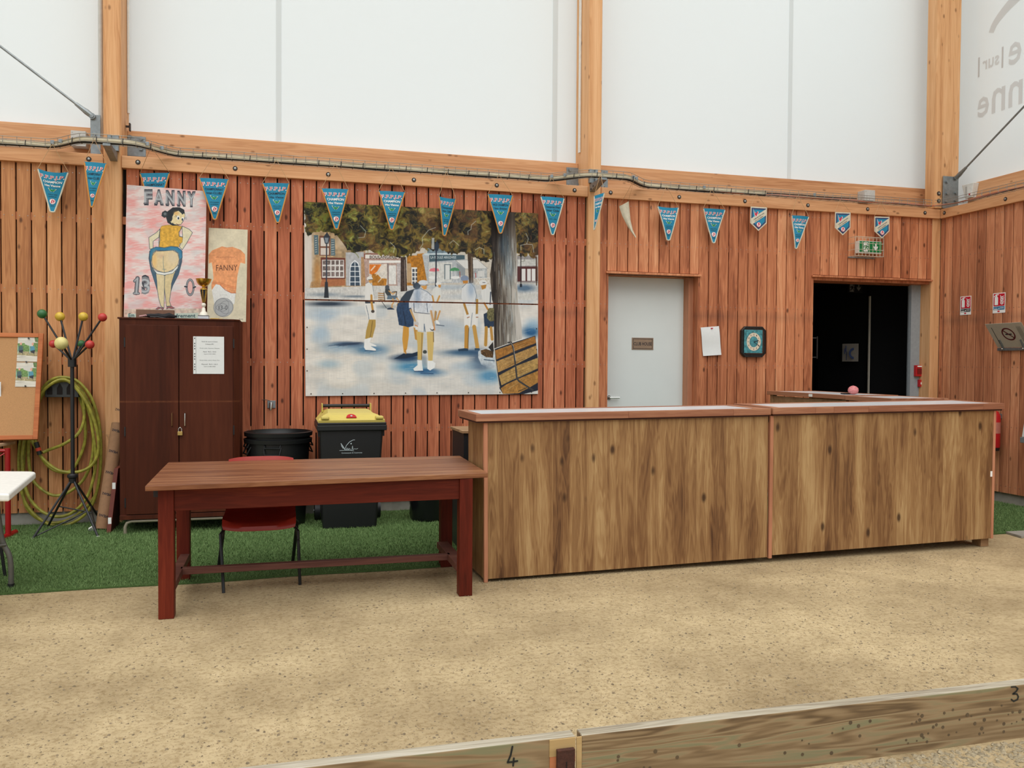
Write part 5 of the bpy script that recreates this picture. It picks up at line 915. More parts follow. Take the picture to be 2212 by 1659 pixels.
for x, y0, y1 in ((-.665, 5.255, 6.03), (1.10, 5.315, 6.02)): obj('side_stretcher', MB().box((x-(.02 if x > 0 else 0), y0, .145), (x+.06, y1, .19)), wood('stretcher_wood', [(74, 40, 32), (100, 60, 50), (120, 76, 62)], 'X', rnd=.1, scale=10, knots=0), tb, bevel=.003)
obj('long_stretcher', MB().box((-.62, 5.60, .15), (1.10, 5.65, .19)), MATS['stretcher_wood'], tb, bevel=.003)
obj('end_block', MB().box((-.74, 5.36, TZ-.105), (-.69, 5.95, TZ-.03)), plain('black_iron', (34, 26, 26), .6), tb)
# ---------------------------------------------------------------- red shell chair
chx, chw = W(562, 1100, 5.9).x, .235
chs = thing('shell_chair', 'red plastic shell chair with black tube legs, tucked behind the long dark table', 'chair', (chx, 6.0, 0)); M_redp = plain('red_plastic', (160, 46, 34), .32, var=.05)
prof = [(5.70, .392), (5.705, .415), (5.73, .432), (5.80, .436), (5.95, .425), (6.10, .428), (6.18, .455), (6.22, .53), (6.245, .64), (6.265, .76), (6.28, .812)]
def shell(off):
    g = []
    for i, (y, z) in enumerate(prof):
        t = i/(len(prof)-1); hw = chw*(1.0-.02*(1-t)-.16*max(0, t-.6)); row = []
        for j in range(15):
            u = -1+2*j/14; lift = .035*abs(u)**3.5*(1 if 1 < i < 9 else .5); yy = y-(.05*abs(u)**3 if t > .55 else 0); drop = -.012*abs(u)**4 if i >= 9 else 0
            row.append((chx+u*hw*(1-.03*(i == 0)*abs(u)), yy+off*(1 if t > .55 else 0), z+(lift if t <= .65 else 0)+drop-off*(0 if t > .55 else 1)))
        g.append(row)
    return g
mb = MB(); ga, gb_ = shell(0), shell(.006); n = 15
mb.add([p for r in ga for p in r], [(i*n+j, i*n+j+1, (i+1)*n+j+1, (i+1)*n+j) for i in range(len(prof)-1) for j in range(n-1)]); b0 = len(mb.v)
mb.add([p for r in gb_ for p in r], [(i*n+j, i*n+j+1, (i+1)*n+j+1, (i+1)*n+j) for i in range(len(prof)-1) for j in range(n-1)])
rim = [j for j in range(n)]+[i*n+n-1 for i in range(1, len(prof))]+[(len(prof)-1)*n+j for j in range(n-2, -1, -1)]+[i*n for i in range(len(prof)-2, 0, -1)]
mb.f += [(rim[k], rim[(k+1) % len(rim)], rim[(k+1) % len(rim)]+b0, rim[k]+b0) for k in range(len(rim))]
obj('seat_shell', mb, M_redp, chs, smooth=True)
for sgn, pf, pb in ((-1, G(483, 1281), G(471, 1238)), (1, G(648, 1263), G(632, 1218))):
    xk = chx+sgn*.235
    obj('leg', MB().tube([(pf.x, pf.y, 0), (xk+sgn*.01, 5.78, .36), (xk-sgn*.03, 5.84, .405), (xk-sgn*.06, 5.9, .41)], .0105, 8), M_blk, chs, smooth=True)
    obj('leg', MB().tube([(pb.x, pb.y, 0), (xk+sgn*.01, 6.12, .36), (xk-sgn*.03, 6.06, .405), (xk-sgn*.06, 6.0, .41)], .0125, 8), M_blk, chs, smooth=True)
    obj('brace', MB().tube([(xk+sgn*.012, 5.765, .30), (xk, 5.95, .34), (xk+sgn*.012, 6.13, .30)], .007, 6), M_blk, chs, smooth=True)
# ---------------------------------------------------------------- bins
def round_bin(cx_, cy_, z0, zr, r, label, full=True):
    t = thing('round_bin', label, 'bin', (cx_, cy_, z0 if full else zr-.13), 'nested round bins')
    if full: prof_ = [(r*.78, z0), (r*.80, z0+.01), (r*.93, zr-.05), (r*.93, zr-.04), (r, zr-.035), (r+.004, zr), (r-.014, zr+.004), (r-.02, zr-.03), (r*.89, zr-.05), (r*.72, z0+.03)]
    else: prof_ = [(r*.84, zr-.30), (r*.93, zr-.05), (r*.93, zr-.04), (r, zr-.035), (r+.004, zr), (r-.014, zr+.004), (r-.02, zr-.03), (r*.89, zr-.05), (r*.82, zr-.29)]
    obj('body', MB().lathe((cx_, cy_, 0), prof_, 48), M_bin, t, smooth=True)
    for a_ in (-2.85, -1.75, 0.2, 1.4):
        d = Vector((math.cos(a_), math.sin(a_), 0)); s_ = Vector((-d.y, d.x, 0)); cc_ = Vector((cx_, cy_, zr-.095))+d*(r*.95)
        obj('grip', MB().tube([cc_+s_*-.075+Vector((0, 0, .03))-d*.02, cc_+s_*-.065+d*.012+Vector((0, 0, -.035)), cc_+s_*.065+d*.012+Vector((0, 0, -.035)), cc_+s_*.075+Vector((0, 0, .03))-d*.02], .007, 6), M_bin, t)
    return t
bc = W(601, 950, 7.98)
round_bin(bc.x, 7.98, 0, .795, .300, 'lower outer of the two nested round black bins right of the cabinet')
round_bin(bc.x+.003, 7.985, 0, .855, .300, 'upper inner of the two nested round black bins right of the cabinet', False)
# wheeled bin
bx0, bx1, by0, by1 = .29, .90, 7.58, 8.22
wbn = thing('wheeled_bin', 'black wheeled rubbish bin with yellow lid and white logo, below the big painting', 'bin', ((bx0+bx1)/2, 7.85, 0))
def taper(mb, a0, a1, b0, b1, z0, c0, c1, d0, d1, z1): return mb.hexa([(a0, b0, z0), (a1, b0, z0), (a1, b1, z0), (a0, b1, z0), (c0, d0, z1), (c1, d0, z1), (c1, d1, z1), (c0, d1, z1)])
obj('body', taper(MB(), .345, .815, 7.60, 8.02, 0.0, .315, .872, 7.585, 8.20, .90), M_bin, wbn, bevel=.02, seg=3)
obj('rim', MB().box((bx0, 7.555, .885), (bx1, 8.22, .935)).box((bx0+.004, 7.56, .935), (bx1-.004, 8.21, .957)), M_bin, wbn, bevel=.006)
obj('hinge_lug', MB().box((.30, 7.62, .83), (.34, 7.70, .89)), M_bin, wbn); obj('hinge_lug', MB().box((.85, 7.62, .83), (.885, 7.70, .89)), M_bin, wbn)
lid = MB(); rows = [(7.57, .957, .300, .885), (7.565, .978, .302, .882), (7.60, .992, .31, .875), (7.66, 1.02, .35, .83), (7.72, 1.035, .39, .79), (7.95, 1.05, .40, .78), (8.15, 1.05, .41, .77), (8.21, 1.03, .36, .82), (8.215, .96, .31, .875)]
V_ = []; 
for y, z, a, b in rows: V_ += [(a, y, z-.0), (b, y, z)]
side = []
lid.add(V_+[(.302, y, .957) for y, *_ in rows]+[(.884, y, .957) for y, *_ in rows], [(2*i, 2*i+1, 2*i+3, 2*i+2) for i in range(8)]+[(18+i, 2*i, 2*i+2, 19+i) for i in range(8)]+[(2*i+1, 27+i, 28+i, 2*i+3) for i in range(8)])
ld = obj('lid', lid, M_yel, wbn, bevel=.006)
for xa in (.325, .80): obj('lid_grip', MB().box((xa, 7.555, .985), (xa+.07, 7.66, 1.012)), M_yel, ld, bevel=.008)
c = Vector((.59, 7.585, 1.0)); mb = MB(); pl_ = [(c.x+.045*math.cos(t), 7.600+.036*math.sin(t)*1.4, .995+.028*math.sin(t)) for t in [k*math.pi/12 for k in range(13)]]; mb.prism(pl_, (0, -.006, .006)); obj('lock_plate', mb, M_red, ld); obj('lock', MB().lathe((c.x, 7.612, 1.010), [(.010, 0), (.010, .006)], 12, (0, -.6, .8)), M_chr, ld)
obj('push_bar', MB().tube([(.365, 8.23, 1.075), (.81, 8.23, 1.075)], .016, 10), M_blk, wbn, smooth=True)
for x in (.36, .815): obj('bar_bracket', MB().box((x-.006, 8.14, 1.02), (x+.006, 8.245, 1.10)), M_yel, wbn, bevel=.004)
for x in (.285, .845): obj('wheel', MB().lathe((x, 8.08, .10), [(.06, 0), (.10, .004), (.10, .05), (.06, .054)], 24, (1, 0, 0)), M_blk, wbn, smooth=True)
obj('axle', MB().tube([(.28, 8.08, .10), (.90, 8.08, .10)], .012, 8), M_galv, wbn)
mb = MB(); yl = 7.582
def lpx(x, y): p = W(520+x/6.506, 850+y/6.506, yl); return (p.x, yl, p.z)
def stroke(pts, w): 
    for a_, b_ in zip(pts[:-1], pts[1:]): mb.bar(lpx(*a_), lpx(*b_), w, .001, (0, 1, 0))
stroke([(1408, 702), (1440, 750), (1470, 795)], .006); stroke([(1412, 730), (1440, 775)], .004); stroke([(1468, 775), (1485, 730), (1530, 680), (1575, 655), (1605, 652)], .004); stroke([(1388, 802), (1450, 798), (1530, 797), (1590, 806)], .0035); stroke([(1490, 765), (1480, 795), (1500, 790), (1505, 765), (1515, 795), (1530, 770), (1545, 795), (1560, 800), (1572, 735), (1578, 790), (1600, 775), (1620, 782), (1648, 772)], .003)
mb.lathe(lpx(1551, 705), [(.006, 0), (.006, .001)], 10, (0, -1, 0)); text_px(mb, 'Communauté de Communes', 520+1562/6.506, 850+842/6.506, 44.5, 2.7, yl, .005)
obj('logo', mb, plain('grey_white_print', (190, 202, 206), .6), wbn)
# black lined bucket behind the table
c = G(928, 1131); t = thing('lined_bucket', 'small black bucket with crumpled bin bag behind the right end of the dark table', 'bin', (c.x, c.y+.15, 0))
obj('bucket', MB().lathe((c.x, c.y+.15, 0), [(.135, 0), (.14, .01), (.165, .34), (.158, .345), (.13, .02)], 28), M_bin, t, smooth=True)
mb = MB(); R_ = random.Random(4); pr_ = []
q_ = MB().lathe((c.x, c.y+.15, 0), [(.150, .03), (.158, .08), (.164, .15), (.170, .22), (.176, .30), (.182, .36), (.16, .37)], 40, cap=False)
q_.v = [(x+R_.uniform(-.006, .006), y+R_.uniform(-.006, .006), z+R_.uniform(-.006, .006)) for x, y, z in q_.v]; obj('bin_bag', q_, plain('black_film', (20, 20, 22), .22), t, smooth=True)
# ---------------------------------------------------------------- coat rack
cx_ = W(157, 1000, 7.98).x; cyk = 7.98
rk = thing('coat_rack', 'black metal coat stand with coloured wooden ball hooks, left of the cabinet', 'coat rack', (cx_, cyk, 0))
hubz = W(157, 785, cyk).z; basez = W(157, 1028, cyk).z
obj('pole', MB().tube([(cx_, cyk, basez-.02), (cx_, cyk, hubz)], .0165, 12), M_blk, rk, smooth=True)
obj('base_collar', MB().lathe((cx_, cyk, 0), [(.03, basez-.06), (.032, basez-.02), (.044, basez-.01), (.044, basez+.008), (.03, basez+.02)], 18), M_blk, rk, smooth=True)
obj('hub', MB().lathe((cx_, cyk, 0), [(.034, hubz-.03), (.034, hubz+.04), (.02, hubz+.05)], 18), M_blk, rk, smooth=True)
fts = [G(70, 1167), G(212, 1162), Vector((-2.02, 8.3, 0)), Vector((-1.56, 8.28, 0))]
ins = []
for i, f in enumerate(fts):
    d = (f-Vector((cx_, cyk, 0))).normalized(); a = Vector((cx_, cyk, basez-.04))+d*.015; f2 = Vector((f.x, f.y, .008)); mid = a.lerp(f2, .62); ins.append(a.lerp(f2, .55))
    lg = obj('leg', MB().tube([a, mid, f2], .0095, 8), M_blk, rk, smooth=True); obj('foot_cap', MB().lathe((f.x, f.y, 0), [(.014, 0), (.014, .014), (.010, .018)], 10), M_lgrey if i == 1 else M_blk, lg)
obj('brace', MB().tube([fts[0]+Vector((.02, .02, .03)), ins[1]], .006, 6), M_blk, rk, smooth=True); obj('brace', MB().tube([ins[2], Vector((-1.62, 8.15, .14))], .006, 6), M_blk, rk, smooth=True); obj('brace', MB().tube([fts[1]+Vector((-.01, .01, .02)), ins[3]], .006, 6), M_blk, rk, smooth=True)
hooks = [(91, 678, 8.05, 9.0, 'g'), (129.5, 684, 8.12, 9.0, 'y'), (180, 684, 8.05, 8.8, 'y'), (221.5, 685.5, 7.95, 8.4, 'r'), (115, 743, 8.1, 7.6, 'r'), (132.5, 741.5, 7.72, 12.5, 'p'), (176, 743, 8.12, 7.6, 'g'), (194, 744.5, 7.85, 8.6, 'r')]
bmat = {'g': plain('green_ball', (44, 100, 52), .4, var=.08), 'y': plain('yellow_ball', (206, 172, 58), .4, var=.15, scale=40), 'r': plain('red_ball', (184, 52, 46), .4, var=.08), 'p': plain('pale_yellow_ball', (212, 200, 130), .45, var=.12, scale=30)}
nm = {'g': 'green ball', 'y': 'yellow ball', 'r': 'red ball', 'p': 'large cracked pale yellow ball'}
for px, py, y, r, k in hooks:
    c = W(px, py, y); rr = r*y/FPX; b0 = Vector((cx_, cyk, hubz+.03)); d = (c-b0).normalized()
    arm = obj('arm', MB().tube([b0-d*.0+Vector((d.x, d.y, 0))*.02, c-d*rr*.8], .0085, 8), M_blk, rk, smooth=True)
    bo = obj('ball', MB().ball(c, rr, 20, 12), bmat[k], arm, smooth=True); bo['label'] = nm[k]
# ---------------------------------------------------------------- yellow hose on its hanger
def smoothp(pts, closed=False, m_=6):
    out = []; n = len(pts)
    for i in range(n if closed else n-1):
        p = [pts[(i+k) % n] if closed else pts[min(max(i+k, 0), n-1)] for k in (-1, 0, 1, 2)]
        for s_ in range(m_):
            t = s_/m_; out.append(.5*((2*p[1])+(p[2]-p[0])*t+(2*p[0]-5*p[1]+4*p[2]-p[3])*t*t+(3*p[1]-p[0]-3*p[2]+p[3])*t**3))
    if not closed: out.append(pts[-1])
    return out
loops = [([(130, 815), (165, 822), (195, 855), (212, 905), (218, 960), (215, 1030), (200, 1088), (170, 1122), (125, 1137), (85, 1120), (55, 1085), (42, 1030), (43, 960), (60, 900), (85, 850), (105, 825)], 8.33),
 ([(130, 823), (160, 830), (188, 872), (200, 930), (207, 1000), (190, 1070), (158, 1106), (120, 1116), (82, 1098), (57, 1060), (48, 1000), (53, 950), (70, 890), (95, 842)], 8.29),
 ([(140, 820), (182, 862), (207, 920), (213, 970), (200, 1003), (170, 1019), (130, 1017), (98, 996), (78, 968), (66, 940), (70, 895), (95, 843)], 8.25),
 ([(150, 828), (176, 870), (184, 920), (182, 960), (165, 1002), (145, 1020), (112, 1013), (88, 985), (76, 950), (76, 890), (100, 845)], 8.36),
 ([(122, 826), (170, 848), (196, 905), (201, 975), (184, 1030), (150, 1062), (115, 1070), (82, 1050), (66, 1022), (62, 960), (74, 890), (96, 848)], 8.32),
 ([(135, 818), (176, 842), (204, 900), (216, 960), (214, 1040), (196, 1085), (150, 1122), (100, 1128), (60, 1100), (50, 1050), (56, 960), (80, 880), (100, 840)], 8.36)]
hs = thing('garden_hose', 'coiled dirty yellow-green garden hose hung on the plank wall behind the coat stand', 'hose', (W(130, 1000, 8.3).x, 8.3, .03)); M_hose = plain('yellow_hose', (150, 144, 52), .5, var=.35, scale=22)
for l, y in loops:
    p = smoothp([W(a, b, y) for a, b in l], True); mb = MB().tube(p, .0135, 8, closed=True); o = obj('coil', mb, M_hose, hs, smooth=True)
obj('coil', MB().tube(smoothp([W(*p) for p in ((178, 850, 8.3), (182, 900, 8.3), (170, 935, 8.28), (140, 958, 8.26), (105, 972, 8.26), (92, 978, 8.24))]), .0135, 8), M_hose, hs, smooth=True)
ca, cb2 = W(78, 955, 8.22), W(86, 982, 8.22); obj('coupling', MB().tube([ca, cb2], .02, 10), M_blk, hs, smooth=True); obj('coupling_ring', MB().tube([ca.lerp(cb2, .45), ca.lerp(cb2, .7)], .022, 10), plain('orange_red', (206, 66, 40), .5), hs, smooth=True)
hg = thing('hose_hanger', 'dark grey plastic arched hose hanger on the planks behind the coat stand', 'bracket', (W(132, 850, 8.3).x, 8.3, W(132, 858, 8.3).z))
pl_ = [W(*p, 8.29) for p in ((97, 858), (98, 840), (104, 828), (118, 824), (150, 824), (162, 832), (168, 845), (170, 858))]
obj('plate', MB().prism(pl_, (0, .10, 0)), plain('dark_grey_plastic', (54, 56, 56), .55), hg, bevel=.003)
for a_ in (107, 129, 150):
    l_ = [W(a_-6, 852, 8.288), W(a_-6, 838, 8.288), W(a_, 828, 8.288), W(a_+6, 838, 8.288), W(a_+6, 852, 8.288)]; obj('slot', MB().prism(l_, (0, -.002, 0)), M_dark, hg)
# ---------------------------------------------------------------- red table, cork board, white table at the left edge
rz = .785
rt = thing('school_table', 'wood-topped table with red tube leg at the left edge under the cork board', 'table', (-2.5, 8.0, 0))
c = G(34, 953, rz); 
obj('tabletop', MB().prism([(c.x, c.y, rz-.025), (c.x-1.2, c.y+.02, rz-.025), (c.x-1.25, c.y-.5, rz-.025), (c.x-.10, c.y-.5, rz-.025)], (0, 0, .025)), wood('birch_top', [(170, 130, 96), (196, 158, 124), (212, 178, 146)], 'X', rnd=0, knots=0), rt, bevel=.004)
M_redt = plain('red_tube', (150, 12, 18), .35); lx = W(17, 1060, 7.86).x
obj('leg', MB().tube([(lx, 7.86, .03), (lx, 7.86, rz-.03)], .022, 12), M_redt, rt, smooth=True); obj('foot', MB().tube([(lx+.01, 8.02, .022), (lx, 7.86, .024), (lx-.08, 7.50, .022)], .024, 12), M_redt, rt, smooth=True); obj('cross_rail', MB().tube([(lx, 7.86, rz-.05), (lx-.8, 7.86, rz-.05)], .016, 8), M_redt, rt, smooth=True); obj('bag_hook', MB().tube([(lx-.02, 7.85, rz-.07), (lx-.06, 7.82, rz-.10), (lx-.06, 7.80, rz-.07)], .006, 6), M_redt, rt)
kb = thing('cork_board', 'cork pinboard in an orange wooden frame leaning at the left edge', 'pinboard', (-2.3, 7.98, rz))
yt, yb_ = 8.32, 8.02
c1, c2 = W(95.5, 722, yt), W(83, 950.5, yb_); tw = 1.0; left = Vector((-1, 0, 0)); sl = (c1-c2); nrm = Vector((0, -sl.z, sl.y)).normalized()*.0
def kp(u, v, d=0.): # u metres leftwards from right edge, v 0 bottom..1 top
    p = c2.lerp(c1, v)+Vector((-u, 0, 0)); return p+Vector((0, -sl.z, sl.y)).normalized()*d
L_ = sl.length
def kslab(u0, u1, v0, v1, d0, d1): return MB().hexa([kp(u0, v0, d0), kp(u1, v0, d0), kp(u1, v0, d1), kp(u0, v0, d1), kp(u0, v1, d0), kp(u1, v1, d0), kp(u1, v1, d1), kp(u0, v1, d1)])
fw = .038; M_fr = wood('orange_frame', [(150, 80, 40), (178, 102, 56), (194, 120, 70)], 'X', rnd=.1, knots=0)
obj('cork_sheet', kslab(.01, tw, .01, .99, 0, .012), plain('cork', (174, 130, 86), .9, var=.10, scale=140), kb)
obj('frame_side', kslab(0, fw, 0, 1, 0, .028), M_fr, kb, bevel=.003); obj('frame_side', kslab(fw, tw, 1-fw/L_, 1, 0, .026), M_fr, kb, bevel=.003); obj('frame_side', kslab(fw, tw, 0, fw/L_, 0, .026), M_fr, kb, bevel=.003)
cv = Canvas(0, 0, 46, 54, 6.); H_, W_ = cv.h, cv.w; cv.a[:] = np.array([196, 190, 176.])*(1+.12*(vnoise(H_, W_, 12, 2, 60)-.5))[..., None]
cv.poly([(0, 14), (46, 12), (46, 40), (0, 38)], (96, 128, 66), tex=.4, cell=5); cv.poly([(14, 8), (34, 6), (34, 22), (16, 16)], (190, 186, 176)); cv.poly([(36, 0), (46, 0), (46, 12), (38, 10)], (88, 112, 60), tex=.4); cv.poly([(0, 32), (46, 32), (46, 42), (0, 40)], (150, 138, 100), tex=.4, cell=5); cv.line([(0, 45), (20, 43)], .6, (130, 120, 104))
for x, s_, c0 in ((7, 0, (60, 84, 84)), (33, 0, (70, 130, 150))): cv.poly([(x-4, 20), (x+4, 20), (x+6, 30), (x-5, 30)], c0); cv.ell(x, 15, 2.4, 3, (206, 150, 130)); cv.poly([(x-3, 30), (x+6, 28), (x+5, 36), (x-3, 34)], (30, 32, 40)); cv.line([(x-7, 18), (x-5, 36)], 1, (150, 190, 190))
def photo(px4, nm_, lab, catv):
    q3_ = []
    for x, y in px4:
        v = (y-722)/(950.5-722); Y = yt+(yb_-yt)*v-.02; q3_.append(W(x, y, Y))
    o = paint_board(nm_, None, cv, [(0, 0), (46, 0), (46, 54), (0, 54)], q3_, 90, 100, .002, M_photo); recenter(o); return tag(o, lab, catv)
photo([(39.2, 728), (84.3, 728.7), (81, 781.6), (36, 780.5)], 'pinned_photo', 'upper colour photo of two seated people pinned on the cork board', 'photo')
photo([(36, 782.8), (81.4, 783.2), (78.7, 835.8), (32.4, 835.2)], 'pinned_photo', 'lower colour photo of two seated people pinned on the cork board', 'photo')
for px, py in ((62, 731), (57, 782), (55, 834)):
    v = (py-722)/(228.5); c = W(px, py, yt+(yb_-yt)*v-.028); o = obj('push_pin', MB().lathe(c, [(.005, -.006), (.007, .0), (.007, .006)], 10, (0, -1, .2)), M_blk, kb)
c = W(1, 840, 8.13); single('paper_sheet', MB().box((c.x-.2, c.y-.001, c.z-.07), (c.x+.004, c.y, c.z+.06)), MATS['paper'], 'white paper just showing at the left edge of the cork board', 'paper')
# white plastic folding table
wz = .74
T0, T1, T2 = G(80, 1018, wz), G(0, 1017.5, wz), G(0, 1083, wz)
ft = thing('folding_table', 'white plastic folding table corner with grey tube legs at the left edge', 'table', (T0.x-.5, T0.y-.3, 0))
e2 = (T2-T0).normalized(); e1 = (T1-T0).normalized()
cor = T0+(e1+e2)*0; rad = .06; pts_ = []
Pa, Pb = T0+e1*rad, T0+e2*rad*1.2
for k in range(7): t = k/6; pts_.append((Pa*(1-t)**2+T0*2*t*(1-t)+Pb*t*t))
far = T0+e2*1.05; pts_ = pts_+[far, far+e1*.9, T0+e1*1.6]
obj('tabletop', MB().prism([Vector((p.x, p.y, wz-.045)) for p in pts_], (0, 0, .045)), M_white, ft, bevel=.012, seg=3)
M_gt = plain('grey_tube', (104, 102, 96), .45, .3)
f = G(24, 1272); f2_ = T0+e1*.25+e2*.1
obj('leg', MB().tube(smoothp([Vector((f.x, f.y, .01)), Vector((f.x-.005, f.y, .20)), Vector((f.x-.06, f.y+.02, .34)), Vector((f.x-.10, f.y+.03, wz-.04))]), .0165, 10), M_gt, ft, smooth=True); obj('foot_cap', MB().lathe((f.x, f.y, 0), [(.021, 0), (.021, .035)], 12), M_blk, ft, smooth=True)
g2_ = G(11, 1248); obj('leg', MB().tube([Vector((g2_.x, g2_.y, .01)), Vector((g2_.x-.08, g2_.y, wz-.05))], .011, 8), M_blk, ft, smooth=True); obj('cross_bar', MB().tube([Vector((f.x-.03, f.y, .29)), Vector((f.x-.5, f.y-.3, .29))], .012, 8), M_gt, ft, smooth=True)
# ---------------------------------------------------------------- rolled tube, brown board, scraps beside the cabinet
a = Vector((W(221, 1157, 8.05).x, 8.05, .012)); b = W(256, 915, 8.30); d = (b-a).normalized(); u_ = d.cross(Vector((0, 1, 0))).normalized()
rl = thing('paper_roll', 'long brown paper roll printed with the word NEWS leaning left of the cabinet', 'roll', tuple(a)); r0 = .058
o = obj('roll', MB().tube([a+Vector((0, 0, .0)), b], r0, 24), plain('kraft_paper', (150, 112, 80), .8, var=.08), rl, smooth=True)
vv = u_.cross(d).normalized(); 
if vv.y > 0: vv = -vv
for k in range(6):
    mb = MB(); s0 = .10+k*.19
    def wrap(x, y, s0=s0, k=k):
        ang = x/r0*.9; s_ = s0+y+.18*x*(1 if k % 2 else 1); return a+d*s_+(vv*math.cos(ang)+u_*math.sin(ang))*(r0+.0012)
    text_to(mb, 'NEWS', wrap, .085, .022, .02); obj('lettering', mb, M_pblk, rl)
a = Vector((W(234, 1158, 7.86).x, 7.86, 0)); b = W(251, 1012, 7.95); w_ = .034
o = single('brown_board', MB().hexa([(a.x-w_/2, a.y, 0), (a.x+w_/2, a.y, 0), (a.x+w_/2, a.y+.4, 0), (a.x-w_/2, a.y+.4, 0), (b.x-w_/2, b.y, b.z), (b.x+w_/2, b.y, b.z), (b.x+w_/2, b.y+.33, b.z), (b.x-w_/2, b.y+.33, b.z)]), plain('red_brown_edge', (108, 46, 32), .6, var=.1), 'thin red-brown panel leaning on edge between the paper roll and cabinet', 'board', bevel=.002)
for v in (.24, .80):
    c = Vector((a.x, a.y-.003, 0)).lerp(Vector((b.x, b.y-.003, b.z)), 1-v if v > .5 else .73); t_ = obj('label_sticker', MB().box((c.x-.014, c.y-.001, c.z-.025), (c.x+.012, c.y+.002, c.z+.03)), M_pwht, o, local=False)
c = Vector((W(200, 1140, 7.98).x, 7.98, .0)); single('white_scrap', MB().prism([(c.x-.035, c.y, .002), (c.x-.03, c.y-.03, .03), (c.x, c.y-.04, .05), (c.x+.02, c.y, .01)], (0, .03, .01)), M_pwht, 'crumpled white scrap on the turf by the foot of the paper roll', 'paper')
c = W(237, 950, 8.36); single('white_scrap', MB().prism([(c.x-.03, c.y, c.z+.05), (c.x+.02, c.y, c.z+.045), (c.x+.015, c.y, c.z-.06), (c.x-.01, c.y, c.z-.02)], (0, .01, 0)), M_pwht, 'small white tag behind the upper end of the paper roll', 'paper')
# ================================================================ BAR COUNTER (two modules) and its return
def unit(name, label, origin, rot, length, depth, pans, left=False, right=False, foot=None, seg=None, gap=0.0):
    """local frame: x along the front, y inwards, z up"""
    t = thing(name, label, 'counter', origin); t.rotation_euler = rot
    K = dict(local=True)
    H = 1.098
    obj('front_panel', MB().box((.028, 0, .022+gap), (length-.002, .016, H-.006)), M_lam, t, bevel=.001, **K)
    obj('corner_strip', MB().box((0, -.004, .0+gap), (.027, .02, H-.012)), M_trimZ, t, bevel=.002, **K)
    if right: obj('corner_strip', MB().box((length, -.004, .02+gap), (length+.024, .02, H-.012)), M_trimZ, t, bevel=.002, **K)
    if left: obj('side_panel', MB().box((0, .022, .022), (.016, depth-.07, H-.004)), M_lam, t, bevel=.001, **K)
    if right: obj('side_panel', MB().box((length+.008, .022, .022+gap), (length+.024, depth-.07, H-.004)), M_lam, t, bevel=.001, **K)
    for x in (.03, length-.05): obj('back_post', MB().box((x, depth-.12, 0), (x+.045, depth-.075, H)), M_oldw, t, **K)
    obj('back_rail', MB().box((.03, depth-.115, H-.1), (length, depth-.08, H)), M_oldw, t, **K); obj('front_rail', MB().box((.03, .02, H-.1), (length, .06, H)), M_oldw, t, **K)
    obj('shelf', MB().box((.02, .03, .5), (length, depth-.08, .52)), M_oldw, t, **K)
    obj('base_board', MB().box((.03, .03, .03), (length, depth-.08, .05)), M_oldw, t, **K)
    x0 = -.062 if left else 0.; x1 = length+(.075 if right else -.001); y0 = -.035; y1 = depth; z0, z1 = H, H+.048; w = .05
    cuts = seg or [0, 1]
    for a, b in zip(cuts[:-1], cuts[1:]):
        obj('rim_piece', MB().box((x0+(x1-x0)*a+.0003, y0, z0), (x0+(x1-x0)*b-.0003, y0+w, z1)), M_trim, t, bevel=.0025, **K)
    obj('rim_piece', MB().box((x0, y1-w, z0), (x1, y1, z1)), M_trim, t, bevel=.0025, **K)
    obj('rim_piece', MB().box((x0, y0+w, z0), (x0+w if left else x0+.09, y1-w, z1)), M_trimY, t, bevel=.0025, **K)
    obj('rim_piece', MB().box((x1-(w if right else .09), y0+w, z0), (x1, y1-w, z1)), M_trimY, t, bevel=.0025, **K)
    obj('top_inset', MB().box((x0+w, y0+w, z0+.02), (x1-w, y1-w, z1-.004)), M_inset, t, **K)
    obj('under_board', MB().box((x0+.01, y0+.015, z0-.012), (x1-.01, y1-.01, z0)), M_dark2, t, **K)
    if foot: obj('foot_block', MB().box((length-.07, .03, -foot), (length+.01, .12, .022+gap)), M_oldw, t, **K)
    return t
M_trimY = wood('bar_trim_side', [(124, 76, 52), (156, 104, 76), (184, 134, 100)], 'Y', rnd=.25, scale=14, stretch=16, knots=.3, kscale=3)
M_inset = plain('white_laminate_top', (206, 208, 210), .3, var=.03, scale=6); M_dark2 = plain('dark_underboard', (70, 36, 26), .8)
c1_ = Vector((1.318, 5.53, .0)); yaw = math.radians(1.45); tilt = math.radians(-.53)
U1 = unit('bar_counter', 'left module of the long wood-look bar counter with white top, beside the dark table', c1_, (math.radians(.3), tilt, yaw), 2.205, .51, None, left=True, seg=[0, .49, .86, 1])
c2_ = c1_+Vector((2.215*math.cos(yaw)*math.cos(tilt), 2.215*math.sin(yaw), 2.215*math.sin(-tilt)+.004))
U2 = unit('bar_counter', 'right module of the long wood-look bar counter, ending near the right hand wall', c2_, (math.radians(.8), tilt, yaw), 2.105, .51, None, right=True, foot=.042, seg=[0, .17, .245, .39, .90, 1], gap=.008)
a = W(2137, 1023, 5.60); single('small_sticker', MB().box((a.x-.009, 5.578, a.z-.022), (a.x+.009, 5.581, a.z+.022)), M_pwht, 'small white torn sticker on the right corner strip of the counter', 'sticker')
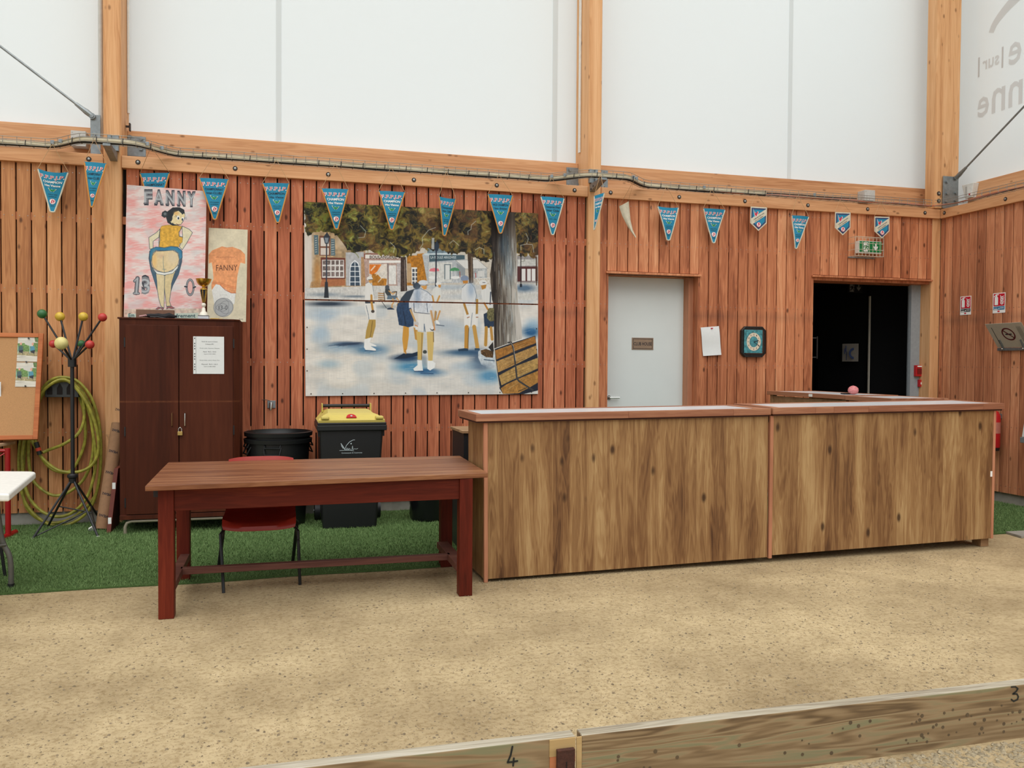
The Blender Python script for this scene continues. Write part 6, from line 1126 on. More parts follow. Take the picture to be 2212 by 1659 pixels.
def ret(y0, y1, z, label, lead):
    xa, xb = 5.085, 5.68; t = thing('bar_return', label, 'counter', ((xa+xb)/2, (y0+y1)/2, 0)); h = z-.04; w = .045
    for a, b in (((xa, y0, h), (xa+w, y1, z)), ((xb-w, y0, h), (xb, y1, z)), ((xa+w, y0, h), (xb-w, y0+w, z)), ((xa+w, y1-w, h), (xb-w, y1, z))): obj('rim_piece', MB().box(a, b), M_trimY, t, bevel=.002)
    obj('top_inset', MB().box((xa+w, y0+w, h+.01), (xb-w, y1-w, z-.003)), M_inset, t)
    for x in (xa+.03, xb-.08):
        for y in (y0+.02, y1-.075): obj('post', MB().box((x, y, 0), (x+.05, y+.055, h)), M_oldw, t, bevel=.002)
    obj('side_rail', MB().box((xa+.035, y0+.075, h-.115), (xa+.07, y1-.075, h-.012)), M_oldw, t); obj('side_rail', MB().box((xb-.07, y0+.075, h-.115), (xb-.035, y1-.075, h-.012)), M_oldw, t)
    obj('back_panel', MB().box((xb-.03, y0+.01, .05), (xb-.012, y1-.01, h-.12)), M_lam, t); obj('shelf', MB().box((xa+.04, y0+.02, .5), (xb-.04, y1-.02, .52)), M_oldw, t)
    return t
ret(6.80, 8.12, 1.213, 'rear module of the counter return running back towards the dark doorway', 0)
ret(6.17, 6.795, 1.208, 'short front module of the counter return joining the right end of the counter', 0)
o = single('small_sticker', MB().box((5.0835, 7.30, 1.180), (5.0849, 7.36, 1.206)), M_pwht, 'white label stuck on the rim of the counter return', 'sticker')
c = W(1843, 846, 7.05); c.z = 1.212; s_ = .047
pp_ = MB(); R_ = random.Random(9)
q_ = MB().ball((c.x, c.y, c.z+s_*.86), s_, 26, 16, (1.06, 1, .88)); q_.v = [tuple(Vector(v)+(Vector(v)-Vector((c.x, c.y, c.z+s_*.86)))*R_.uniform(-.03, .05)) for v in q_.v]
pom = thing('pompom_keyring', 'fluffy pink pompom with a small black case on the counter return', 'pompom', (c.x, c.y, c.z)); obj('pompom', q_, plain('pink_fluff', (228, 150, 150), .95, var=.12, scale=120, bump=.8), pom, smooth=True)
R_ = random.Random(12); mb = MB()
for i in range(1400):
    u = R_.uniform(-.9, 1); a_ = R_.uniform(0, 6.28); rr = math.sqrt(max(0, 1-u*u)); d = Vector((rr*math.cos(a_)*1.06, rr*math.sin(a_), u*.88)); p = Vector((c.x, c.y, c.z+s_*.86))+d*s_; s2 = Vector((-math.sin(a_), math.cos(a_), 0))*.0012
    mb.add([p-s2, p+s2, p+d*R_.uniform(.003, .008)], [(0, 1, 2)])
o = obj('fluff', mb, MATS['pink_fluff'], pom); o['kind'] = 'stuff'
b = W(1826, 850, 7.1); obj('black_case', MB().box((b.x-.035, 7.06, 1.212), (b.x+.04, 7.13, 1.224)), M_blk, pom, bevel=.004)
# low cupboard peeping out behind the left end of the counter
t = thing('side_cupboard', 'black low cupboard with pale wood top behind the left end of the counter', 'cupboard', (1.6, 6.6, 0))
sx0 = W(996.5, 950, 6.4).x; sz = W(998, 930, 6.4).z
obj('cupboard_top', MB().box((sx0, 6.36, sz-.02), (sx0+.8, 6.85, sz)), M_oldw, t, bevel=.002); obj('body', MB().box((sx0+.015, 6.38, 0.02), (sx0+.78, 6.84, sz-.02)), M_blk, t)
# ================================================================ ON THE WALLS
# paper sheet by the door
q3 = [W(1513.5, 707.5, YW-.012), W(1553, 704.5, YW-.004), W(1558.5, 766.5, YW-.03), W(1519, 769, YW-.022)]
t = thing('blank_sheet', 'slightly crooked blank white sheet pinned between the grey door and the clock', 'paper', tuple(q3[3]))
g_ = []; mb = MB()
for j in range(9):
    for i in range(7):
        u, v = i/6, j/8; p = (q3[0]*(1-u)+q3[1]*u)*(1-v)+(q3[3]*(1-u)+q3[2]*u)*v; p = p+Vector((0, -.008*math.sin(3.1*u)*v-.004*math.sin(6*v), 0)); mb.v.append(tuple(p))
mb.f = [(j*7+i, j*7+i+1, j*7+i+8, j*7+i+7) for j in range(8) for i in range(6)]
mb2 = MB(); mb2.v = mb.v+[(x, y+.0012, z) for x, y, z in mb.v]; mb2.f = mb.f+[tuple(k+63 for k in reversed(f)) for f in mb.f]; edge = [i for i in range(7)]+[j*7+6 for j in range(1, 9)]+[56+i for i in range(5, -1, -1)]+[j*7 for j in range(7, 0, -1)]
mb2.f += [(edge[k], edge[(k+1) % len(edge)], edge[(k+1) % len(edge)]+63, edge[k]+63) for k in range(len(edge))]
obj('sheet', mb2, MATS['paper'], t, smooth=True); c = W(1538, 709, YW-.02); obj('pin', MB().box((c.x-.01, c.y-.002, c.z-.005), (c.x+.012, c.y+.008, c.z+.005)), M_pred, t)
# clock
c = W(1626, 738.5, YW-.02); k = .0058; hw, hh = 26.5*k, 29.5*k
ck = thing('wall_clock', 'square black and teal marbled wall clock right of the blank sheet', 'clock', (c.x, YW-.02, c.z-hh))
def octo(hw, hh, ch, y): return [(c.x+x, y, c.z+z) for x, z in ((-hw+ch, -hh), (hw-ch, -hh), (hw, -hh+ch), (hw, hh-ch), (hw-ch, hh), (-hw+ch, hh), (-hw, hh-ch), (-hw, -hh+ch))]
M_mblk = plain('black_marble', (18, 26, 26), .3, var=.9, scale=60); M_teal = plain('teal_marble', (70, 138, 146), .35, var=.5, scale=45)
obj('case', MB().prism(octo(hw, hh, .045, YW-.045), (0, .042, 0)), M_mblk, ck, bevel=.006)
obj('bezel', MB().prism(octo(hw*.80, hh*.80, .02, YW-.05), (0, .006, 0)), plain('bronze_bezel', (74, 54, 46), .3, .4), ck, bevel=.002)
cx2, cz2 = c.x-.0, c.z+.0
obj('dial', MB().prism([(cx2-.012+x*hw*.74, YW-.053, cz2+.004+z*hh*.75) for x, z in ((-1, -1), (1, -1), (1, 1), (-1, 1))], (0, .004, 0)), M_teal, ck)
ring = MB(); n = 40
for i in range(n):
    a0, a1 = 2*math.pi*i/n, 2*math.pi*(i+1)/n; p_ = lambda r, a_: (cx2-.008+r*math.cos(a_)*.92, YW-.0545, cz2+r*math.sin(a_)*1.05)
    ring.add([p_(.095, a0), p_(.095, a1), p_(.058, a1), p_(.058, a0)], [(0, 1, 2, 3)])
obj('numeral_ring', ring, plain('cream_ring', (224, 208, 184), .5), ck)
mb = MB()
for h in range(1, 13):
    a_ = math.pi/2-h*math.pi/6; x, z = cx2-.008+.0765*math.cos(a_)*.92, cz2+.0765*math.sin(a_)*1.05; text_to(mb, str(h), lambda u, v, x=x, z=z: (x+u, YW-.0555, z-.009+v), .010 if h < 10 else .016, .018, .01)
obj('numerals', mb, M_pblk, ck)
obj('hand', MB().bar((cx2-.008, YW-.058, cz2), (cx2+.052, YW-.058, cz2+.016), .007, .002, (0, 1, 0)), M_pblk, ck); obj('hand', MB().bar((cx2-.008, YW-.060, cz2), (cx2+.068, YW-.060, cz2-.052), .005, .002, (0, 1, 0)), M_pblk, ck)
# exit sign in a wire cage
a, b = W(1853.5, 546, 8.30), W(1905, 522, 8.30)
ex = thing('exit_sign', 'green emergency exit sign in a wire cage above the wide dark doorway', 'sign', ((a.x+b.x)/2, YW, a.z)); zc = (a.z+b.z)/2; xc = (a.x+b.x)/2
obj('housing', MB().box((a.x+.012, 8.305, a.z), (b.x, 8.36, b.z)), M_white, ex, bevel=.003); obj('mount_plate', MB().box((a.x+.04, 8.36, a.z+.02), (b.x-.04, YW, b.z-.02)), M_white, ex); obj('green_panel', MB().box((a.x+.022, 8.300, a.z+.014), (b.x-.004, 8.306, b.z-.006)), plain('exit_green', (0, 124, 66), .4, var=.02), ex)
mb = MB(); running(mb, xc-.055, zc, .105, 8.297); arrow(mb, xc+.075, zc, .095, 8.297); obj('pictogram', mb, M_pwht, ex); mb = MB(); man(mb, xc-.055, zc, .11, 8.2955); obj('pictogram', mb, MATS['exit_green'], ex)
cg = thing('wire_cage', 'pale wire guard cage around the green exit sign', 'cage', (xc, 8.25, a.z-.05)); g0, g1 = W(1847, 552, 8.27), W(1909, 514, 8.27); M_pw = plain('pale_wire', (206, 196, 176), .5, .2)
nx = 9
for i in range(nx): x = g0.x+(g1.x-g0.x)*i/(nx-1); obj('wire', MB().tube([(x, YW-.01, g1.z), (x, 8.27, g1.z), (x, 8.27, g0.z), (x, YW-.01, g0.z)], .0028, 5), M_pw, cg)
for i in range(4): z = g0.z+(g1.z-g0.z)*i/3; obj('wire', MB().tube([(g0.x, YW-.01, z), (g0.x, 8.266, z), (g1.x, 8.266, z), (g1.x, YW-.01, z)], .0028, 5), M_pw, cg)
obj('base_frame', MB().box((g0.x, YW-.02, g0.z-.012), (g1.x-.03, YW-.004, g0.z+.004)), M_galv, cg)
# tap point on the planks
c = W(586.5, 873.5, YW-.01); tp = thing('wall_tap', 'small metal tap on a square plate on the planks above the round bins', 'tap', (c.x, YW-.01, c.z-.04))
obj('plate', MB().box((c.x-.038, YW-.012, c.z-.036), (c.x+.038, YW-.003, c.z+.036)), M_galv, tp, bevel=.002); obj('spigot', MB().tube([(c.x-.004, YW-.01, c.z+.015), (c.x-.004, YW-.05, c.z+.01), (c.x-.006, YW-.055, c.z-.02), (c.x-.008, YW-.055, c.z-.055)], [.014, .015, .013, .011], 12), M_chr, tp, smooth=True); obj('lever', MB().tube([(c.x-.01, YW-.03, c.z+.032), (c.x-.05, YW-.03, c.z+.045), (c.x-.09, YW-.028, c.z+.043)], .003, 6), M_blk, tp)
# fire extinguisher signs on the right wall
def on_r(px, py, d=.004): return S(px, py, XR-d)
def ext_sign(tl, tr, bl, lab, col2, m2):
    a, b, e = on_r(*tl), on_r(*tr), on_r(*bl); y0, y1 = a.y, b.y; z1, z0 = a.z, e.z; h = z1-z0; w = y0-y1
    t = thing('extinguisher_sign', lab, 'sign', (XR, (y0+y1)/2, z0)); P_ = lambda u, v, d=.005: (XR-d, y0-u*w, z0+v*h)
    def rect(nm, u0, u1, v0, v1, d, m): o = obj(nm, MB().hexa([P_(u0, v0, d), P_(u1, v0, d), P_(u1, v0, d-.002), P_(u0, v0, d-.002), P_(u0, v1, d), P_(u1, v1, d), P_(u1, v1, d-.002), P_(u0, v1, d-.002)]), m, t); return o
    rect('sign_plate', 0, 1, 0, 1, .004, M_pwht); rect('red_field', .07, .95, .35, .96, .0055, plain('sign_red', (200, 20, 44), .5, var=.02)); rect('info_strip', .07, .95, .16, .325, .0055, m2)
    mb = MB(); D_ = .0068
    for poly in ([(.16, .40), (.44, .40), (.44, .76), (.38, .83), (.22, .83), (.16, .76)], [(.24, .83), (.36, .83), (.36, .88), (.5, .90), (.5, .93), (.3, .94), (.12, .86), (.10, .80), (.14, .80), (.24, .88)]): mb.add([P_(u, v, D_) for u, v in poly], [tuple(range(len(poly)))])
    for k in range(5):
        u = .62+.02*(k % 2); v = .82-k*.085; mb.add([P_(x+u, y+v, D_) for x, y in ((0, .06+.02), (.05, .0), (.14, -.02), (.26, .03), (.27, .0), (.18, -.065), (.06, -.06), (-.02, .02))], [tuple(range(8))])
    for u0, u1, v0, v1 in ((.12, .42, .175, .215), (.6, .9, .27, .28), (.6, .9, .24, .25), (.6, .9, .21, .22), (.12, .4, .28, .29), (.49, .55, .19, .26)): mb.add([P_(u0, v0, D_), P_(u1, v0, D_), P_(u1, v1, D_), P_(u0, v1, D_)], [(0, 1, 2, 3)])
    obj('pictogram', mb, M_pwht, t); rect('red_mark', .40, .56, .05, .12, .0055, MATS['sign_red'])
ext_sign((2074.5, 641), (2098, 638.5), (2072.8, 681), 'left red and white fire extinguisher sign with black strip on the right wall', 0, plain('sign_black', (50, 52, 54), .5))
ext_sign((2145, 634), (2172, 631.5), (2144, 677), 'right red and white fire extinguisher sign with blue strip on the right wall', 0, plain('sign_blue', (40, 116, 160), .5))
# hinged no smoking sign
h0_, h1_ = S(2155.5, 751, XR-.03), S(2212, 751, XR-.03); zh = h0_.z
best = min(((abs(S(2127, 700.5, X).y-h0_.y), X) for X in [7.0+.005*i for i in range(116)]))[1]
tp0 = S(2127, 700.5, best); tp1 = Vector((tp0.x, S(2206, 697.5, best).y, tp0.z)); h1v = Vector((h0_.x, tp1.y, zh)); h0v = Vector((h0_.x, h0_.y, zh)); tp0.y = h0_.y
ns = thing('no_smoking_sign', 'grey hinged no smoking sign tilted out from the right hand wall', 'sign', tuple(h0v))
n_ = (tp0-h0v).cross(h1v-h0v).normalized()*.003
obj('sign_plate', MB().hexa([h0v, h1v, h1v+n_, h0v+n_, tp0, tp1, tp1+n_, tp0+n_]), plain('warm_white_board', (190, 182, 166), .5, var=.03), ns)
obj('wall_bar', MB().box((XR-.03, h1v.y-.35, zh-.035), (XR-.002, h0v.y+.01, zh-.003)), M_galv, ns, bevel=.003)
def sp(u, v, d=.0): return h0v.lerp(h1v, u).lerp(tp0.lerp(tp1, u), v)+n_.normalized()*d
nsn = -1 if n_.x > 0 or (n_.z > 0) else 1
dd = -.0015 if (n_.normalized().dot((h0v-O)) > 0) else .0045
mb = MB(); rl_ = (tp0-h0v).length; wl = (h1v-h0v).length
def disc(r0, r1, cu, cv_, m_=24):
    for i in range(m_):
        a0, a1 = 2*math.pi*i/m_, 2*math.pi*(i+1)/m_; q_ = lambda r, a_: sp(cu+r*math.cos(a_)/wl, cv_+r*math.sin(a_)/rl_, dd); mb.add([q_(r0, a0), q_(r0, a1), q_(r1, a1), q_(r1, a0)], [(0, 1, 2, 3)])
rr = .26*min(wl, rl_); disc(rr, rr*.80, .5, .55); mb.add([sp(.5+rr*.6/wl, .55-rr*.72/rl_, dd), sp(.5+rr*.72/wl, .55-rr*.6/rl_, dd), sp(.5-rr*.6/wl, .55+rr*.72/rl_, dd), sp(.5-rr*.72/wl, .55+rr*.6/rl_, dd)], [(0, 1, 2, 3)])
obj('ban_ring', mb, plain('dark_maroon', (96, 26, 34), .5), ns); mb = MB()
mb.add([sp(.5-.5*rr/wl, .55-.1*rr/rl_, dd*.9), sp(.5+.5*rr/wl, .55-.1*rr/rl_, dd*.9), sp(.5+.5*rr/wl, .55+.08*rr/rl_, dd*.9), sp(.5-.5*rr/wl, .55+.08*rr/rl_, dd*.9)], [(0, 1, 2, 3)])
for i in range(5): mb.add([sp(.80+i*.025, .2, dd), sp(.806+i*.025, .2, dd), sp(.806+i*.025, .85, dd), sp(.80+i*.025, .85, dd)], [(0, 1, 2, 3)])
mb.add([sp(.12, .15, dd), sp(.135, .15, dd), sp(.135, .85, dd), sp(.12, .85, dd)], [(0, 1, 2, 3)]); o = obj('print', mb, M_pblk, ns); o['kind'] = 'stuff'
for u in (.18, .75):
    p = sp(u, 0); obj('clamp', MB().bar(p+Vector((-.004, 0, -.03)), p.lerp(sp(u, .32), 1)+Vector((-.004, 0, 0)), .02, .008, (0, 1, 0)), M_galv, ns); obj('bolt', MB().ball(p+Vector((-.03, 0, -.015)), .009, 10, 6), M_chr, ns)
# fire extinguisher
ca = S(2146.5, 888, XR-.10); cb_ = S(2144.5, 972, XR-.10); r = .068; fe = thing('fire_extinguisher', 'red fire extinguisher hung on the right wall just beyond the counter', 'fire extinguisher', (XR-.10, ca.y, cb_.z))
obj('cylinder', MB().lathe((XR-.10, ca.y, 0), [(r*.97, cb_.z+.03), (r, cb_.z+.04), (r, ca.z-.05), (r*.7, ca.z-.01), (r*.3, ca.z+.01)], 24), M_red, fe, smooth=True); obj('foot_ring', MB().lathe((XR-.10, ca.y, 0), [(r*.9, cb_.z-.005), (r*.97, cb_.z+.03)], 20), M_blk, fe, smooth=True); obj('valve', MB().lathe((XR-.10, ca.y, 0), [(.02, ca.z+.0), (.02, ca.z+.06)], 10), M_blk, fe)
obj('label_band', MB().lathe((XR-.10, ca.y, 0), [(r+.0015, ca.z-.24), (r+.0015, ca.z-.12)], 24, cap=False), plain('pinkish_label', (190, 120, 104), .5), fe)
obj('wall_hook', MB().box((XR-.05, ca.y-.015, ca.z-.08), (XR, ca.y+.015, ca.z-.03)), M_galv, fe)
a_ = S(2204, 900, XR-.18); b_ = S(2203, 956, XR-.18); wd_ = thing('wall_dispenser', 'pale grey box fixed low on the right hand wall at the picture edge', 'box', (XR-.1, a_.y-.2, b_.z))
obj('case', MB().hexa([(XR-.18, a_.y-.02, b_.z+.06), (XR-.18, a_.y-.4, b_.z+.06), (XR-.01, a_.y-.4, b_.z+.06), (XR-.01, a_.y-.02, b_.z+.06), (XR-.16, a_.y-.05, a_.z+.08), (XR-.16, a_.y-.4, a_.z+.08), (XR-.01, a_.y-.4, a_.z+.08), (XR-.01, a_.y-.05, a_.z+.08)]), M_white, wd_, bevel=.006)
obj('tray', MB().box((XR-.19, a_.y-.4, b_.z), (XR-.01, a_.y-.01, b_.z+.058)), MATS['mid_grey_plastic'], wd_, bevel=.004)
# ================================================================ STEELWORK, TRAY, BOXES
def bolt(c, par, r=.016, ax=(0, -1, 0)): return obj('bolt', MB().lathe(c, [(r*1.5, 0), (r*1.5, .004), (r, .004), (r, .018)], 8, ax), M_galv, par)
def plate(name, px0, py0, px1, py1, Y, label, bolts, th=.008):
    a, b = W(px0, py1, Y), W(px1, py0, Y); t = thing(name, label, 'steel plate', ((a.x+b.x)/2, Y, a.z)); obj('plate', MB().box((a.x, Y, a.z), (b.x, Y+th, b.z)), M_galv, t, bevel=.002)
    for px, py in bolts: bolt(W(px, py, Y), t)
    return t
pl1 = plate('gusset_plate', 195, 333, 217.5, 247, 8.50, 'tall galvanised plate left of the left post holding the diagonal rod', [(203, 292), (203, 333)])
plate('gusset_plate', 274, 339, 315, 293, 8.672, 'galvanised bolted plate on the beam just right of the left post', [(305, 300), (305, 322), (280, 297)])
plate('gusset_plate', 1224, 405, 1255, 361, 8.672, 'galvanised bolted plate on the beam just left of the middle post', [(1231, 367), (1250, 400), (1231, 399)])
plate('gusset_plate', 1299, 409, 1313, 367, 8.672, 'narrow galvanised plate on the beam just right of the middle post', [(1307, 373), (1307, 405)])
def fy(px, py): return W(px, py, 8.372)
a, b = W(2038.5, 449, 8.34), W(2072.5, 382, 8.34); t = thing('gusset_plate', 'galvanised plate with bolts at the foot of the right corner post', 'steel plate', ((a.x+b.x)/2, 8.34, a.z)); obj('plate', MB().box((a.x, 8.352, max(a.z, 3.36)), (b.x, 8.366, b.z)), M_galv, t, bevel=.002)
for px, py in ((2045, 393), (2045, 418), (2064, 417), (2044, 436), (2063, 433)): bolt(W(px, py, 8.352), t)
for py in (418, 434): c = W(2028, py, 8.378); o = obj('bolt_recess', MB().lathe(c, [(.026, -.004), (.026, .002), (.014, .002)], 14, (0, -1, 0)), M_bolt, p3); obj('bolt_head', MB().lathe(c, [(.012, .001), (.012, .008)], 8, (0, -1, 0)), M_bolthd, o)
def rod(p, q, label, fork):
    t = thing('tension_rod', label, 'rod', tuple(q)); obj('rod', MB().tube([p, q+(p-q).normalized()*.12], .011, 8), M_galv, t, smooth=True); d = (p-q).normalized()
    obj('fork_end', MB().tube([q+d*.17, q+d*.09, q+d*.06, q-d*.0], [.016, .022, .026, .024], 8), M_galv, t, smooth=True); obj('pin', MB().lathe(q+fork*.0, [(.028, -.01), (.028, .012), (.016, .012), (.016, .022)], 14, fork), M_galv, t); return t
p_, q_ = W(-420, -220, 8.49), W(199, 251, 8.49); rod(p_, q_, 'grey diagonal steel rod running up to the left from the left post', Vector((0, -1, 0)))
q_ = W(2066, 384, 8.335); e_ = S(2212, 230, q_.x+.02); d = (e_-q_); rod(q_+d*3.0, q_, 'grey diagonal steel rod crossing the lettered membrane at the right', Vector((0, -1, 0)))
cx3 = W(217.5, 150, 8.55); single('conduit_pipe', MB().tube([(cx3.x, 8.55, 3.50), (cx3.x, 8.55, 7.0)], .021, 12), M_lgrey, 'pale grey vertical conduit pipe against the left side of the left post', 'pipe', smooth=True)
cx3 = P1R+.012; single('conduit_pipe', MB().box((cx3-.008, 8.66, W(278, 245, 8.68).z), (cx3+.008, 8.70, 7.0)), M_white, 'white cable trunking up the right side of the left post', 'pipe')
cx3 = P2L-.010; single('conduit_pipe', MB().box((cx3-.008, 8.60, W(1250, 330, 8.62).z), (cx3+.006, 8.64, 7.0)), M_white, 'white cable trunking up the left side of the middle post', 'pipe')
c = W(276, 268, 8.5); t = thing('cable_clamp', 'small dark metal clamp on the right side of the left post', 'clamp', (P1R, 8.6, c.z)); obj('arm', MB().box((P1R-.004, 8.58, c.z-.008), (P1R+.04, 8.60, c.z+.008)), M_bolt, t); obj('hook', MB().box((P1R+.03, 8.57, c.z-.04), (P1R+.042, 8.61, c.z+.03)), M_bolt, t)
def jbox(px0, py0, px1, py1, Y0, Y1, label, mat, name='junction_box'):
    a, b = W(px0, py1, Y0), W(px1, py0, Y0); t = thing(name, label, 'box', ((a.x+b.x)/2, Y0, a.z)); obj('case', MB().box((a.x, Y0+.012, a.z), (b.x, Y1, b.z)), mat, t, bevel=.004); obj('cover', MB().box((a.x+.002, Y0, a.z+.002), (b.x-.002, Y0+.012, b.z-.002)), mat, t, bevel=.003)
    for sx_ in (.12, .88):
        for sz_ in (.12, .88): obj('screw', MB().lathe((a.x+(b.x-a.x)*sx_, Y0, a.z+(b.z-a.z)*sz_), [(.004, 0), (.004, .001)], 8, (0, -1, 0)), M_screw, t)
    return t
jbox(152, 316, 186, 281.5, 8.55, 8.68, 'pale grey junction box on the beam left of the left post', M_lgrey)
jbox(1868, 434, 1890.5, 410, 8.55, 8.68, 'pale grey junction box on the beam above the wide dark doorway', M_lgrey)
a, b = S(2084, 430, 7.86), S(2102, 395, 7.86); sr_ = thing('alarm_siren', 'white wedge-shaped alarm siren on the beam near the right corner post', 'siren', (7.9, (a.y+b.y)/2, a.z))
obj('case', MB().hexa([(7.84, a.y-.02, a.z), (7.84, b.y+.01, a.z-.0), (7.92, b.y+.01, a.z), (7.92, a.y-.02, a.z), (7.84, a.y+.03, b.z), (7.84, b.y-.03, b.z), (7.92, b.y-.03, b.z), (7.92, a.y+.03, b.z)]), M_white, sr_, bevel=.006); obj('lamp', MB().box((7.832, b.y+.02, a.z+.03), (7.842, b.y+.035, a.z+.045)), M_red, sr_); obj('grille', MB().box((7.836, a.y-.03, b.z-.13), (7.841, a.y-.06, b.z-.03)), M_lgrey, sr_)
# cable tray
tz = 3.385
def ypath(x):
    y = 8.33
    for cx4, lo, hi in (((P1L+P1R)/2+.02, .36, .56), ((P2L+P2R)/2+.03, .36, .60)):
        d = abs(x-cx4); t_ = min(1, max(0, (hi-d)/(hi-.16))); t_ = t_*t_*(3-2*t_); y -= .30*t_
    return y
XT0, XT1 = -3.2, 7.42; xs_ = [XT0+(XT1-XT0)*i/300 for i in range(301)]
tr_ = thing('cable_tray', 'long wire mesh cable tray with beige and black cables along the timber rail', 'cable tray', (2, 8.33, tz))
def tpath(dy, dz, xa=XT0, xb=XT1, jit=0., ph=0.): return [(x, ypath(x)+dy+jit*math.sin(x*5.1+ph), tz+dz+jit*.7*math.sin(x*7.3+ph)) for x in xs_ if xa <= x <= xb]
for dy, dz in ((0, 0), (0, .033), (0, .066), (.05, 0), (.10, 0), (.10, .033), (.10, .066)): obj('long_wire', MB().tube(tpath(dy, dz), .0028, 5), M_wire, tr_)
mb = MB(); x = XT0+.05
while x < XT1: y = ypath(x); mb.tube([(x, y, tz+.068), (x, y, tz-.002), (x, y+.10, tz-.002), (x, y+.10, tz+.068)], .0025, 4, cap=False); x += .112
o = obj('cross_wires', mb, M_wire, tr_); o['kind'] = 'stuff'
xe = 5.2
for dy, dz, r, m_, xb, ph in ((.022, .016, .0105, M_cable, xe, 0), (.048, .014, .010, M_cable, xe-.3, 1), (.03, .034, .008, M_cable, xe, 2), (.075, .016, .011, M_cableb, xe+.3, 3), (.04, .002, .010, M_cableb, xe, 4), (.062, .034, .006, M_cableb, 6.4, 5), (.05, .012, .0055, M_cableo, XT1, 6), (.03, .006, .005, M_cableo, XT1, 7), (.07, .008, .005, M_cableb, XT1, 8)):
    if m_ is M_cableo: obj('cable', MB().tube(tpath(dy, dz, 4.6, xb, .006, ph), r, 6), m_, tr_, smooth=True)
    else: obj('cable', MB().tube(tpath(dy, dz, XT0, xb, .003, ph), r, 6), m_, tr_, smooth=True)
for px in (113, 135, 325, 352, 1192, 1214, 1352, 1362, 1524, 1763):
    x = W(px, 390, 8.3).x; y = ypath(x); obj('clip', MB().box((x-.016, y-.008, tz+.018), (x+.016, y-.002, tz+.052)), M_galv, tr_, bevel=.002)
mb = MB()
for x in np.arange(-2.4, 5.2, .21): y = ypath(x); mb.tube([(x, y-.003, tz-.008), (x+.005, y-.004, tz+.042)], .004, 5)
o = obj('cable_ties', mb, M_cableb, tr_); o['kind'] = 'stuff'
tr2 = thing('cable_tray', 'thin wire cable tray with orange cables along the right hand wall', 'cable tray', (7.45, 6, tz))
for dx, dz in ((0, 0), (0, .033), (0, .066), (.05, 0), (.10, 0), (.10, .066)): obj('long_wire', MB().tube([(7.42+dx*.7-.0, 8.33+dx, tz+dz), (7.46+dx, 8.22, tz+dz), (7.50+dx, 8.1, tz+dz), (7.50+dx, 3.4, tz+dz)], .0026, 5), M_wire, tr2)
mb = MB(); y = 8.05
while y > 3.5: mb.tube([(7.50, y, tz+.068), (7.50, y, tz-.002), (7.60, y, tz-.002), (7.60, y, tz+.068)], .0025, 4, cap=False); y -= .112
o = obj('cross_wires', mb, M_wire, tr2); o['kind'] = 'stuff'
for i, (m_, dx) in enumerate(((M_cableo, .03), (M_cableo, .05), (M_cableb, .07))): obj('cable', MB().tube([(7.42, 8.36+.02*i, tz+.008)]+[(7.50+dx+.006*math.sin(y*4+i), y, tz+.010+.004*math.sin(y*6+i)) for y in np.arange(8.15, 3.4, -.12)], .0055, 6), m_, tr2, smooth=True)
for px0, px1, lb in ((234.5, 252.5, 'pierced galvanised bracket on the left post carrying the cable tray'), (1277.5, 1291.5, 'pierced galvanised bracket on the middle post carrying the cable tray')):
    x0, x1 = W(px0, 300, 8.30).x, W(px1, 300, 8.30).x; t = thing('tray_bracket', lb, 'bracket', ((x0+x1)/2, 8.35, tz-.12)); xm = (x0+x1)/2
    obj('upright', MB().box((xm-.045, 8.315, tz+.0), (xm-.018, 8.357, tz+.14)).box((xm+.018, 8.315, tz), (xm+.045, 8.357, tz+.14)).box((xm-.02, 8.345, tz), (xm+.02, 8.357, tz+.14)), M_galv, t)
    obj('arm', MB().hexa([(xm-.03, 8.02, tz-.03), (xm+.03, 8.02, tz-.03), (xm+.03, 8.35, tz-.09), (xm-.03, 8.35, tz-.09), (xm-.03, 8.02, tz-.01), (xm+.03, 8.02, tz-.01), (xm+.03, 8.35, tz-.01), (xm-.03, 8.35, tz-.01)]), M_galv, t)
    for z, y in ((tz-.05, 8.25), (tz-.07, 8.31)): obj('slot', MB().box((xm-.031, y-.012, z-.008), (xm-.0295, y+.012, z+.008)), M_dark, t)
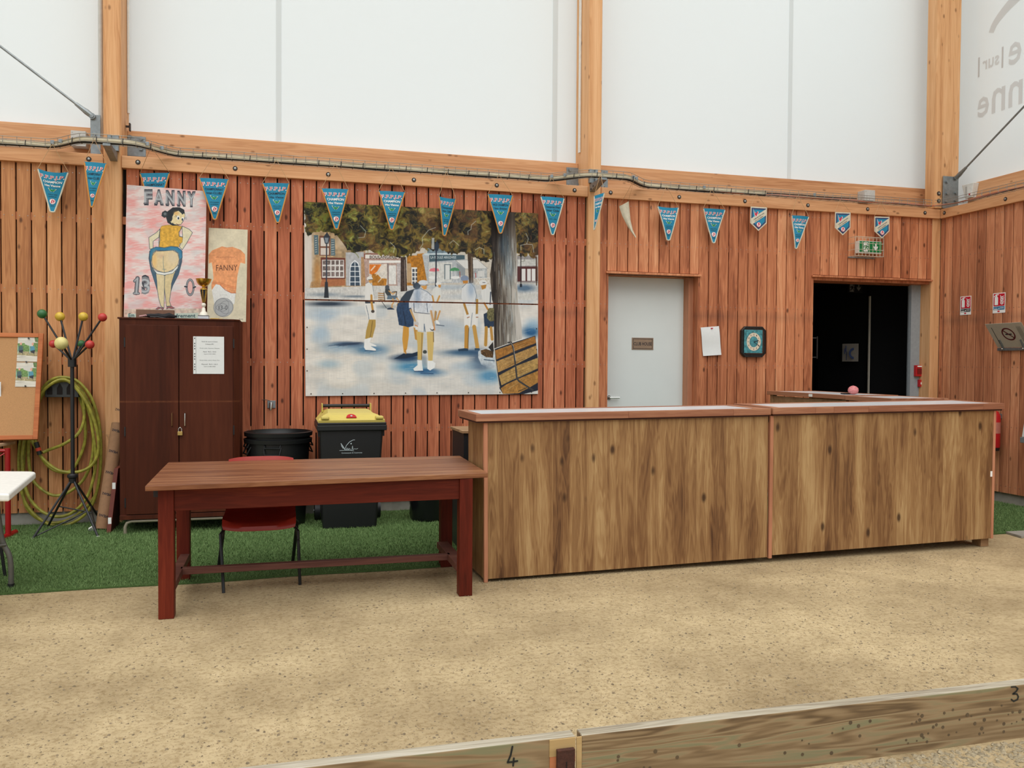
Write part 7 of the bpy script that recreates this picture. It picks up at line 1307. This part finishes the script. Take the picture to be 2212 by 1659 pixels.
# ================================================================ PENNANTS
def bez(u, v, TLp, TRp, TIPp, wt, bow, sag, lift, pts=None):
    """u -.5...5, v 0..1 on a triangle that ends in a blunt tip of relative width wt"""
    return None
PN = 0
def pennant(tl, tr, tip, apex, lines, label, trim, white=True, Y=8.285, wt=.10, bow=.012, sag=0., rot=0., small=('', ''), year='', curl=0., name='pennant', twist=0.):
    A_, B_, T_3 = W(*tl, Y), W(*tr, Y-twist), W(*tip, Y+curl); M_ = (A_+B_)/2; Wd = (B_-A_).length
    dn = (T_3-M_); ph = random.uniform(0, 6)
    def f(u, v, d=0.):
        w_ = 1-(1-wt)*v; p = M_+(B_-A_)*(u*w_)+dn*v
        p = p+Vector((0, bow*(4*u*u-1)*1.0*(1-v)+.006*math.sin(5*v+ph)-.9*curl*math.sin(v*math.pi)*.5, 0)); p.z -= sag*(1-4*u*u)*max(0, 1-v*1.8); return p+Vector((0, -d, 0))
    t = thing(name, label, 'pennant', tuple(f(0, 1)), 'blue pennants hung from the cable tray')
    nu, nv = 10, 14
    def sheet(nm, u0, u1, v0, v1, d, m_, th=.0012):
        mb = MB(); mb.v = [tuple(f(u0+(u1-u0)*i/nu, v0+(v1-v0)*j/nv, d)) for j in range(nv+1) for i in range(nu+1)]+[tuple(f(u0+(u1-u0)*i/nu, v0+(v1-v0)*j/nv, d-th)) for j in range(nv+1) for i in range(nu+1)]; n = nu+1; N_ = n*(nv+1)
        mb.f = [(j*n+i, j*n+i+1, (j+1)*n+i+1, (j+1)*n+i) for j in range(nv) for i in range(nu)]; mb.f += [tuple(k+N_ for k in reversed(x)) for x in mb.f]
        e = [i for i in range(n)]+[j*n+nu for j in range(1, nv+1)]+[nv*n+i for i in range(nu-1, -1, -1)]+[j*n for j in range(nv-1, 0, -1)]; mb.f += [(e[k], e[(k+1) % len(e)], e[(k+1) % len(e)]+N_, e[k]+N_) for k in range(len(e))]
        return obj(nm, mb, m_, t, smooth=True)
    sheet('fabric', -.5, .5, 0, .985, 0, M_blue)
    mb = MB(); br_ = .0065
    pts_ = [f(-.5, .02+.965*j/14, .0006) for j in range(15)]+[f(-.2, .998, .0006), f(.2, .998, .0006)]+[f(.5, .985-.965*j/14, .0006) for j in range(15)]; mb.tube(pts_, br_, 6); obj('fringe', mb, trim, t, smooth=True)
    a_ = W(*apex, Y+.0); a_.y = ypath(a_.x)-.006; a_.z = tz+.012 if a_.z < tz+.2 else a_.z
    obj('cord', MB().tube([f(-.5, .0), a_+Vector((-.004, 0, 0)), a_+Vector((.004, 0, 0)), f(.5, .0)], .0022, 5), M_cord, t)
    def lay(s_, v, hv, wu_, mats, off=.0, d=.0022):
        H_p = dn.length
        for k, (m_, o_) in enumerate(mats):
            mb = MB(); text_to(mb, s_, lambda x, y: f(x/max(.02, 1-(1-wt)*v), v-y, d+.0008*k), wu_, hv, o_); obj('lettering', mb, m_, t)
    lay('F.F.P.J.P.', .185, .085, .78, [(M_pwht, .045), (M_pred, -.004)])
    mk = M_pwht if white else M_pblk
    lay(lines[0], .295, .058, .60, [(mk, .03 if white else .01)])
    if len(lines) > 1: lay(lines[1], .385, .055, .50 if len(lines[1]) > 8 else .36, [(mk, .03 if white else .01)])
    # the green swoosh emblem
    lg = [(-.15, 0), (-.10, .005), (-.06, .07), (-.03, .03), (.0, .035), (.03, .08), (.07, .03), (.14, .025), (.08, .09), (.03, .145), (.0, .10), (-.04, .14), (-.09, .10)]
    for k, (sc, m_) in enumerate(((1.16, M_pwht), (1.0, M_pgrn))):
        cc_ = (-.005, .08); mb = MB(); mb.add([f(((x-cc_[0])*sc+cc_[0])/.72, .43+((y-cc_[1])*sc+cc_[1])*.62, .0022+.0008*k) for x, y in lg], [tuple(range(13))]); obj('emblem', mb, m_, t)
    if small[0]: lay(small[0], .60, .028, .30, [(M_pblk, .0)])
    if small[1]: lay(small[1], .65, .028, .26, [(M_pblk, .0)])
    ch_ = Wd/dn.length; mb = MB(); wv = lambda v: 1-(1-wt)*v
    def ring(r, m_, d):
        mb = MB(); mb.add([f(r*math.cos(2*math.pi*i/20)/wv(.75), .75+r*ch_*math.sin(2*math.pi*i/20), d) for i in range(20)], [tuple(range(20))]); obj('emblem', mb, m_, t)
    ring(.10, M_pred, .0020); ring(.092, M_pwht, .0026); mb = MB()
    for pl in ([(-.05, .03), (-.02, -.06), (.02, -.07), (-.01, -.01), (.0, .06), (-.03, .07)], [(.01, -.04), (.06, -.05), (.065, .02), (.04, .02), (.045, .06), (.02, .06), (.025, .0)]): mb.add([f(x/wv(.75), .75+y*ch_, .0033) for x, y in pl], [tuple(range(len(pl)))])
    obj('emblem', mb, M_pred, t)
    if year: lay(year, .87, .030, .12, [(M_pblk, .0)])
    return t
G_ = M_gold; Wt = M_cream
pennant((82, 364), (148, 372), (113, 458), (112, 312), ('CHAMPION', 'Hte Vienne'), 'leftmost blue pennant, white fringe, white CHAMPION Hte Vienne, far left of the left post', Wt, True, sag=.025, small=('TETE A TETE', 'JUNIOR'), year='2010', wt=.14, bow=.03)
pennant((182, 349), (230, 353), (198, 447), (203, 303), ('CHAMPIONNAT', 'Inter-CLUBS'), 'narrow blue pennant, gold fringe, hanging against the left side of the left post', G_, False, Y=8.02, small=('VICE CHAMPION', '1ère DIVISION'), year='2003')
pennant((302, 374), (366, 373), (335, 470), (334, 330), ('CHAMPIONNAT', 'Inter-CLUBS'), 'blue pennant mostly hidden behind the top of the pink painted board', G_, False, Y=8.350, bow=.002)
pennant((430, 384), (494, 387), (464, 474), (462, 343), ('CHAMPIONNAT', 'Inter-CLUBS'), 'blue pennant with gold fringe overlapping the right edge of the pink board', G_, False, small=('VICE CHAMPION', '1ère DIVISION'), year='2006')
pennant((567, 395), (625, 396), (600, 481), (597, 352), ('CHAMPION', 'Hte -Vienne'), 'blue pennant with black lettering alone between the shirt board and the big painting', G_, False, small=('TETE A TETE', 'CADET'), year='2007')
pennant((694, 407), (753, 409), (727, 495), (725, 360), ('CHAMPION', 'Hte Vienne'), 'first blue pennant in front of the big painting, above the painted street lamp', G_, True, small=('TRIPLETTE', 'CADETS'), year='2006')
pennant((818, 412), (875, 415), (846, 496), (846, 370), ('CHAMPION', 'Hte Vienne'), 'second blue pennant over the big painting, white CHAMPION Hte Vienne, gold fringe', G_, True, small=('TRIPLETTE', 'INTER-ENTREPRISE'), year='2006')
pennant((949, 424), (985, 429), (960, 509), (966, 381), ('Championnat', 'Inter Clubs'), 'curled narrow blue pennant with gold fringe, third of those over the big painting', G_, False, sag=.015, small=('Trophée Nationale', '2005 - 2006'), bow=.035, wt=.16, twist=.03)
pennant((1054, 419), (1108, 422), (1081, 504), (1080, 382), ('VICE CHAMPION', '1ère division'), 'blue pennant reading VICE CHAMPION over the painted tree trunk', G_, False, year='2003')
pennant((1168, 424), (1219, 428), (1194, 507), (1193, 392), ("Championnat d'Hiver", 'Inter Clubs'), 'blue pennant with white fringe between the big painting and the middle post', Wt, False, small=('2003 - 2004', ''))
pennant((1284, 423), (1306, 416), (1284, 496), (1297, 385), ('CHAMPION', 'Hte Vienne'), 'half-turned blue pennant hanging against the middle post', Wt, True, Y=8.02, bow=.004, twist=.10)
pennant((1421, 445), (1466, 448), (1444, 519), (1443, 411), ('CHAMPION', 'Hte Vienne'), 'blue pennant with white fringe hanging above the grey door', Wt, True, sag=.012, small=('TRIPLETTE', 'SENIORS'), year='2007', wt=.14)
pennant((1519, 450), (1566, 453), (1541, 525), (1541, 420), ('CHAMPION', 'Hte Vienne'), 'blue pennant with white fringe right above the top right corner of the grey door', Wt, True, small=('TRIPLETTE', 'VETERANS'), year='2008')
pennant((1711, 465), (1748, 468), (1719, 537), (1727, 433), ('CHAMPION', 'Hte Vienne'), 'blue pennant hanging crooked between the two small shield pennants nearest the doorway', Wt, True, small=('TRIPLETTE', 'JEUNES'), year='2009', bow=.02, twist=.04)
# the pennant turned to show its cream back, tip curling away
Y = 8.28; t = thing('pennant', 'pennant turned round showing its cream back, just right of the middle post', 'pennant', tuple(W(1373, 513, Y)), 'blue pennants hung from the cable tray')
Lp = [(1337.5, 446), (1344, 466), (1353, 484), (1362, 500), (1372, 513)]; Rp = [(1357, 435.5), (1359, 455), (1361, 476), (1366, 497), (1373.5, 513)]
mb = MB(); n = 7
for (l, r) in zip(Lp, Rp):
    for i in range(n): u = i/(n-1); p = W(l[0]+(r[0]-l[0])*u, l[1]+(r[1]-l[1])*u, Y-.02*math.sin(u*3.1)); mb.v.append(tuple(p))
k0 = len(mb.v); mb.f = [(j*n+i, j*n+i+1, (j+1)*n+i+1, (j+1)*n+i) for j in range(4) for i in range(n-1)]; mb.v += [(x, y+.0015, z) for x, y, z in mb.v]; mb.f += [tuple(k+k0 for k in reversed(x)) for x in mb.f]
obj('fabric', mb, M_cream, t, smooth=True); obj('fringe', MB().tube([W(*p, Y-.004) for p in Rp], .005, 6), M_cream, t, smooth=True); a_ = W(1354.5, 405, Y); a_.y = ypath(a_.x); a_.z = tz; obj('cord', MB().tube([W(*Lp[0], Y), a_, W(*Rp[0], Y)], .002, 5), M_cord, t)
def shield(cx5, top, w, h, apex, label, tilt_=0., dark=False):
    Y = 8.285; c = W(cx5, top, Y); hw = (W(cx5+w/2, top, Y).x-W(cx5-w/2, top, Y).x)/2; hh = c.z-W(cx5, top+h, Y).z
    t = thing('shield_pennant', label, 'pennant', (c.x, Y, c.z-hh), 'blue pennants hung from the cable tray')
    ct, st_ = math.cos(tilt_), math.sin(tilt_)
    def f(u, v, d=0.): x, z = u*hw, -v*hh; return (c.x+x*ct-z*st_, Y-d, c.z+x*st_+z*ct)
    out = [(-.97, 0), (1, .0), (.98, .66), (0, 1), (-1, .68)]
    def poly(nm, l, m_, d, th=.001):
        mb = MB(); a = [f(u, v, d) for u, v in l]; b = [f(u, v, d-th) for u, v in l]; n = len(l); mb.add(a+b, [tuple(range(n)), tuple(range(2*n-1, n-1, -1))]+[(i, (i+1) % n, (i+1) % n+n, i+n) for i in range(n)]); return obj(nm, mb, m_, t)
    sc = lambda l, k_: [((u)*k_, .45+(v-.45)*k_) for u, v in l]
    poly('fabric', out, M_cream, 0, .0015); poly('border_print', sc(out, .88), M_navy, .002); poly('field', sc(out, .74), M_blue, .003); poly('band', [(-.90, .50), (.86, .08), (.86, .34), (-.86, .76)], M_cream, .004)
    lg = [(-.62, .12), (-.45, .30), (-.40, .22), (-.30, .30), (-.20, .20), (-.08, .22), (-.22, .34), (-.30, .42), (-.40, .34), (-.46, .38)]; poly('emblem', [((u+.35)*1.25-.35, (v-.26)*1.25+.26) for u, v in lg], M_pwht, .005); poly('emblem', lg, M_pred, .006)
    mb = MB()
    for v0, s_ in ((.42, 'CHAMPIONNAT HAUTE VIENNE'), (.52, 'TETE A TETE JUNIOR')): text_to(mb, s_, lambda x, y, v0=v0: f(x-.0, v0-y-.245*x, .0062), 1.25 if v0 < .5 else 1.0, .045, .01)
    obj('lettering', mb, M_pblk, t)
    poly('emblem', [(.0+.26*math.cos(i*.42), .74+.105*math.sin(i*.42)) for i in range(15)], M_pred, .005); poly('emblem', [(.0+.23*math.cos(i*.42), .74+.092*math.sin(i*.42)) for i in range(15)], M_pwht, .006); poly('emblem', [(-.1, .68), (.05, .66), (.14, .74), (.1, .82), (.05, .74), (-.03, .72), (-.04, .82), (-.12, .80)], M_pred, .007)
    a_ = W(*apex, Y); a_.z = tz+.01; a_.y = ypath(a_.x); a_.z = tz; obj('cord', MB().tube([f(-.97, 0), tuple(a_), f(1, 0)], .002, 5), M_cord, t)
shield(1639, 447, 36, 52, (1638, 424), 'small blue and cream shield pennant nearest the clock, third from the right', .0)
shield(1820.5, 458.5, 34, 50, (1820, 436), 'small blue and cream shield pennant left above the green exit sign', .02)
shield(1905, 468, 33, 47, (1907, 444), 'rightmost small shield pennant, above the right end of the green exit sign', .03)
# ================================================================ COURT KERB in front
KY0, KY1, KH = 2.684, 2.735, .217
def kerb(x0, x1, label):
    t = thing('kerb_board', label, 'board', ((x0+x1)/2, (KY0+KY1)/2, 0)); obj('plank', MB().box((x0, KY0, -.02), (x1, KY1, KH-.002)), M_curb, t, bevel=.003)
    obj('worn_edge', MB().hexa([(x0+.001, KY0+.001, KH-.003), (x1-.001, KY0+.001, KH-.003), (x1-.001, KY1-.001, KH-.003), (x0+.001, KY1-.001, KH-.003), (x0+.002, KY0+.004, KH), (x1-.002, KY0+.004, KH), (x1-.002, KY1-.004, KH), (x0+.002, KY1-.004, KH)]), M_curbtop, t); return t
k4 = kerb(-2.6, .962, 'left weathered kerb board marked with a black 4 at the bottom of the picture'); k3 = kerb(.985, 6.4, 'right weathered kerb board marked with a black 3 at the lower right')
M_fresh = wood('fresh_board_end', [(150, 122, 78), (176, 146, 98), (190, 160, 112)], 'X', rnd=0, knots=0); M_org = wood('orange_board_end', [(158, 92, 56), (184, 116, 76), (196, 130, 90)], 'X', rnd=0, knots=0)
KX = lambda px, py=1610: W(px, py, KY0).x
obj('end_block', MB().box((KX(1186.5), KY0-.004, .155), (.962, KY0+.002, KH-.004)), M_fresh, k4, bevel=.001); obj('end_block', MB().box((KX(1187.5), KY0-.0035, -.02), (KX(1201), KY0+.002, .155)), M_org, k4); obj('end_block', MB().box((KX(1201), KY0-.0035, .130), (.962, KY0+.002, .155)), M_org, k4)
obj('end_block', MB().box((.985, KY0-.004, -.02), (KX(1244.5), KY0+.002, KH-.004)), M_fresh, k3, bevel=.001)
zst = W(1220, 1620, KY0-.02).z; st = single('rusty_stake', MB().box((KX(1200.5), KY0-.022, -.05), (KX(1238), KY0-.005, zst)), plain('rust', (72, 40, 28), .9, var=.35, scale=50, bump=.5), 'rusty flat steel stake clamping the gap between the two kerb boards', 'stake', bevel=.002)
obj('slit', MB().box((KX(1218.5), KY0-.0235, -.05), (KX(1220.5), KY0-.021, zst-.04)), M_dark, st)
def mark(pts, w, par, nm='number'):
    mb = MB(); P_ = [W(px, py, KY0-.0015) for px, py in pts]
    for a, b in zip(P_[:-1], P_[1:]):
        mb.bar(a, b, w, .001, (0, 1, 0)); mb.lathe(b, [(w/2, -.0005), (w/2, .0006)], 10, (0, -1, 0))
    mb.lathe(P_[0], [(w/2, -.0005), (w/2, .0006)], 10, (0, -1, 0)); return obj(nm, mb, plain('felt_pen', (24, 26, 22), .7), par)
mark([(1107, 1613), (1103, 1632), (1096.5, 1647), (1106, 1646), (1117.5, 1644)], .006, k4); mark([(1110, 1638), (1108.5, 1654)], .006, k4)
mark([(2185, 1484), (2194, 1483.5), (2199, 1488), (2195, 1494), (2188, 1499), (2197, 1499), (2200, 1505), (2198, 1511), (2190, 1515), (2185, 1511)], .0058, k3)
R_ = random.Random(6); mb = MB(); mg = MB()
for i in range(80):
    x = R_.choice([R_.uniform(1.05, 3.2), R_.uniform(2.3, 3.2)]); z = R_.uniform(.03, .15); r = R_.uniform(.003, .008); mb.lathe((x, KY0-.0006, z), [(r, 0), (r, .0004)], 12, (0, -1, 0))
o = obj('ball_marks', mb, plain('grimy_mark', (92, 76, 54), .9, var=.2), k3); o['kind'] = 'stuff'
